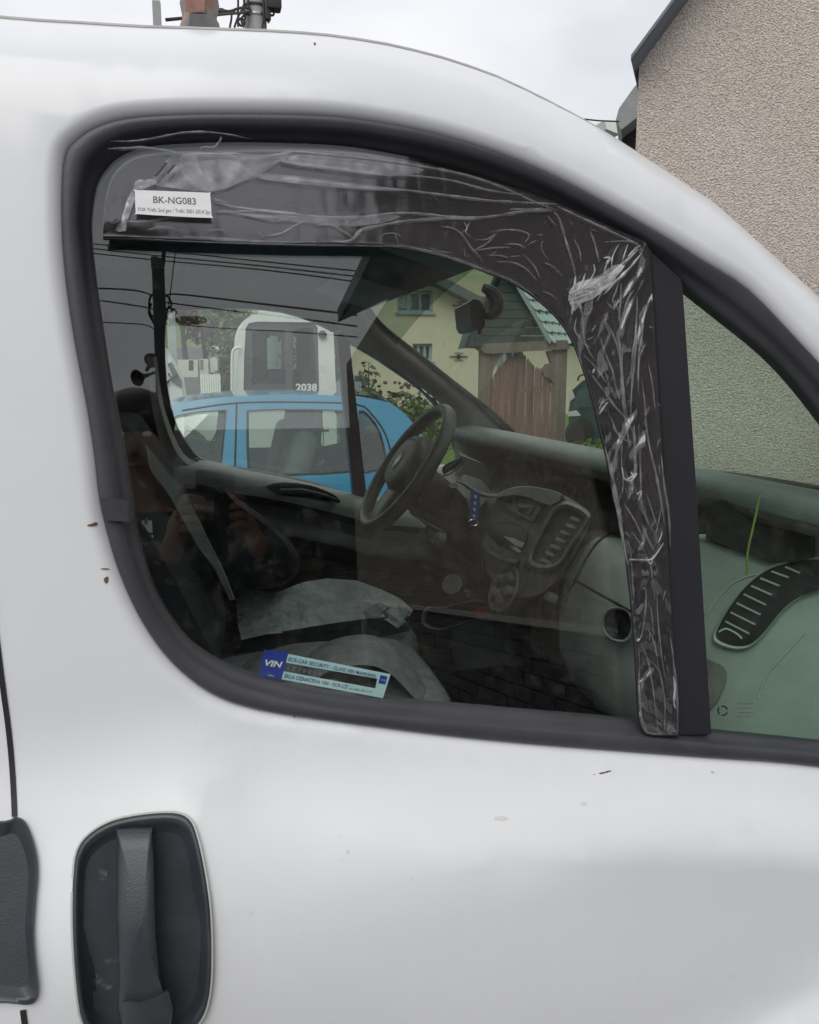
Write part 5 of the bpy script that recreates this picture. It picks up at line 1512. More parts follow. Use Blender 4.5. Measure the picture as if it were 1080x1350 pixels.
for s_ in (0, 1):
    Y = SY + (0.012 if s_ == 0 else 1.688)
    slab(MB(), prof, [], lambda a, b: (a, Y + (0.03 if s_ == 0 else -0.03), b - (0.055 if b > 1.2 else 0)), (0, 0.01, 0)).build('car_side', slv, SC)
    slab(MB(), [(-3.75, 1.0), (-3.2, 1.33), (-1.4, 1.33), (-0.9, 1.02)], [], lambda a, b: (a, Y + (0.02 if s_ == 0 else -0.02), b), (0, 0.006, 0)).build('car_window', blk, SC)
    for cx in (-3.95, -1.15):
        MB().lathe([(0.02, -0.09), (0.2, -0.09), (0.29, -0.06), (0.295, 0.06), (0.02, 0.09)], (cx, Y + (0.05 if s_ == 0 else -0.05), 0.295), (0, 1, 0), 20).build('wheel', tyre_m, SC)

# ================================================================== WHITE WORK MACHINE with cab 2038
MY = 10.0
MW = thing('work_machine', 'white work machine with a tall glazed cab numbered 2038', 'machine', (-1.9, MY + 0.8, 0))
mwhite = pm('machine_white', (0.72, 0.73, 0.70), 0.4, var=0.06, vs_=2, spots=((0.5, 0.48, 0.42), 3, 0.62, 0.2))
mgrey = pm('machine_frame', (0.06, 0.065, 0.07), 0.5, var=0.1)
def m2_(px, py):
    p = at(px, py, MY)
    return (p.x, p.z)
cabo = [m2_(*p) for p in [(311, 620), (312, 515), (314, 470), (317, 435), (322, 422), (332, 415), (350, 412), (400, 411), (425, 417), (436, 424), (440, 440), (443, 515), (445, 620)]]
win = [m2_(*p) for p in [(321, 516), (322, 470), (324, 433), (328, 426), (340, 424), (415, 425), (419, 432), (420, 470), (421, 516)]]
slab(MB(), cabo, [win], lambda a, b: (a, MY, b), (0, 0.10, 0)).build('cab_front', mwhite, MW, 30)
dep = 1.5
cb = [V((a, MY + 0.1, b)) for a, b in cabo]
MB().loft([cb, [p + V((0, dep, 0)) for p in cb]], False).build('cab_shell', mwhite, MW, 40)
slab(MB(), cabo, [[m2_(*p) for p in [(335, 500), (335, 435), (410, 435), (410, 500)]]], lambda a, b: (a, MY + dep + 0.1, b), (0, 0.05, 0)).build('cab_back', mwhite, MW, 30)
MB().prism([V((a, MY + 0.05, b)) for a, b in win], (0, 0.006, 0)).build('cab_glass', M['glassblock'], MW, 30)
fr = []
wi2 = [m2_(*p) for p in [(331, 507), (331, 470), (332, 440), (335, 436), (345, 435), (375, 435), (376, 470), (377, 507)]]
wi3 = [m2_(*p) for p in [(386, 513), (387, 470), (387, 438), (390, 434), (400, 432), (413, 433), (416, 470), (417, 513)]]
slab(MB(), win, [wi2, wi3], lambda a, b: (a, MY + 0.02, b), (0, 0.02, 0)).build('window_frame', mgrey, MW, 30)
bluegl = pm('cab_screen', (0.20, 0.38, 0.38), 0.2, var=0.1)
MB().prism([at(x_, y_, MY + 1.2) for x_, y_ in [(332, 440), (352, 440), (353, 500), (332, 500)]], (0, 0.02, 0)).build('tinted_screen', bluegl, MW)
print_on('fleet_number', '2038', [at(x_, y_, MY) for x_, y_ in [(390, 505.5), (418, 505.5), (418, 515.5), (390, 515.5)]], 0.01, M['white'], MW, 0.035)
mroof = thing
MB().box(at(360, 411, MY + 0.5) + V((0, 0, 0.03)), (0.36, 0.3, 0.1), None, 0.03).build('roof_hatch', mwhite, MW)
MB().box(at(385, 410, MY + 0.4) + V((0, 0, 0.02)), (0.3, 0.25, 0.06), None, 0.02).build('roof_lamp', mwhite, MW)
MB().tube([at(x_, y_, MY - 0.05) for x_, y_ in px_curve([(318, 458), (311, 459), (307, 464), (306, 480), (306, 540)], 3)], 0.018, 8).build('grab_rail', mwhite, MW)
MB().box(at(344, 440, MY + 0.3), (0.22, 0.05, 0.1), None, 0.03).build('cab_mirror', mgrey, MW)
MB().tube([at(326, 512, MY + 0.4), at(332, 500, MY + 0.4), at(342, 492, MY + 0.4)], 0.02, 6).build('control_lever', mgrey, MW)
MB().box(at(352, 509, MY + 0.5), (0.35, 0.3, 0.16), None, 0.05).build('control_console', mgrey, MW)
MB().box(at(372, 505, MY + 0.7), (0.45, 0.45, 0.35), None, 0.08).build('operator_seat', mgrey, MW)
MB().tube([at(338, 505, MY + 0.5), at(346, 500, MY + 0.45), at(354, 505, MY + 0.5)], 0.015, 6).build('control_wheel', mgrey, MW)
MB().lathe([(0.05, 0), (0.05, 0.03), (0.02, 0.04)], at(425, 441, MY - 0.005), (0, -1, 0), 12).build('side_marker', mgrey, MW)
MB().span((-2.9, MY + 0.1, 0.55), (0.2, MY + 1.7, 1.05), 0.05).build('chassis', mwhite, MW)
for cx in (-2.4, -0.35):
    for yy in (MY + 0.15, MY + 1.6):
        MB().lathe([(0.02, -0.16), (0.3, -0.16), (0.46, -0.12), (0.48, 0.12), (0.3, 0.16), (0.02, 0.16)], (cx, yy, 0.48), (0, 1, 0), 22).build('wheel', tyre_m, MW)

# ================================================================== YELLOW HOUSE
HY = 21.0
ylw = pm('yellow_render', (0.58, 0.525, 0.40), 0.9, var=0.06, vs_=0.5, bump=0.15, bs=40, spots=((0.36, 0.34, 0.23), 0.8, 0.60, 0.2))
YH = thing('yellow_house', 'large yellow rendered house with small grey windows beyond the gate', 'house', (at(700, 480, HY).x, HY + 4, terr(5, HY)))
def h2(px, py):
    p = at(px, py, HY)
    return (p.x, p.z)
xl_, zb_ = h2(452, 530)[0], terr(5, HY) - 0.2
xr_ = h2(800, 500)[0] + 3
eav = h2(470, 452 - 95)[1]
apex = h2(560, 366)
wall = [(xl_, zb_), (xr_, zb_), (xr_, h2(760, 470)[1] - 0.3), h2(620, 404), (apex[0], apex[1]), (apex[0] - 0.8, apex[1] + 0.25), (xl_, apex[1] - 0.9)]
hw = [[h2(*p) for p in q] for q in ([(524, 383), (571, 383), (571, 412), (524, 412)], [(544, 453), (570, 453), (570, 476), (544, 476)], [(655, 462), (690, 462), (690, 520), (655, 520)])]
slab(MB(), wall, hw, lambda a, b: (a, HY, b), (0, 0.35, 0)).build('wall', ylw, YH, 30)
MB().loft([[V((a, HY + 0.3, b)) for a, b in wall], [V((a, HY + 9, b)) for a, b in wall]], True, True).build('house_body', ylw, YH, 30)
wfr = pm('window_frame_grey', (0.30, 0.36, 0.40), 0.6)
wgl = pm('house_glass', (0.10, 0.14, 0.15), 0.12, var=0.3, vs_=1.2)
wcur = pm('net_curtain', (0.30, 0.33, 0.33), 0.8, var=0.3, vs_=14)
for q, nmul in zip(hw, (2, 2, 2)):
    xa, xb = q[0][0], q[1][0]
    za, zb2 = q[2][1], q[0][1]
    wn_ = MB()
    slab(wn_, [(xa, za), (xb, za), (xb, zb2), (xa, zb2)], [[(xa + 0.06, za + 0.06), (xb - 0.06, za + 0.06), (xb - 0.06, zb2 - 0.06), (xa + 0.06, zb2 - 0.06)]], lambda a, b: (a, HY + 0.08, b), (0, 0.08, 0))
    wo = wn_.build('window', wfr, YH)
    MB().span((xa, HY + 0.17, za), (xb, HY + 0.19, zb2)).build('pane', wgl, wo)
    for k in range(1, nmul + 1):
        xm = xa + (xb - xa) * k / (nmul + 1)
        MB().span((xm - 0.035, HY + 0.10, za), (xm + 0.035, HY + 0.16, zb2)).build('mullion', wfr, wo)
    MB().span((xa + 0.08, HY + 0.161, za + 0.1), (xa + (xb - xa) * 0.45, HY + 0.168, zb2 - 0.08)).build('curtain', wcur, wo)
    MB().span((xa - 0.06, HY - 0.06, za - 0.06), (xb + 0.06, HY + 0.06, za - 0.005)).build('sill', wfr, wo)
hrm = pm('house_roof_metal', (0.10, 0.115, 0.105), 0.7, var=0.2, vs_=2)
for (pa, pb) in (((apex[0] - 0.8, apex[1] + 0.25), h2(620, 404)), (h2(620, 404), (xr_ + 0.4, h2(760, 470)[1] - 0.4))):
    MB().prism([V((pa[0], HY - 0.5, pa[1] + 0.02)), V((pb[0], HY - 0.5, pb[1] + 0.02)), V((pb[0], HY + 9.3, pb[1] + 0.02)), V((pa[0], HY + 9.3, pa[1] + 0.02))], (0.05, 0, 0.22)).build('roof', hrm, YH)
MB().prism([V((apex[0] - 0.8, HY - 0.5, apex[1] + 0.27)), V((xl_ - 0.4, HY - 0.5, apex[1] - 0.85)), V((xl_ - 0.4, HY + 9.3, apex[1] - 0.85)), V((apex[0] - 0.8, HY + 9.3, apex[1] + 0.27))], (-0.05, 0, 0.22)).build('roof', hrm, YH)
for px_, py_ in ((608, 403), (605, 470), (612, 436)):
    c = at(px_, py_, HY - 0.03)
    s_ = 0.24 if py_ != 436 else 0.08
    tm = MB().lathe([(0.06, 0), (0.05, 0.02), (0.02, 0.03)], c, (0, -1, 0), 12)
    tm.tube([c + V((-s_, 0, 0)), c + V((s_, 0, 0))], 0.014, 6)
    tm.tube([c + V((-s_ * .5, 0, 0.09)), c + V((s_ * .5, 0, 0.09))], 0.010, 6)
    tm.tube([c + V((-s_ * .5, 0, -0.09)), c + V((s_ * .5, 0, -0.09))], 0.010, 6)
    tm.build('wall_anchor', iron, YH)

# ================================================================== WOODEN GATE with tiled roof
GY = 13.0
gz = terr(5, GY)
wood = pm('gate_wood', (0.21, 0.165, 0.135), 0.85, var=0.3, vs_=6, stretch=(1, 1, 0.15), bump=0.4, bs=50)
redw = pm('picket_wood', (0.28, 0.17, 0.15), 0.85, var=0.35, vs_=7, stretch=(1, 1, 0.12), bump=0.4, bs=60)
grnw = pm('gable_board', (0.045, 0.065, 0.062), 0.8, var=0.25, vs_=5, stretch=(0.2, 1, 1))
tilem = pm('green_tile', (0.46, 0.56, 0.53), 0.5, var=0.14, vs_=3, spots=((0.20, 0.27, 0.24), 4, 0.6, 0.2))
GT = thing('roofed_gate', 'tall wooden gate of reddish pickets under a small green tiled roof', 'gate', (at(690, 560, GY).x, GY, gz))
g3 = lambda px, py, d=0.0: at(px, py, GY + d)
def gpoly(name, pts, d, th, m, par=None): return MB().prism([g3(x_, y_, d) for x_, y_ in pts], (0, th, 0)).build(name, m, par or GT)
bz_ = gz - 0.05
for xa, xb, yt in ((635, 648, 455), (733, 749, 452)):
    a, b = g3(xa, yt), g3(xb, yt)
    MB().span((a.x, GY, bz_), (b.x, GY + 0.16, a.z), 0.012).build('gate_post', wood, GT)
gpoly('gate_beam', [(630, 457), (640, 453), (748, 448), (752, 460), (640, 466)], -0.06, 0.22, wood)
gpoly('post_bracket', [(648, 466), (662, 465), (650, 490), (646, 520), (643, 520)], 0.02, 0.1, wood)
gpoly('post_bracket', [(733, 461), (722, 463), (728, 480), (733, 500)], 0.02, 0.1, wood)
gpoly('post_knob', [(716, 490), (722, 480), (732, 478), (734, 512), (727, 500), (718, 496)], 0.01, 0.12, wood)
tops = [(641, 512), (650, 500), (660, 486), (672, 474), (684, 466), (692, 470), (700, 480), (708, 488), (716, 489), (726, 496), (735, 505)]
N = 26
for k in range(N):
    xa = 641 + (735 - 641) * k / N
    xb = xa + (735 - 641) / N * 0.84
    yt = interp(tops, (xa + xb) / 2)
    a, b = g3(xa, yt, 0.06), g3(xb, yt, 0.06)
    m_ = (a + b) / 2
    d_ = 0.012 * ((k * 7) % 3)
    pts = [V((a.x, a.y + d_, bz_ + 0.08)), V((b.x, a.y + d_, bz_ + 0.08)), V((b.x, a.y + d_, b.z)), V((m_.x, a.y + d_, b.z + 0.05)), V((a.x, a.y + d_, a.z))]
    MB().prism(pts, (0, 0.03, 0)).build('picket', redw, GT)
for zz in (0.45, 1.2):
    a, b = g3(641, 500, 0.10), g3(736, 500, 0.10)
    MB().span((a.x, GY + 0.13, gz + zz), (b.x, GY + 0.17, gz + zz + 0.1)).build('gate_rail', redw, GT)
# gable: boards between the verges, and the tiled slope on the right
gb = 5
for k in range(9):
    y0, y1 = 352 + k * 11.4, 352 + (k + 1) * 11.4 - 1.2
    xl0, xl1 = 668 - (y0 - 352) * 0.42, 668 - (y1 - 352) * 0.42
    xr0, xr1 = 668 + (y0 - 352) * 0.53, 668 + (y1 - 352) * 0.53
    gpoly('gable_board', [(xl0, y0), (xr0, y0), (xr1, y1), (xl1, y1)], -0.02 - 0.006 * (k % 2), 0.025, grnw)
gpoly('roof_eave', [(616, 459), (622, 440), (632, 430), (638, 455)], -0.12, 0.5, grnw)
vdir = V((0.93, 1.0, 0.02)).normalized()
va, vb_ = g3(664, 350, -0.12), g3(724, 453, -0.12)
MB().prism([va, vb_, vb_ + V((0.05, 0, 0.05)), va + V((0.05, 0, 0.05))], (0.03, 0.03, -0.02)).build('verge_board', pm('verge_pale', (0.34, 0.42, 0.40), 0.6), GT)
MB().prism([va + V((0.05, 0.03, 0.02)), vb_ + V((0.05, 0.03, 0.02)), vb_ + vdir * 2.1 + V((0.05, 0.03, 0.02)), va + vdir * 2.1 + V((0.05, 0.03, 0.02))], (-0.03, 0, -0.05)).build('roof_deck', grnw, GT)
MB().prism([va + V((-0.02, 0.03, 0.02)), g3(614, 459, -0.12), g3(614, 459, -0.12) + vdir * 2.1, va + vdir * 2.1], (-0.03, 0, 0.04)).build('roof_slope', grnw, GT)
sl = (vb_ - va)
rowN, colN = 7, 6
nrm_ = sl.cross(vdir).normalized()
if nrm_.z < 0: nrm_ = -nrm_
tile_me = None
for i in range(rowN):
    for j in range(colN):
        o_ = va + V((0.05, 0.03, 0.03)) + sl * (i / rowN) + vdir * (2.1 * j / colN)
        e1, e2 = vdir * (2.1 / colN * 1.02), sl / rowN * 1.12
        if tile_me is None:
            rows_ = []
            for t in (0, 0.55, 1.0):
                rows_.append([o_ + e1 * u + e2 * (t + 0.10 * math.sin(u * 2 * math.pi) * t) + nrm_ * (0.035 * t + 0.018 * math.sin(u * 2 * math.pi) - 0.004 * 0) for u in [k / 8 for k in range(9)]])
            rows_.append([p - nrm_ * 0.03 for p in rows_[-1]])
            first = MB().loft(rows_, False).build('roof_tile', tilem, GT, 50)
            tile_me, o0_ = first.data, o_
        else:
            c = first.copy()
            COL.objects.link(c)
            c.parent = GT
            c.location = o_ - o0_ + V((0, 0, random.uniform(-0.004, 0.004)))

# ================================================================== parked car beyond the gate, at the right
PCY = 15.5
PC = thing('parked_car', 'dark teal car parked to the right of the wooden gate', 'car', (at(790, 560, PCY).x, PCY + 0.8, 0))
teal = pm('car_teal_paint', (0.03, 0.075, 0.08), 0.3, coat=0.6, var=0.05)
def pcx(pts, d, th, nm, m): return MB().prism([at(x_ + 8, y_, PCY + d) for x_, y_ in pts], (th * 0.62, th, 0)).build(nm, m, PC, 30)
pcx([(742, 590), (742, 540), (746, 515), (760, 502), (775, 497), (850, 498), (870, 512), (885, 540), (920, 548), (925, 590), (920, 625), (745, 625)], 0, 1.6, 'car_shell', teal)
pcx([(748, 538), (751, 520), (762, 510), (780, 507), (780, 536)], -0.012, 0.01, 'side_window', wgl)
pcx([(786, 507), (845, 508), (866, 536), (786, 537)], -0.012, 0.01, 'side_window', wgl)
MB().tube([at(x_, y_, PCY + 0.1) for x_, y_ in px_curve([(762, 502), (764, 496), (775, 493), (800, 492), (842, 494), (846, 500)], 3)], 0.02, 6).build('roof_rail', iron, PC)
pcx([(742, 512), (747, 516), (750, 524), (742, 530)], -0.03, 0.05, 'rear_light', M['white'])
pcx([(740, 543), (752, 541), (758, 548), (741, 549)], -0.03, 0.05, 'bumper_strip', M['white'])
for x_ in (765, 895):
    c_ = at(x_, 600, PCY)
    MB().lathe([(0.02, -0.09), (0.2, -0.09), (0.3, -0.06), (0.3, 0.06), (0.02, 0.09)], (c_.x, PCY + 0.05, 0.3), (0, 1, 0), 20).build('wheel', tyre_m, PC)

# ================================================================== planting and fence before the yellow house
hedge_c = [((at(x_, 500, 16).x, 16 + dy, terr(0, 16) + h_), (0.9, 0.7, 0.42)) for x_, dy, h_ in ((488, 0.2, 0.5), (520, 0, 0.62), (545, 0.1, 0.66), (572, -0.1, 0.55), (600, 0.1, 0.5), (500, 0.3, 0.8), (470, 0.2, 0.7))]
hd = thing('rose_hedge', 'loose leafy hedge with pink buds along the front of the yellow house', 'hedge', (at(545, 500, 16).x, 16, terr(0, 16)))
leaf_cloud(hedge_c, 1500, 0.07, 5).build('foliage', leaf('hedge_leaf', (0.075, 0.095, 0.05)), hd, 180)
stm = MB()
for x_ in (480, 505, 530, 550, 575, 600):
    c = at(x_, 500, 16)
    stm.tube([(c.x, 16, terr(0, 16) - 0.1), (c.x + 0.1, 16.05, terr(0, 16) + 0.8)], [0.03, 0.01], 6)
stm.build('stems', barkm, hd)
fl = MB()
rf = random.Random(2)
for k in range(26):
    c = at(rf.uniform(505, 572), rf.uniform(504, 511), 15.5)
    fl.ball(c, 0.035, 6, 4)
fl.build('flower_buds', pm('flower_dull_red', (0.15, 0.085, 0.08), 0.8, var=0.3, vs_=5), hd, kind='stuff')
bu = thing('round_shrub', 'bright green shrub growing on the lawn in front of the hedge', 'shrub', (at(552, 545, 13.2).x, 13.2, terr(0, 13.2)))
leaf_cloud([((at(552, 535, 13.2).x, 13.2, 0.75), (0.32, 0.3, 0.3)), ((at(560, 545, 13.2).x, 13.2, 0.6), (0.3, 0.3, 0.28)), ((at(545, 530, 13.2).x, 13.3, 0.9), (0.2, 0.2, 0.2))], 420, 0.055, 8).build('foliage', leaf('shrub_leaf', (0.10, 0.17, 0.05)), bu, 180)
MB().tube([(at(552, 545, 13.2).x, 13.2, -0.05), (at(552, 545, 13.2).x, 13.2, 0.6)], [0.03, 0.015], 6).build('stem', barkm, bu)
sp_ = thing('sapling', 'thin young sapling standing against the yellow wall', 'sapling', (at(485, 505, 15).x, 15, terr(0, 15)))
b0 = at(485, 505, 15)
MB().tube([(b0.x, 15, terr(0, 15) - 0.05), (b0.x + 0.02, 15, 1.3), at(486, 478, 15)], [0.02, 0.014, 0.005], 6).build('stem', barkm, sp_)
leaf_cloud([(tuple(at(485, 483, 15)), (0.12, 0.12, 0.16)), (tuple(at(487, 497, 15)), (0.2, 0.15, 0.12)), (tuple(at(484, 507, 15)), (0.14, 0.12, 0.12))], 90, 0.05, 3).build('foliage', leaf('sapling_leaf', (0.07, 0.10, 0.045)), sp_, 180)
lc = leaf_cloud([(((-1 + k * 1.1), 13.4 + (k % 3) * 0.8, 0.12), (0.8, 0.5, 0.12)) for k in range(9)], 1100, 0.05, 12)
lc.build('grass', leaf('grass_blade', (0.12, 0.21, 0.04)), None, 180, kind='stuff', loc=(3, 13.5, 0))
pf_ = thing('picket_fence', 'grey railing fence between the white cab and the yellow house', 'fence', (at(452, 510, 17).x, 17, terr(0, 17)))
for k in range(12):
    c = at(440 + k * 3.2, 503, 17)
    MB().span((c.x - 0.02, 16.98, terr(0, 17) - 0.05), (c.x + 0.02, 17.02, c.z)).build('fence_picket', wfr, pf_)
a, b = at(440, 507, 17), at(476, 507, 17)
MB().span((a.x, 17.021, a.z - 0.03), (b.x, 17.05, a.z + 0.02)).build('fence_rail', wfr, pf_)
ey = thing('meter_box', 'small grey meter box fixed low on the yellow house wall', 'box', at(475, 506, HY - 0.1))
MB().box(at(475, 504, HY - 0.1), (0.35, 0.2, 0.4), None, 0.02).build('box_body', wfr, ey)
MB().box(at(475, 504, HY - 0.21), (0.28, 0.02, 0.32), None, 0.008).build('box_door', mgrey, ey)

# ================================================================== far left: trees, hillside houses, a white car front, fence
tree('broad reddish brown tree at the left above the white garden wall', at(246, 480, 40).x, 40, 4.8, 5.0, leaf('reddish_leaf', (0.145, 0.105, 0.085)), 31, 2600, 0.13)
tree('bare greyish tree beside the reddish tree over the street', at(272, 480, 44).x, 44, 4.2, 3.6, leaf('greyish_leaf', (0.115, 0.105, 0.075)), 32, 1600, 0.13)
tree('fresh green tree directly left of the white cab', at(301, 490, 30).x, 30, 3.6, 2.4, leaf('fresh_leaf', (0.115, 0.165, 0.065)), 33, 1500, 0.10)
tree('dark green bush at the foot of the fresh green tree', at(299, 500, 24).x, 24, 1.5, 1.4, leaf('bush_leaf', (0.06, 0.085, 0.045)), 34, 700, 0.07, 'bush', None, 'bush')
tree('tall green tree visible behind the white cab glass', at(375, 480, 26).x, 26, 4.6, 4.2, leaf('cab_leaf', (0.10, 0.14, 0.06)), 35, 1800, 0.13)
tree('narrow dull tree between the cab and the yellow house', at(443, 480, 20).x, 20, 3.2, 0.9, leaf('dull_leaf', (0.10, 0.10, 0.06)), 36, 500, 0.09)
tree('dark tree on the hillside above the white cab roof', at(296, 416, 90).x, 90, 5.5, 4.5, leaf('bush_leaf', (0.06, 0.085, 0.045)), 37, 500, 0.35)
tree('second dark tree on the hillside beside the mast', at(302, 420, 84).x, 84, 4.0, 3.5, leaf('bush_leaf', (0.06, 0.085, 0.045)), 38, 400, 0.3)
wwall = pm('white_wash', (0.58, 0.58, 0.53), 0.85, var=0.12, vs_=0.8)
WL = thing('garden_wall', 'long low whitewashed wall with a dark door beyond the street', 'wall', (at(255, 485, 42).x, 36, terr(0, 36)))
for xa, xb, ya in ((234, 262, 474), (263, 276, 473), (277, 288, 471)):
    a, b = at(xa, ya, 36), at(xb, ya, 36)
    MB().span((a.x, 36, terr(0, 36) - 0.1), (b.x - 0.05, 36.3, a.z)).build('wall_section', wwall, WL)
MB().prism([at(x_, y_, 35.98) for x_, y_ in [(249, 475), (255, 475), (255, 488), (249, 488)]], (0, 0.05, 0)).build('door', mgrey, WL)
MB().prism([at(x_, y_, 35.98) for x_, y_ in [(264, 474), (268, 474), (268, 487), (264, 487)]], (0, 0.05, 0)).build('gate_leaf', wood, WL)
HB = thing('hill_house', 'white house with blue grey windows half hidden behind trees on the slope', 'house', (at(283, 440, 60).x, 62, terr(0, 62)))
a, b = at(276, 436, 60), at(290, 450, 60)
MB().span((a.x, 60, terr(0, 60) - 0.3), (b.x, 64, a.z)).build('wall', pm('pale_blue_wall', (0.50, 0.56, 0.62), 0.8), HB)
for k in range(3):
    xx = a.x + (b.x - a.x) * (0.12 + 0.3 * k)
    MB().span((xx, 59.95, a.z - 0.55), (xx + 0.22, 60.02, a.z - 0.12)).build('window', wgl, HB)
MB().prism([V((a.x - 0.2, 59.6, a.z)), V((b.x + 0.2, 59.6, a.z)), V(((a.x + b.x) / 2, 59.6, a.z + 0.5))], (0, 4.8, 0)).build('roof', hrm, HB)
MS = thing('mast', 'thin dark mast rising from the hillside', 'mast', (at(290, 435, 66).x, 66, terr(0, 66)))
MB().tube([(MS.location.x, 66, terr(0, 66) - 0.2), at(290, 418, 66)], [0.09, 0.06], 8).build('mast_pole', iron, MS)
HB2 = thing('far_shed', 'pale flat roofed shed on the green hillside', 'shed', (at(298, 438, 100).x, 100, terr(-28, 100)))
a, b = at(291, 436, 100), at(309, 441, 100)
MB().span((a.x, 100, terr(-28, 100) - 0.5), (b.x, 103, a.z)).build('wall', wwall, HB2)
MB().span((a.x - 0.2, 99.8, a.z), (b.x + 0.2, 103.2, a.z + 0.12)).build('roof', hrm, HB2)
WF = thing('white_fence', 'short white picket fence at the edge of the pale street', 'fence', (at(275, 505, 20).x, 20, terr(0, 20)))
for k in range(9):
    c = at(265 + k * 3.0, 493 + 0.5 * (k % 2), 20)
    MB().span((c.x - 0.022, 19.98, terr(0, 20) - 0.05), (c.x + 0.022, 20.02, c.z)).build('fence_picket', M['white'], WF)
a, b = at(264, 498, 20), at(291, 498, 20)
MB().span((a.x, 20.021, a.z - 0.03), (b.x, 20.05, a.z + 0.03)).build('fence_rail', M['white'], WF)
# white vehicle front at the far left, with wiper
WV = thing('white_truck', 'white truck cab with a black wiper showing behind the silver car', 'truck', (at(222, 500, 9.5).x, 10, 0))
TY = 9.5
MB().prism([at(x_, y_, TY) for x_, y_ in [(160, 620), (160, 455), (214, 455), (226, 475), (238, 500), (242, 525), (243, 620)]], (0, 1.8, 0)).build('truck_body', mwhite, WV)
MB().prism([at(x_, y_, TY - 0.012) for x_, y_ in [(221, 480), (226, 477), (240, 503), (240, 512), (232, 507)]], (0, 0.01, 0)).build('truck_window', wgl, WV)
MB().tube([at(220, 505, TY - 0.03), at(228, 497, TY - 0.03), at(234, 494, TY - 0.03)], 0.012, 6).build('wiper', iron, WV)
MB().tube([at(222, 492, TY - 0.03), at(230, 505, TY - 0.03)], 0.010, 6).build('wiper', iron, WV)
for xx in (172, 225):
    c = at(xx, 600, TY)
    MB().lathe([(0.02, -0.1), (0.3, -0.1), (0.38, -0.06), (0.38, 0.06), (0.02, 0.1)], (c.x, TY + 0.05, 0.38), (0, 1, 0), 20).build('wheel', tyre_m, WV)

# ================================================================== ROUGH PLASTER HOUSE at the right
cor = at(838, 200, 5.6)
wd = V((1, -0.35, 0)).normalized()
wnv = V((wd.y, -wd.x, 0))
plast = bpy.data.materials.new('roughcast_plaster')
t_, b_ = nodes_of(plast)
b_.inputs['Roughness'].default_value = 0.95
b_.inputs['Specular IOR Level'].default_value = 0.1
tcn = t_.nodes.new('ShaderNodeTexCoord')
n1 = t_.nodes.new('ShaderNodeTexNoise')
n1.inputs['Scale'].default_value = 72
n1.inputs['Detail'].default_value = 5
n1.inputs['Roughness'].default_value = 0.6
n2 = t_.nodes.new('ShaderNodeTexNoise')
n2.inputs['Scale'].default_value = 0.9
n2.inputs['Detail'].default_value = 4
vor = t_.nodes.new('ShaderNodeTexVoronoi')
vor.inputs['Scale'].default_value = 85
for n_ in (n1, n2, vor): t_.links.new(tcn.outputs['Object'], n_.inputs['Vector'])
rp_ = t_.nodes.new('ShaderNodeValToRGB')
rp_.color_ramp.elements[0].position = 0.30
rp_.color_ramp.elements[0].color = (0.37, 0.335, 0.305, 1)
rp_.color_ramp.elements[1].position = 0.62
rp_.color_ramp.elements[1].color = (0.76, 0.68, 0.61, 1)
t_.links.new(n1.outputs['Fac'], rp_.inputs['Fac'])
mxn = t_.nodes.new('ShaderNodeMix')
mxn.data_type = 'RGBA'
mxn.blend_type = 'MULTIPLY'
mxn.inputs[0].default_value = 0.7
r2_ = t_.nodes.new('ShaderNodeValToRGB')
r2_.color_ramp.elements[0].position = 0.35
r2_.color_ramp.elements[0].color = (0.88, 0.86, 0.80, 1)
r2_.color_ramp.elements[1].position = 0.65
r2_.color_ramp.elements[1].color = (1.0, 0.98, 0.98, 1)
t_.links.new(n2.outputs['Fac'], r2_.inputs['Fac'])
t_.links.new(rp_.outputs['Color'], mxn.inputs[6])
t_.links.new(r2_.outputs['Color'], mxn.inputs[7])
t_.links.new(mxn.outputs[2], b_.inputs['Base Color'])
ad = t_.nodes.new('ShaderNodeMath')
ad.operation = 'ADD'
t_.links.new(n1.outputs['Fac'], ad.inputs[0])
t_.links.new(vor.outputs['Distance'], ad.inputs[1])
bp = t_.nodes.new('ShaderNodeBump')
bp.inputs['Strength'].default_value = 1.0
bp.inputs['Distance'].default_value = 0.009
t_.links.new(ad.outputs[0], bp.inputs['Height'])
t_.links.new(bp.outputs['Normal'], b_.inputs['Normal'])
PH = thing('roughcast_house', 'house gable wall of rough beige roughcast plaster at the right edge', 'house', (cor.x, cor.y, 0))
# rake of the roof: measured on the wall plane
def on_w(px, py, off=0.0): return hit(px, py, cor + wnv * off, wnv)
e0, e1 = on_w(843, 74), on_w(905, -10)
sl_ = (e1.z - e0.z) / ((e1 - e0).dot(wd))
L_ = 7.0
wtop = lambda s_: e0.z + sl_ * (s_ - (e0 - cor).dot(wd))
ridge = 3.4
mbw = MB()
wp_ = [(0.0, -0.1), (L_, -0.1), (L_, wtop(2 * ridge - L_) if L_ > ridge else wtop(L_)), (ridge, wtop(ridge)), (0.0, wtop(0.0))]
bdir = V((0.56, 0.83, 0))
mbw.prism([cor + wd * s_ + V((0, 0, z - cor.z)) for s_, z in wp_], bdir * 6.0)
mbw.build('wall', plast, PH, 20)
fas = pm('eave_board', (0.16, 0.18, 0.21), 0.7, var=0.15, vs_=4)
f0, f1 = on_w(824, 73, 0.0), None
ov = (f0 - cor).dot(wd)
pts = []
for s_ in (ov, ridge): pts.append(cor + wd * s_ + V((0, 0, wtop(s_) - cor.z)))
MB().prism([pts[0] + wnv * 0.27 + V((0, 0, 0.02)), pts[1] + wnv * 0.27 + V((0, 0, 0.02)), pts[1] + bdir * 6.3 + V((0, 0, 0.02)), pts[0] + bdir * 6.3 + V((0, 0, 0.02))], (0, 0, 0.028)).build('roof', fas, PH)
pr2 = cor + wd * (2 * ridge - ov) + V((0, 0, wtop(ov) - cor.z))
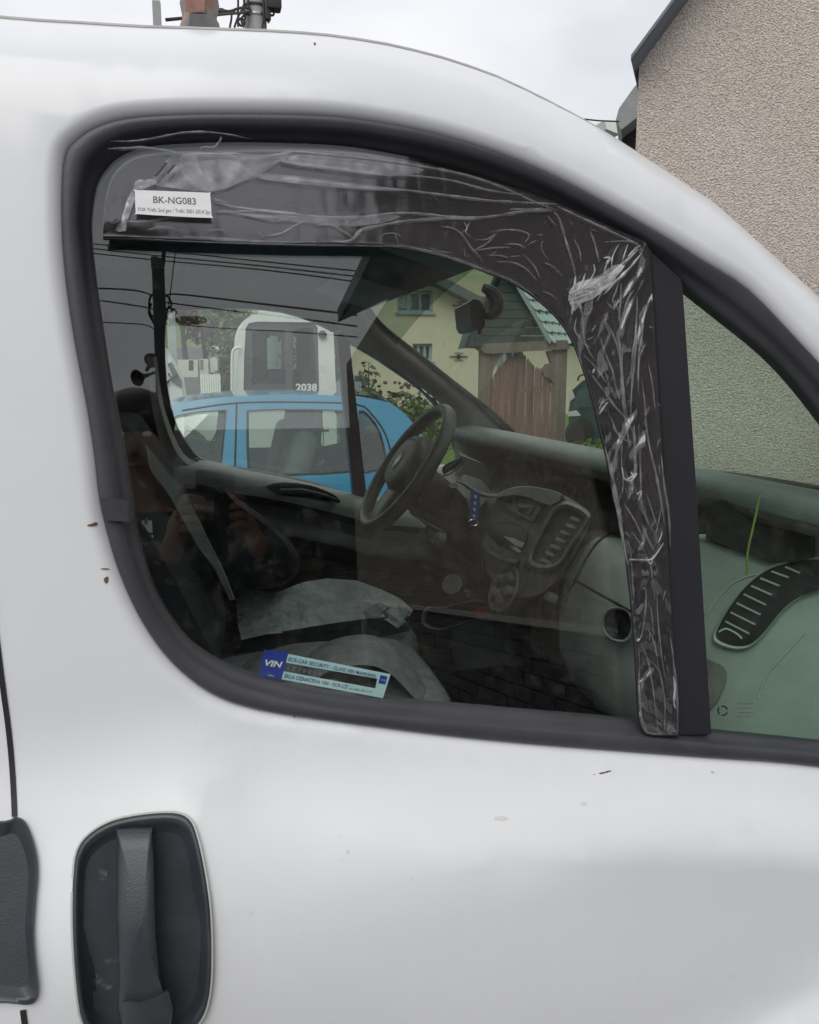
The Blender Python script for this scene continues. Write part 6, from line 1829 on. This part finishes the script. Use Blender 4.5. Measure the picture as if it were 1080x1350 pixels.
MB().prism([pts[1] + wnv * 0.27 + V((0, 0, 0.02)), pr2 + wnv * 0.27 + V((0, 0, 0.02)), pr2 + bdir * 6.3 + V((0, 0, 0.02)), pts[1] + bdir * 6.3 + V((0, 0, 0.02))], (0, 0, 0.028)).build('roof', fas, PH)
# low wing behind with its eave
wg = thing('shed_wing', 'low shed with a pale metal eave beside the roughcast house', 'shed', (at(825, 150, 8.5).x, 9.5, 0))
mtl = pm('eave_metal', (0.27, 0.29, 0.29), 0.6, var=0.1)
MB().prism([at(x_, y_, 8.4) for x_, y_ in [(846, 103), (836, 115), (816, 143), (812, 158), (819, 171), (846, 150)]], (1.1, 1.9, 0.0)).build('roof', mtl, wg)
w0 = at(826, 175, 8.6)
MB().prism([V((w0.x, 8.7, -0.1)), V((w0.x + 1.2, 8.7, -0.1)), V((w0.x + 1.2, 8.7, at(830, 158, 8.7).z)), V((w0.x, 8.7, at(830, 158, 8.7).z))], (1.2, 1.9, 0)).build('wall', M['carpet'], wg)
MB().prism([at(x_, y_, 9.2) for x_, y_ in [(797, 158), (817, 161), (819, 176), (815, 176), (800, 170)]], (0, 0.3, 0)).build('fascia', M['white'], wg)
wr_ = thing('roof_cable', 'thin cable running to the shed eave behind the van pillar', 'cable', at(815, 160, 8.4))
MB().tube([at(x_, y_, 8.4) for x_, y_ in [(700, 150), (760, 156), (790, 159), (816, 160)]], 0.008, 6).build('wire', iron, wr_)

# ================================================================== above the roof: poles, cables, bundle
conc = pm('pole_concrete', (0.34, 0.35, 0.35), 0.85, var=0.12, vs_=3, bump=0.3, bs=30)
UY = 14.0
UP = thing('utility_pole', 'concrete utility pole with looping cables above the van roof', 'utility pole', (at(337, 20, UY).x, UY, 0))
ux = UP.location.x
zt = at(337, 0, UY).z
MB().tube([(ux, UY, -0.2), (ux, UY, zt * 0.5), (ux, UY, zt + 1.6)], [0.24, 0.19, 0.155], 16).build('pole', conc, UP)
for py_ in (10, 22): MB().lathe([(0.175, -0.02), (0.182, -0.015), (0.182, 0.015), (0.175, 0.02)], (ux, UY, at(337, py_, UY).z), (0, 0, 1), 20).build('pole_band', M['metal'] if py_ == 22 else iron, UP)
u3 = lambda px, py, d=-0.2: at(px, py, UY + d)
for pl in ([(314, 35), (314, -10)], [(309, 36), (315, 20), (322, 10), (328, 12)], [(312, 14), (318, 10), (324, 18), (320, 34)], [(322, 36), (318, 26), (324, 18), (330, 20)], [(313, 28), (318, 34), (323, 30), (318, 24), (313, 28)], [(346, 36), (348, 20), (347, -8)], [(350, 36), (350, 14), (352, -6)], [(354, 30), (354, 10), (353, -6)], [(361, 8), (361, 19), (356, 20)], [(303, 36), (305, 26), (307, 14), (318, 10)], [(320, -6), (322, 4), (318, 14)], [(328, -8), (327, 6), (331, 14)]):
    MB().tube([u3(*p) for p in px_curve(pl, 3)], 0.018, 6).build('cable_loop', iron, UP)
MB().box(u3(361, 0), (0.22, 0.22, 0.3), None, 0.03).build('junction_box', iron, UP)
MB().box(u3(353, 14), (0.09, 0.12, 0.28), None, 0.02).build('fuse_holder', iron, UP)
MB().tube([u3(x_, y_) for x_, y_ in px_curve([(288, 17), (294, 14), (302, 15), (310, 13)], 3)], 0.022, 6).build('cable_clamp', iron, UP)
MB().ball(u3(292, 15), (0.07, 0.04, 0.05), 8, 6).build('insulator', iron, UP)
SPY = 11.0
SP2 = thing('square_post', 'grey square post with a pointed cap seen over the van roof', 'post', (at(207, 20, SPY).x, SPY, 0))
a, b, c = at(203, 3, SPY), at(214, 3, SPY), at(208, -3, SPY)
hw_ = (b.x - a.x) / 2
MB().loft([[V((SP2.location.x + sx_ * hw_ * k, SPY + sy_ * hw_ * k, z)) for sx_, sy_ in ((-1, -1), (1, -1), (1, 1), (-1, 1))] for z, k in ((-0.2, 1.0), (a.z, 1.0), (c.z, 0.25))], True, True).build('post_shaft', conc, SP2, 20)
RB = thing('roof_bundle', 'grey and orange brown bundle standing on the van roof', 'bundle', at(265, 32, 1.05))
bg = pm('bundle_grey', (0.20, 0.20, 0.21), 0.9, var=0.35, vs_=18, bump=0.3, bs=60, spots=((0.33, 0.20, 0.16), 9, 0.54, 0.1))
BYY = 1.05
rg_ = []
for py_, xa, xb, dd in ((84, 234, 294, 0.05), (62, 234, 294, 0.05), (44, 236, 292, 0.05), (34, 238, 290, 0.05), (26, 241, 285, 0.045), (16, 239, 287, 0.05), (6, 237, 289, 0.05), (-6, 240, 287, 0.048), (-20, 244, 282, 0.04), (-30, 252, 275, 0.02)):
    a, b = at(xa, py_, BYY), at(xb, py_, BYY)
    c = (a + b) / 2
    rr_ = (b - a).length / 2
    rg_.append([V((c.x + rr_ * math.cos(t), BYY + dd * math.sin(t), c.z + 0.003 * math.sin(3 * t))) for t in [2 * math.pi * k / 16 for k in range(16)]])
bo = MB().loft(rg_, True, True).build('bundle_cloth', bg, RB, 80)
MB().loft([[at(x_, y_, BYY - 0.052) for x_, y_ in [(244, y_), (252, y_), (262, y_), (270, y_)]] for y_ in (-14, 0, 8, 16)], False).build('bundle_patch', pm('bundle_orange', (0.33, 0.19, 0.15), 0.9, var=0.3, vs_=30), bo)
MB().loft([[at(x_, y_, BYY - 0.054) for x_, y_ in [(250, y_), (262, y_), (276, y_), (286, y_)]] for y_ in (18, 26, 34)], False).build('bundle_band', pm('bundle_dark', (0.15, 0.16, 0.16), 0.9, var=0.3, vs_=30), bo)
pc_ = thing('post_cable', 'short dark cable sloping from the square post towards the bundle', 'cable', at(240, 24, SPY))
MB().tube([at(218, 26, SPY), at(240, 24, SPY), at(300, 18, SPY + 1.5), at(330, 16, UY)], 0.02, 6).build('wire', iron, pc_)
# ================================================================== the yard behind the camera, seen mirrored in the glass
XW = 1.55
BH = thing('brown_house', 'brown roughcast house with a brick plinth mirrored in the door glass', 'house', (XW, -5, 0))
brn = pm('brown_roughcast', (0.185, 0.155, 0.13), 0.95, var=0.55, vs_=24, bump=0.8, bs=45)
def refl_x(px, py, X):                                   # where the mirrored ray meets the plane x = X
    h = on_g(px, py)
    d = refl(px, py, 1.0) - h
    return h + d * ((X - h.x) / d.x)
XE = XW - 0.32
ya = -0.75
yb = refl_x(461, 560, XW).y
zpl = refl_x(660, 812, XW).z
tip = refl_x(446, 425, XE)
zev = tip.z
yr = tip.y
MB().span((XW, yb, zpl), (XW + 6, ya, zev)).build('wall', brn, BH)
cap = MB().span((XW - 0.05, yb, zpl - 0.02), (XW + 0.02, ya, zpl + 0.005)).build('plinth_cap', pm('cap_stone', (0.30, 0.29, 0.27), 0.8), BH)
MB().span((XW + 0.01, yb, -0.1), (XW + 6, ya, zpl - 0.03)).build('plinth_mortar', pm('mortar_pale', (0.16, 0.155, 0.15), 0.9), BH)
brm = pm('brick_dark', (0.035, 0.036, 0.042), 0.85, var=0.35, vs_=6, bump=0.4, bs=60)
fb_ = None
cnt = 0
for i in range(12):
    z = zpl - 0.035 - (i + 1) * 0.078
    off = 0.13 if i % 2 else 0.0
    for j in range(23):
        y = ya - 0.02 - j * 0.26 - off
        if fb_ is None:
            fb_ = MB().span((XW - 0.012, y - 0.25, z), (XW + 0.01, y, z + 0.070), 0.004, 1).build('brick', brm, BH)
            z0_, y0_ = z, y
        else:
            c = fb_.copy()
            COL.objects.link(c)
            c.parent = BH
            c.location = V((random.uniform(-0.003, 0.003), y - y0_, z - z0_))
MB().prism([V((XE, yr, zev)), V((XE, ya + 0.1, zev)), V((XW + 3, ya + 0.1, zev + 1.6)), V((XW + 3, yr, zev + 1.6))], (0, 0, 0.12)).build('roof', hrm, BH)
MB().prism([V((XW + 6.4, yr, zev)), V((XW + 6.4, ya + 0.1, zev)), V((XW + 3, ya + 0.1, zev + 1.6)), V((XW + 3, yr, zev + 1.6))], (0, 0, 0.12)).build('roof', hrm, BH)
for yy in (ya, yb):
    MB().prism([V((XW + 0.02, yy, zev)), V((XW + 5.98, yy, zev)), V((XW + 3, yy, zev + 1.55))], (0, -0.05 if yy == ya else 0.05, 0)).build('gable', brn, BH)

# pole with loudspeaker horns and street lamp
PD = 15.0
darkc = pm('dark_concrete', (0.085, 0.088, 0.095), 0.9, var=0.2, vs_=4)
top_, bot_ = refl(208, 342, PD), refl(213, 640, PD)
LP_ = thing('lamp_pole', 'dark pole with horn loudspeakers and street lamp mirrored in the window', 'lamp post', (top_.x, top_.y, 0))
px0, py0 = top_.x, top_.y
MB().tube([(px0, py0, -0.2), (px0, py0, top_.z * 0.6), (px0, py0, top_.z)], [0.17, 0.12, 0.105], 12).build('pole', darkc, LP_)
MB().tube([refl(215, 345, PD), refl(216, 322, PD)], 0.03, 8).build('top_pin', iron, LP_)
MB().box(refl(204, 347, PD), (0.12, 0.12, 0.22), None, 0.02).build('pole_box', iron, LP_)
MB().tube([refl(213, 415, PD), refl(228, 424, PD), refl(238, 423, PD)], 0.03, 8).build('lamp_arm', iron, LP_)
MB().ball(refl(252, 422, PD), (0.28, 0.12, 0.065), 14, 8, None, 0.7).build('lamp_head', pm('lamp_cover', (0.07, 0.08, 0.06), 0.5), LP_)
def horn(px, py, dx, dy):
    a, b = refl(px, py, PD - 0.1), refl(px + dx, py + dy, PD - 0.3)
    MB().lathe([(0.03, -0.02), (0.035, 0.05), (0.05, 0.15), (0.09, 0.24), (0.15, 0.30), (0.14, 0.30), (0.04, 0.12)], a, (b - a), 18).build('loudspeaker_horn', pm('horn_grey', (0.10, 0.10, 0.11), 0.6), LP_)
horn(196, 494, -14, 4)
horn(194, 487, 6, -10)
MB().tube([refl(196, 494, PD), refl(206, 490, PD)], 0.025, 6).build('horn_bracket', iron, LP_)
for k, pl in enumerate(([(206, 385), (198, 392), (197, 410), (203, 420)], [(216, 388), (222, 392), (226, 402), (216, 410)], [(200, 400), (196, 412), (204, 428)], [(222, 405), (232, 410), (230, 422), (222, 430)], [(226, 408), (229, 418), (224, 426), (232, 428)])):
    MB().tube([refl(x_, y_, PD - 0.05) for x_, y_ in px_curve(pl, 3)], 0.018, 6).build('cable_loop', iron, LP_)
def cable(label, pts, r_=0.011):
    p3 = [refl(*p) for p in pts]
    t = thing('overhead_cable', label, 'cable', p3[0], 'overhead cables behind the photographer')
    MB().tube(smooth_curve(p3, 5), r_, 6).build('wire', iron, t)
hz_ = 9.0
cable('highest of three parallel thin cables crossing the mirrored sky', [(90, 318, 17), (208, 330, 15.2), (350, 345, 12.5), (520, 362, 10)])
cable('middle one of three parallel thin cables crossing the mirrored sky', [(90, 324, 17), (208, 337, 15.2), (350, 351, 12.5), (520, 370, 10)])
cable('lowest of three parallel thin cables crossing the mirrored sky', [(90, 330, 17), (208, 343, 15.2), (350, 356, 12.5), (520, 378, 10)])
cable('thick cable leaving the mirrored pole to the left at lamp height', [(90, 380, 17), (130, 380, 16.5), (180, 383, 15.6), (206, 392, 15)], 0.016)
cable('thick cable running right from the mirrored pole above the lamp', [(216, 390, 15), (238, 388, 14.8), (350, 401, 12.4), (470, 415, 10)], 0.016)
cable('cable sagging left of the mirrored pole just under the thick one', [(90, 393, 17), (130, 396, 16.4), (180, 403, 15.5), (206, 408, 15)], 0.014)
cable('cable running right from the mirrored pole just above the lamp head', [(214, 398, 15), (300, 409, 13.5), (380, 418, 12), (470, 430, 10)], 0.014)
cable('lowest cable left of the mirrored pole above the horns', [(90, 422, 17), (140, 425, 16.3), (190, 428, 15.4), (206, 436, 15)])
cable('lowest cable right of the mirrored pole passing under the lamp head', [(214, 426, 15), (300, 433, 13.5), (380, 437, 12), (470, 444, 10)])
cable('nearly vertical cable dropping close beside the mirrored pole top', [(219, 322, 15), (217, 345, 15), (214, 380, 15), (212, 410, 15)])
cable('nearly vertical cable dropping further right of the mirrored pole top', [(233, 322, 15), (229, 350, 15), (224, 390, 15), (219, 420, 15)])
# unseen dark house, added to darken what the glass mirrors low down
def rz(px, py, L):
    return refl(px, py, L)
tmb = pm('dark_timber', (0.045, 0.042, 0.045), 0.85, var=0.3, vs_=3, stretch=(0.3, 1, 6), bump=0.4, bs=40)
TH = thing('backdrop_house', 'added dark timber house behind the photographer that darkens the mirrored glass', 'house', (-5.5, -16, 0))
MB().span((-13, -20, -0.1), (11, -14.02, 3.0)).build('wall', tmb, TH)
MB().loft([[V((x_, y_, z_)) for y_, z_ in ((-13.5, 2.85), (-17, 4.5), (-20.5, 2.85), (-20.5, 3.0), (-17, 4.68), (-13.5, 3.0))] for x_ in (-13.4, 11.4)], True, True).build('roof', pm('dark_roof', (0.05, 0.047, 0.05), 0.8, var=0.25, vs_=2), TH)
for k in range(13):
    MB().span((-13, -14.02, 0.05 + k * 0.225), (11, -14.0 + 0.012 * (k % 2), 0.05 + k * 0.225 + 0.21)).build('wall_board', tmb, TH)
for x_ in (-9.5, -3.5):
    wo_ = MB().span((x_, -13.985, 1.1), (x_ + 1.0, -13.96, 2.2)).build('window', wfr, TH)
    MB().span((x_ + 0.08, -13.958, 1.18), (x_ + 0.92, -13.95, 2.12)).build('pane', wgl, wo_)
yd = MB()
yd.loft([[V((x_, y_, 0.012)) for x_ in (-6, -2, 1.5)] for y_ in (-9, -5, -2, 0.3)], False)
yd.build('pavement', pm('yard_concrete', (0.40, 0.395, 0.38), 0.9, var=0.2, vs_=2.5, bump=0.3, bs=60), None, kind='structure', loc=(-2, -4, 0))  # unseen yard paving, made pale to bounce light onto the lower door

# ================================================================== THE PHOTOGRAPHER holding the phone
def skinned(name, joints, edges, m, parent, sub=2, root=0):
    me = bpy.data.meshes.new(name)
    o0 = root_of(parent).location
    me.from_pydata([tuple(V(j[0]) - o0) for j in joints], edges, [])
    o = bpy.data.objects.new(name, me)
    COL.objects.link(o)
    sk = o.modifiers.new('skin', 'SKIN')
    sk.use_smooth_shade = True
    for i, j in enumerate(joints):
        d = me.skin_vertices[0].data[i]
        r_ = j[1] if isinstance(j[1], tuple) else (j[1], j[1])
        d.radius = r_
        d.use_root = (i == root)
    sb_ = o.modifiers.new('sub', 'SUBSURF')
    sb_.levels = sb_.render_levels = sub
    bpy.context.view_layer.update()
    me2 = bpy.data.meshes.new_from_object(o.evaluated_get(bpy.context.evaluated_depsgraph_get()))
    bpy.data.objects.remove(o)
    for p in me2.polygons: p.use_smooth = True
    me2.materials.clear()
    me2.materials.append(m)
    o = bpy.data.objects.new(name, me2)
    COL.objects.link(o)
    o.parent = parent
    return o
skinm = pm('skin', (0.22, 0.125, 0.09), 0.65, var=0.08, vs_=30)
jack = pm('dark_jacket', (0.018, 0.02, 0.027), 0.8, var=0.3, vs_=20, bump=0.4, bs=60)
trou = pm('dark_trousers', (0.03, 0.033, 0.045), 0.85, var=0.2, vs_=30)
hairm = pm('hair_dark', (0.03, 0.025, 0.02), 0.6, var=0.3, vs_=80)
PX, PYY = -0.16, -0.55
PE = thing('photographer', 'person in a dark jacket holding up a phone with both hands', 'person', (PX, PYY, 0))
P_ = lambda x_, y_, z_: (PX + x_, PYY + y_, z_)
Rc = cam.rotation_euler.to_matrix()
ph_c = CAM + Rc @ V((0.022, -0.062, 0.0165))             # phone body: its lens sits at the camera
hR = ph_c + Rc @ V((0.052, -0.015, 0.012))
hL = ph_c + Rc @ V((-0.052, -0.02, 0.012))
def arm(sh, el, wr): return sh, el, wr
shR, shL = V(P_(0.19, 0, 1.43)), V(P_(-0.19, 0, 1.43))
elR, elL = V(P_(0.33, 0.12, 1.20)), V(P_(-0.24, 0.14, 1.19))
wrR, wrL = hR + V((0.035, -0.085, -0.05)), hL + V((-0.03, -0.085, -0.055))
J = [(P_(0, 0, 0.98), (0.15, 0.11)), (P_(0, 0, 1.15), (0.145, 0.105)), (P_(0, 0, 1.33), (0.165, 0.115)), (P_(0, 0.0, 1.45), (0.10, 0.08)), (P_(0, 0.015, 1.53), 0.055), (P_(0.0, 0.035, 1.60), (0.066, 0.075)), (P_(0.0, 0.04, 1.68), (0.078, 0.095)), (P_(0.0, 0.03, 1.755), (0.06, 0.075)),
     (tuple(shR), 0.062), (tuple(elR), 0.034), (tuple(wrR), 0.024), (tuple(shL), 0.062), (tuple(elL), 0.034), (tuple(wrL), 0.024),
     (P_(0.10, 0, 0.90), 0.095), (P_(0.11, 0.02, 0.50), 0.062), (P_(0.11, -0.02, 0.09), 0.042), (P_(0.12, 0.13, 0.045), 0.036),
     (P_(-0.10, 0, 0.90), 0.095), (P_(-0.11, 0.02, 0.50), 0.062), (P_(-0.11, -0.02, 0.09), 0.042), (P_(-0.12, 0.13, 0.045), 0.036)]
Ed = [(0, 1), (1, 2), (2, 3), (3, 4), (4, 5), (5, 6), (6, 7), (3, 8), (8, 9), (9, 10), (3, 11), (11, 12), (12, 13), (0, 14), (14, 15), (15, 16), (16, 17), (0, 18), (18, 19), (19, 20), (20, 21)]
# hands join the same body: palm and five bent fingers per hand
for wi, hc_, s_ in ((10, hR, 1), (13, hL, -1)):
    Rx = Rc
    palm = hc_ + Rx @ V((0.010 * s_, -0.015, 0.026))
    J.append((tuple(palm), (0.026, 0.02)))
    pi_ = len(J) - 1
    Ed.append((wi, pi_))
    for k in range(4):
        up_ = 0.034 - k * 0.019
        b0_ = hc_ + Rx @ V((0.004 * s_, up_ + 0.006, 0.006))
        b1_ = hc_ + Rx @ V((-0.006 * s_, up_ + 0.010, -0.022))
        b2_ = hc_ + Rx @ V((-0.030 * s_, up_ + 0.006, -0.0285 + 0.002 * k))
        for q, r_ in ((b0_, 0.0095), (b1_, 0.009), (b2_, 0.0078)):
            J.append((tuple(q), r_))
        n_ = len(J)
        Ed += [(pi_, n_ - 3), (n_ - 3, n_ - 2), (n_ - 2, n_ - 1)]
    for q, r_ in ((hc_ + Rx @ V((-0.004 * s_, 0.02, 0.030)), 0.011), (hc_ + Rx @ V((-0.026 * s_, 0.042, 0.024)), 0.0095)):
        J.append((tuple(q), r_))
    n_ = len(J)
    Ed += [(pi_, n_ - 2), (n_ - 2, n_ - 1)]
body = skinned('body', J, Ed, skinm, PE, 2)
fc = V(P_(0, 0.125, 1.66))
fm = MB()
fm.ball(fc + V((0, 0.012, 0.0)), (0.014, 0.018, 0.024), 8, 6)
fm.build('nose', skinm, body)
for s_ in (-1, 1):
    MB().ball(fc + V((0.03 * s_, -0.012, 0.03)), (0.012, 0.008, 0.008), 8, 6).build('eye', M['white'], body)
    MB().ball(V(P_(0.085 * s_, 0.025, 1.67)), (0.012, 0.02, 0.03), 8, 6).build('ear', skinm, body)
MB().ball(fc + V((0, -0.01, -0.042)), (0.024, 0.008, 0.006), 8, 6).build('mouth', pm('lips', (0.3, 0.12, 0.1), 0.5), body)
MB().ball(V(P_(0, 0.022, 1.735)), (0.093, 0.108, 0.085), 16, 10).build('hair', hairm, PE)
JJ = [(P_(0, 0, 0.88), (0.185, 0.14)), (P_(0, 0, 1.0), (0.175, 0.135)), (P_(0, 0, 1.15), (0.17, 0.13)), (P_(0, 0, 1.33), (0.19, 0.14)), (P_(0, 0, 1.45), (0.12, 0.10)), (P_(0, 0.01, 1.505), 0.078),
      (tuple(shR), 0.085), (tuple(elR), 0.085), (tuple(wrR + (elR - wrR) * 0.0), 0.055), (tuple(shL), 0.085), (tuple(elL), 0.085), (tuple(wrL + (elL - wrL) * 0.0), 0.055)]
skinned('jacket', JJ, [(0, 1), (1, 2), (2, 3), (3, 4), (4, 5), (4, 6), (6, 7), (7, 8), (4, 9), (9, 10), (10, 11)], jack, PE, 2)
JT = [(P_(0, 0, 0.94), (0.165, 0.125)), (P_(0.10, 0, 0.86), 0.11), (P_(0.11, 0.02, 0.50), 0.08), (P_(0.11, -0.02, 0.10), 0.066), (P_(-0.10, 0, 0.86), 0.11), (P_(-0.11, 0.02, 0.50), 0.08), (P_(-0.11, -0.02, 0.10), 0.066)]
skinned('trousers', JT, [(0, 1), (1, 2), (2, 3), (0, 4), (4, 5), (5, 6)], trou, PE, 2)
for s_ in (-1, 1):
    MB().box(P_(0.115 * s_, 0.055, 0.055), (0.10, 0.29, 0.10), None, 0.035, 3).build('shoe', M['black'], PE)
PHN = thing('phone', 'black smartphone held upright by the photographer', 'phone', ph_c)
MB().box(ph_c, (0.075, 0.158, 0.0085), Rc, 0.004, 2).build('phone_body', M['black'], PHN)
MB().box(ph_c + Rc @ V((0, 0, 0.0046)), (0.069, 0.150, 0.0008), Rc, 0.0).build('phone_screen', pm('phone_glass', (0.05, 0.05, 0.055), 0.1), PHN)
MB().box(ph_c + Rc @ V((-0.012, 0.040, -0.0052)), (0.022, 0.03, 0.0018), Rc, 0.0006).build('lens_island', M['handle'], PHN)
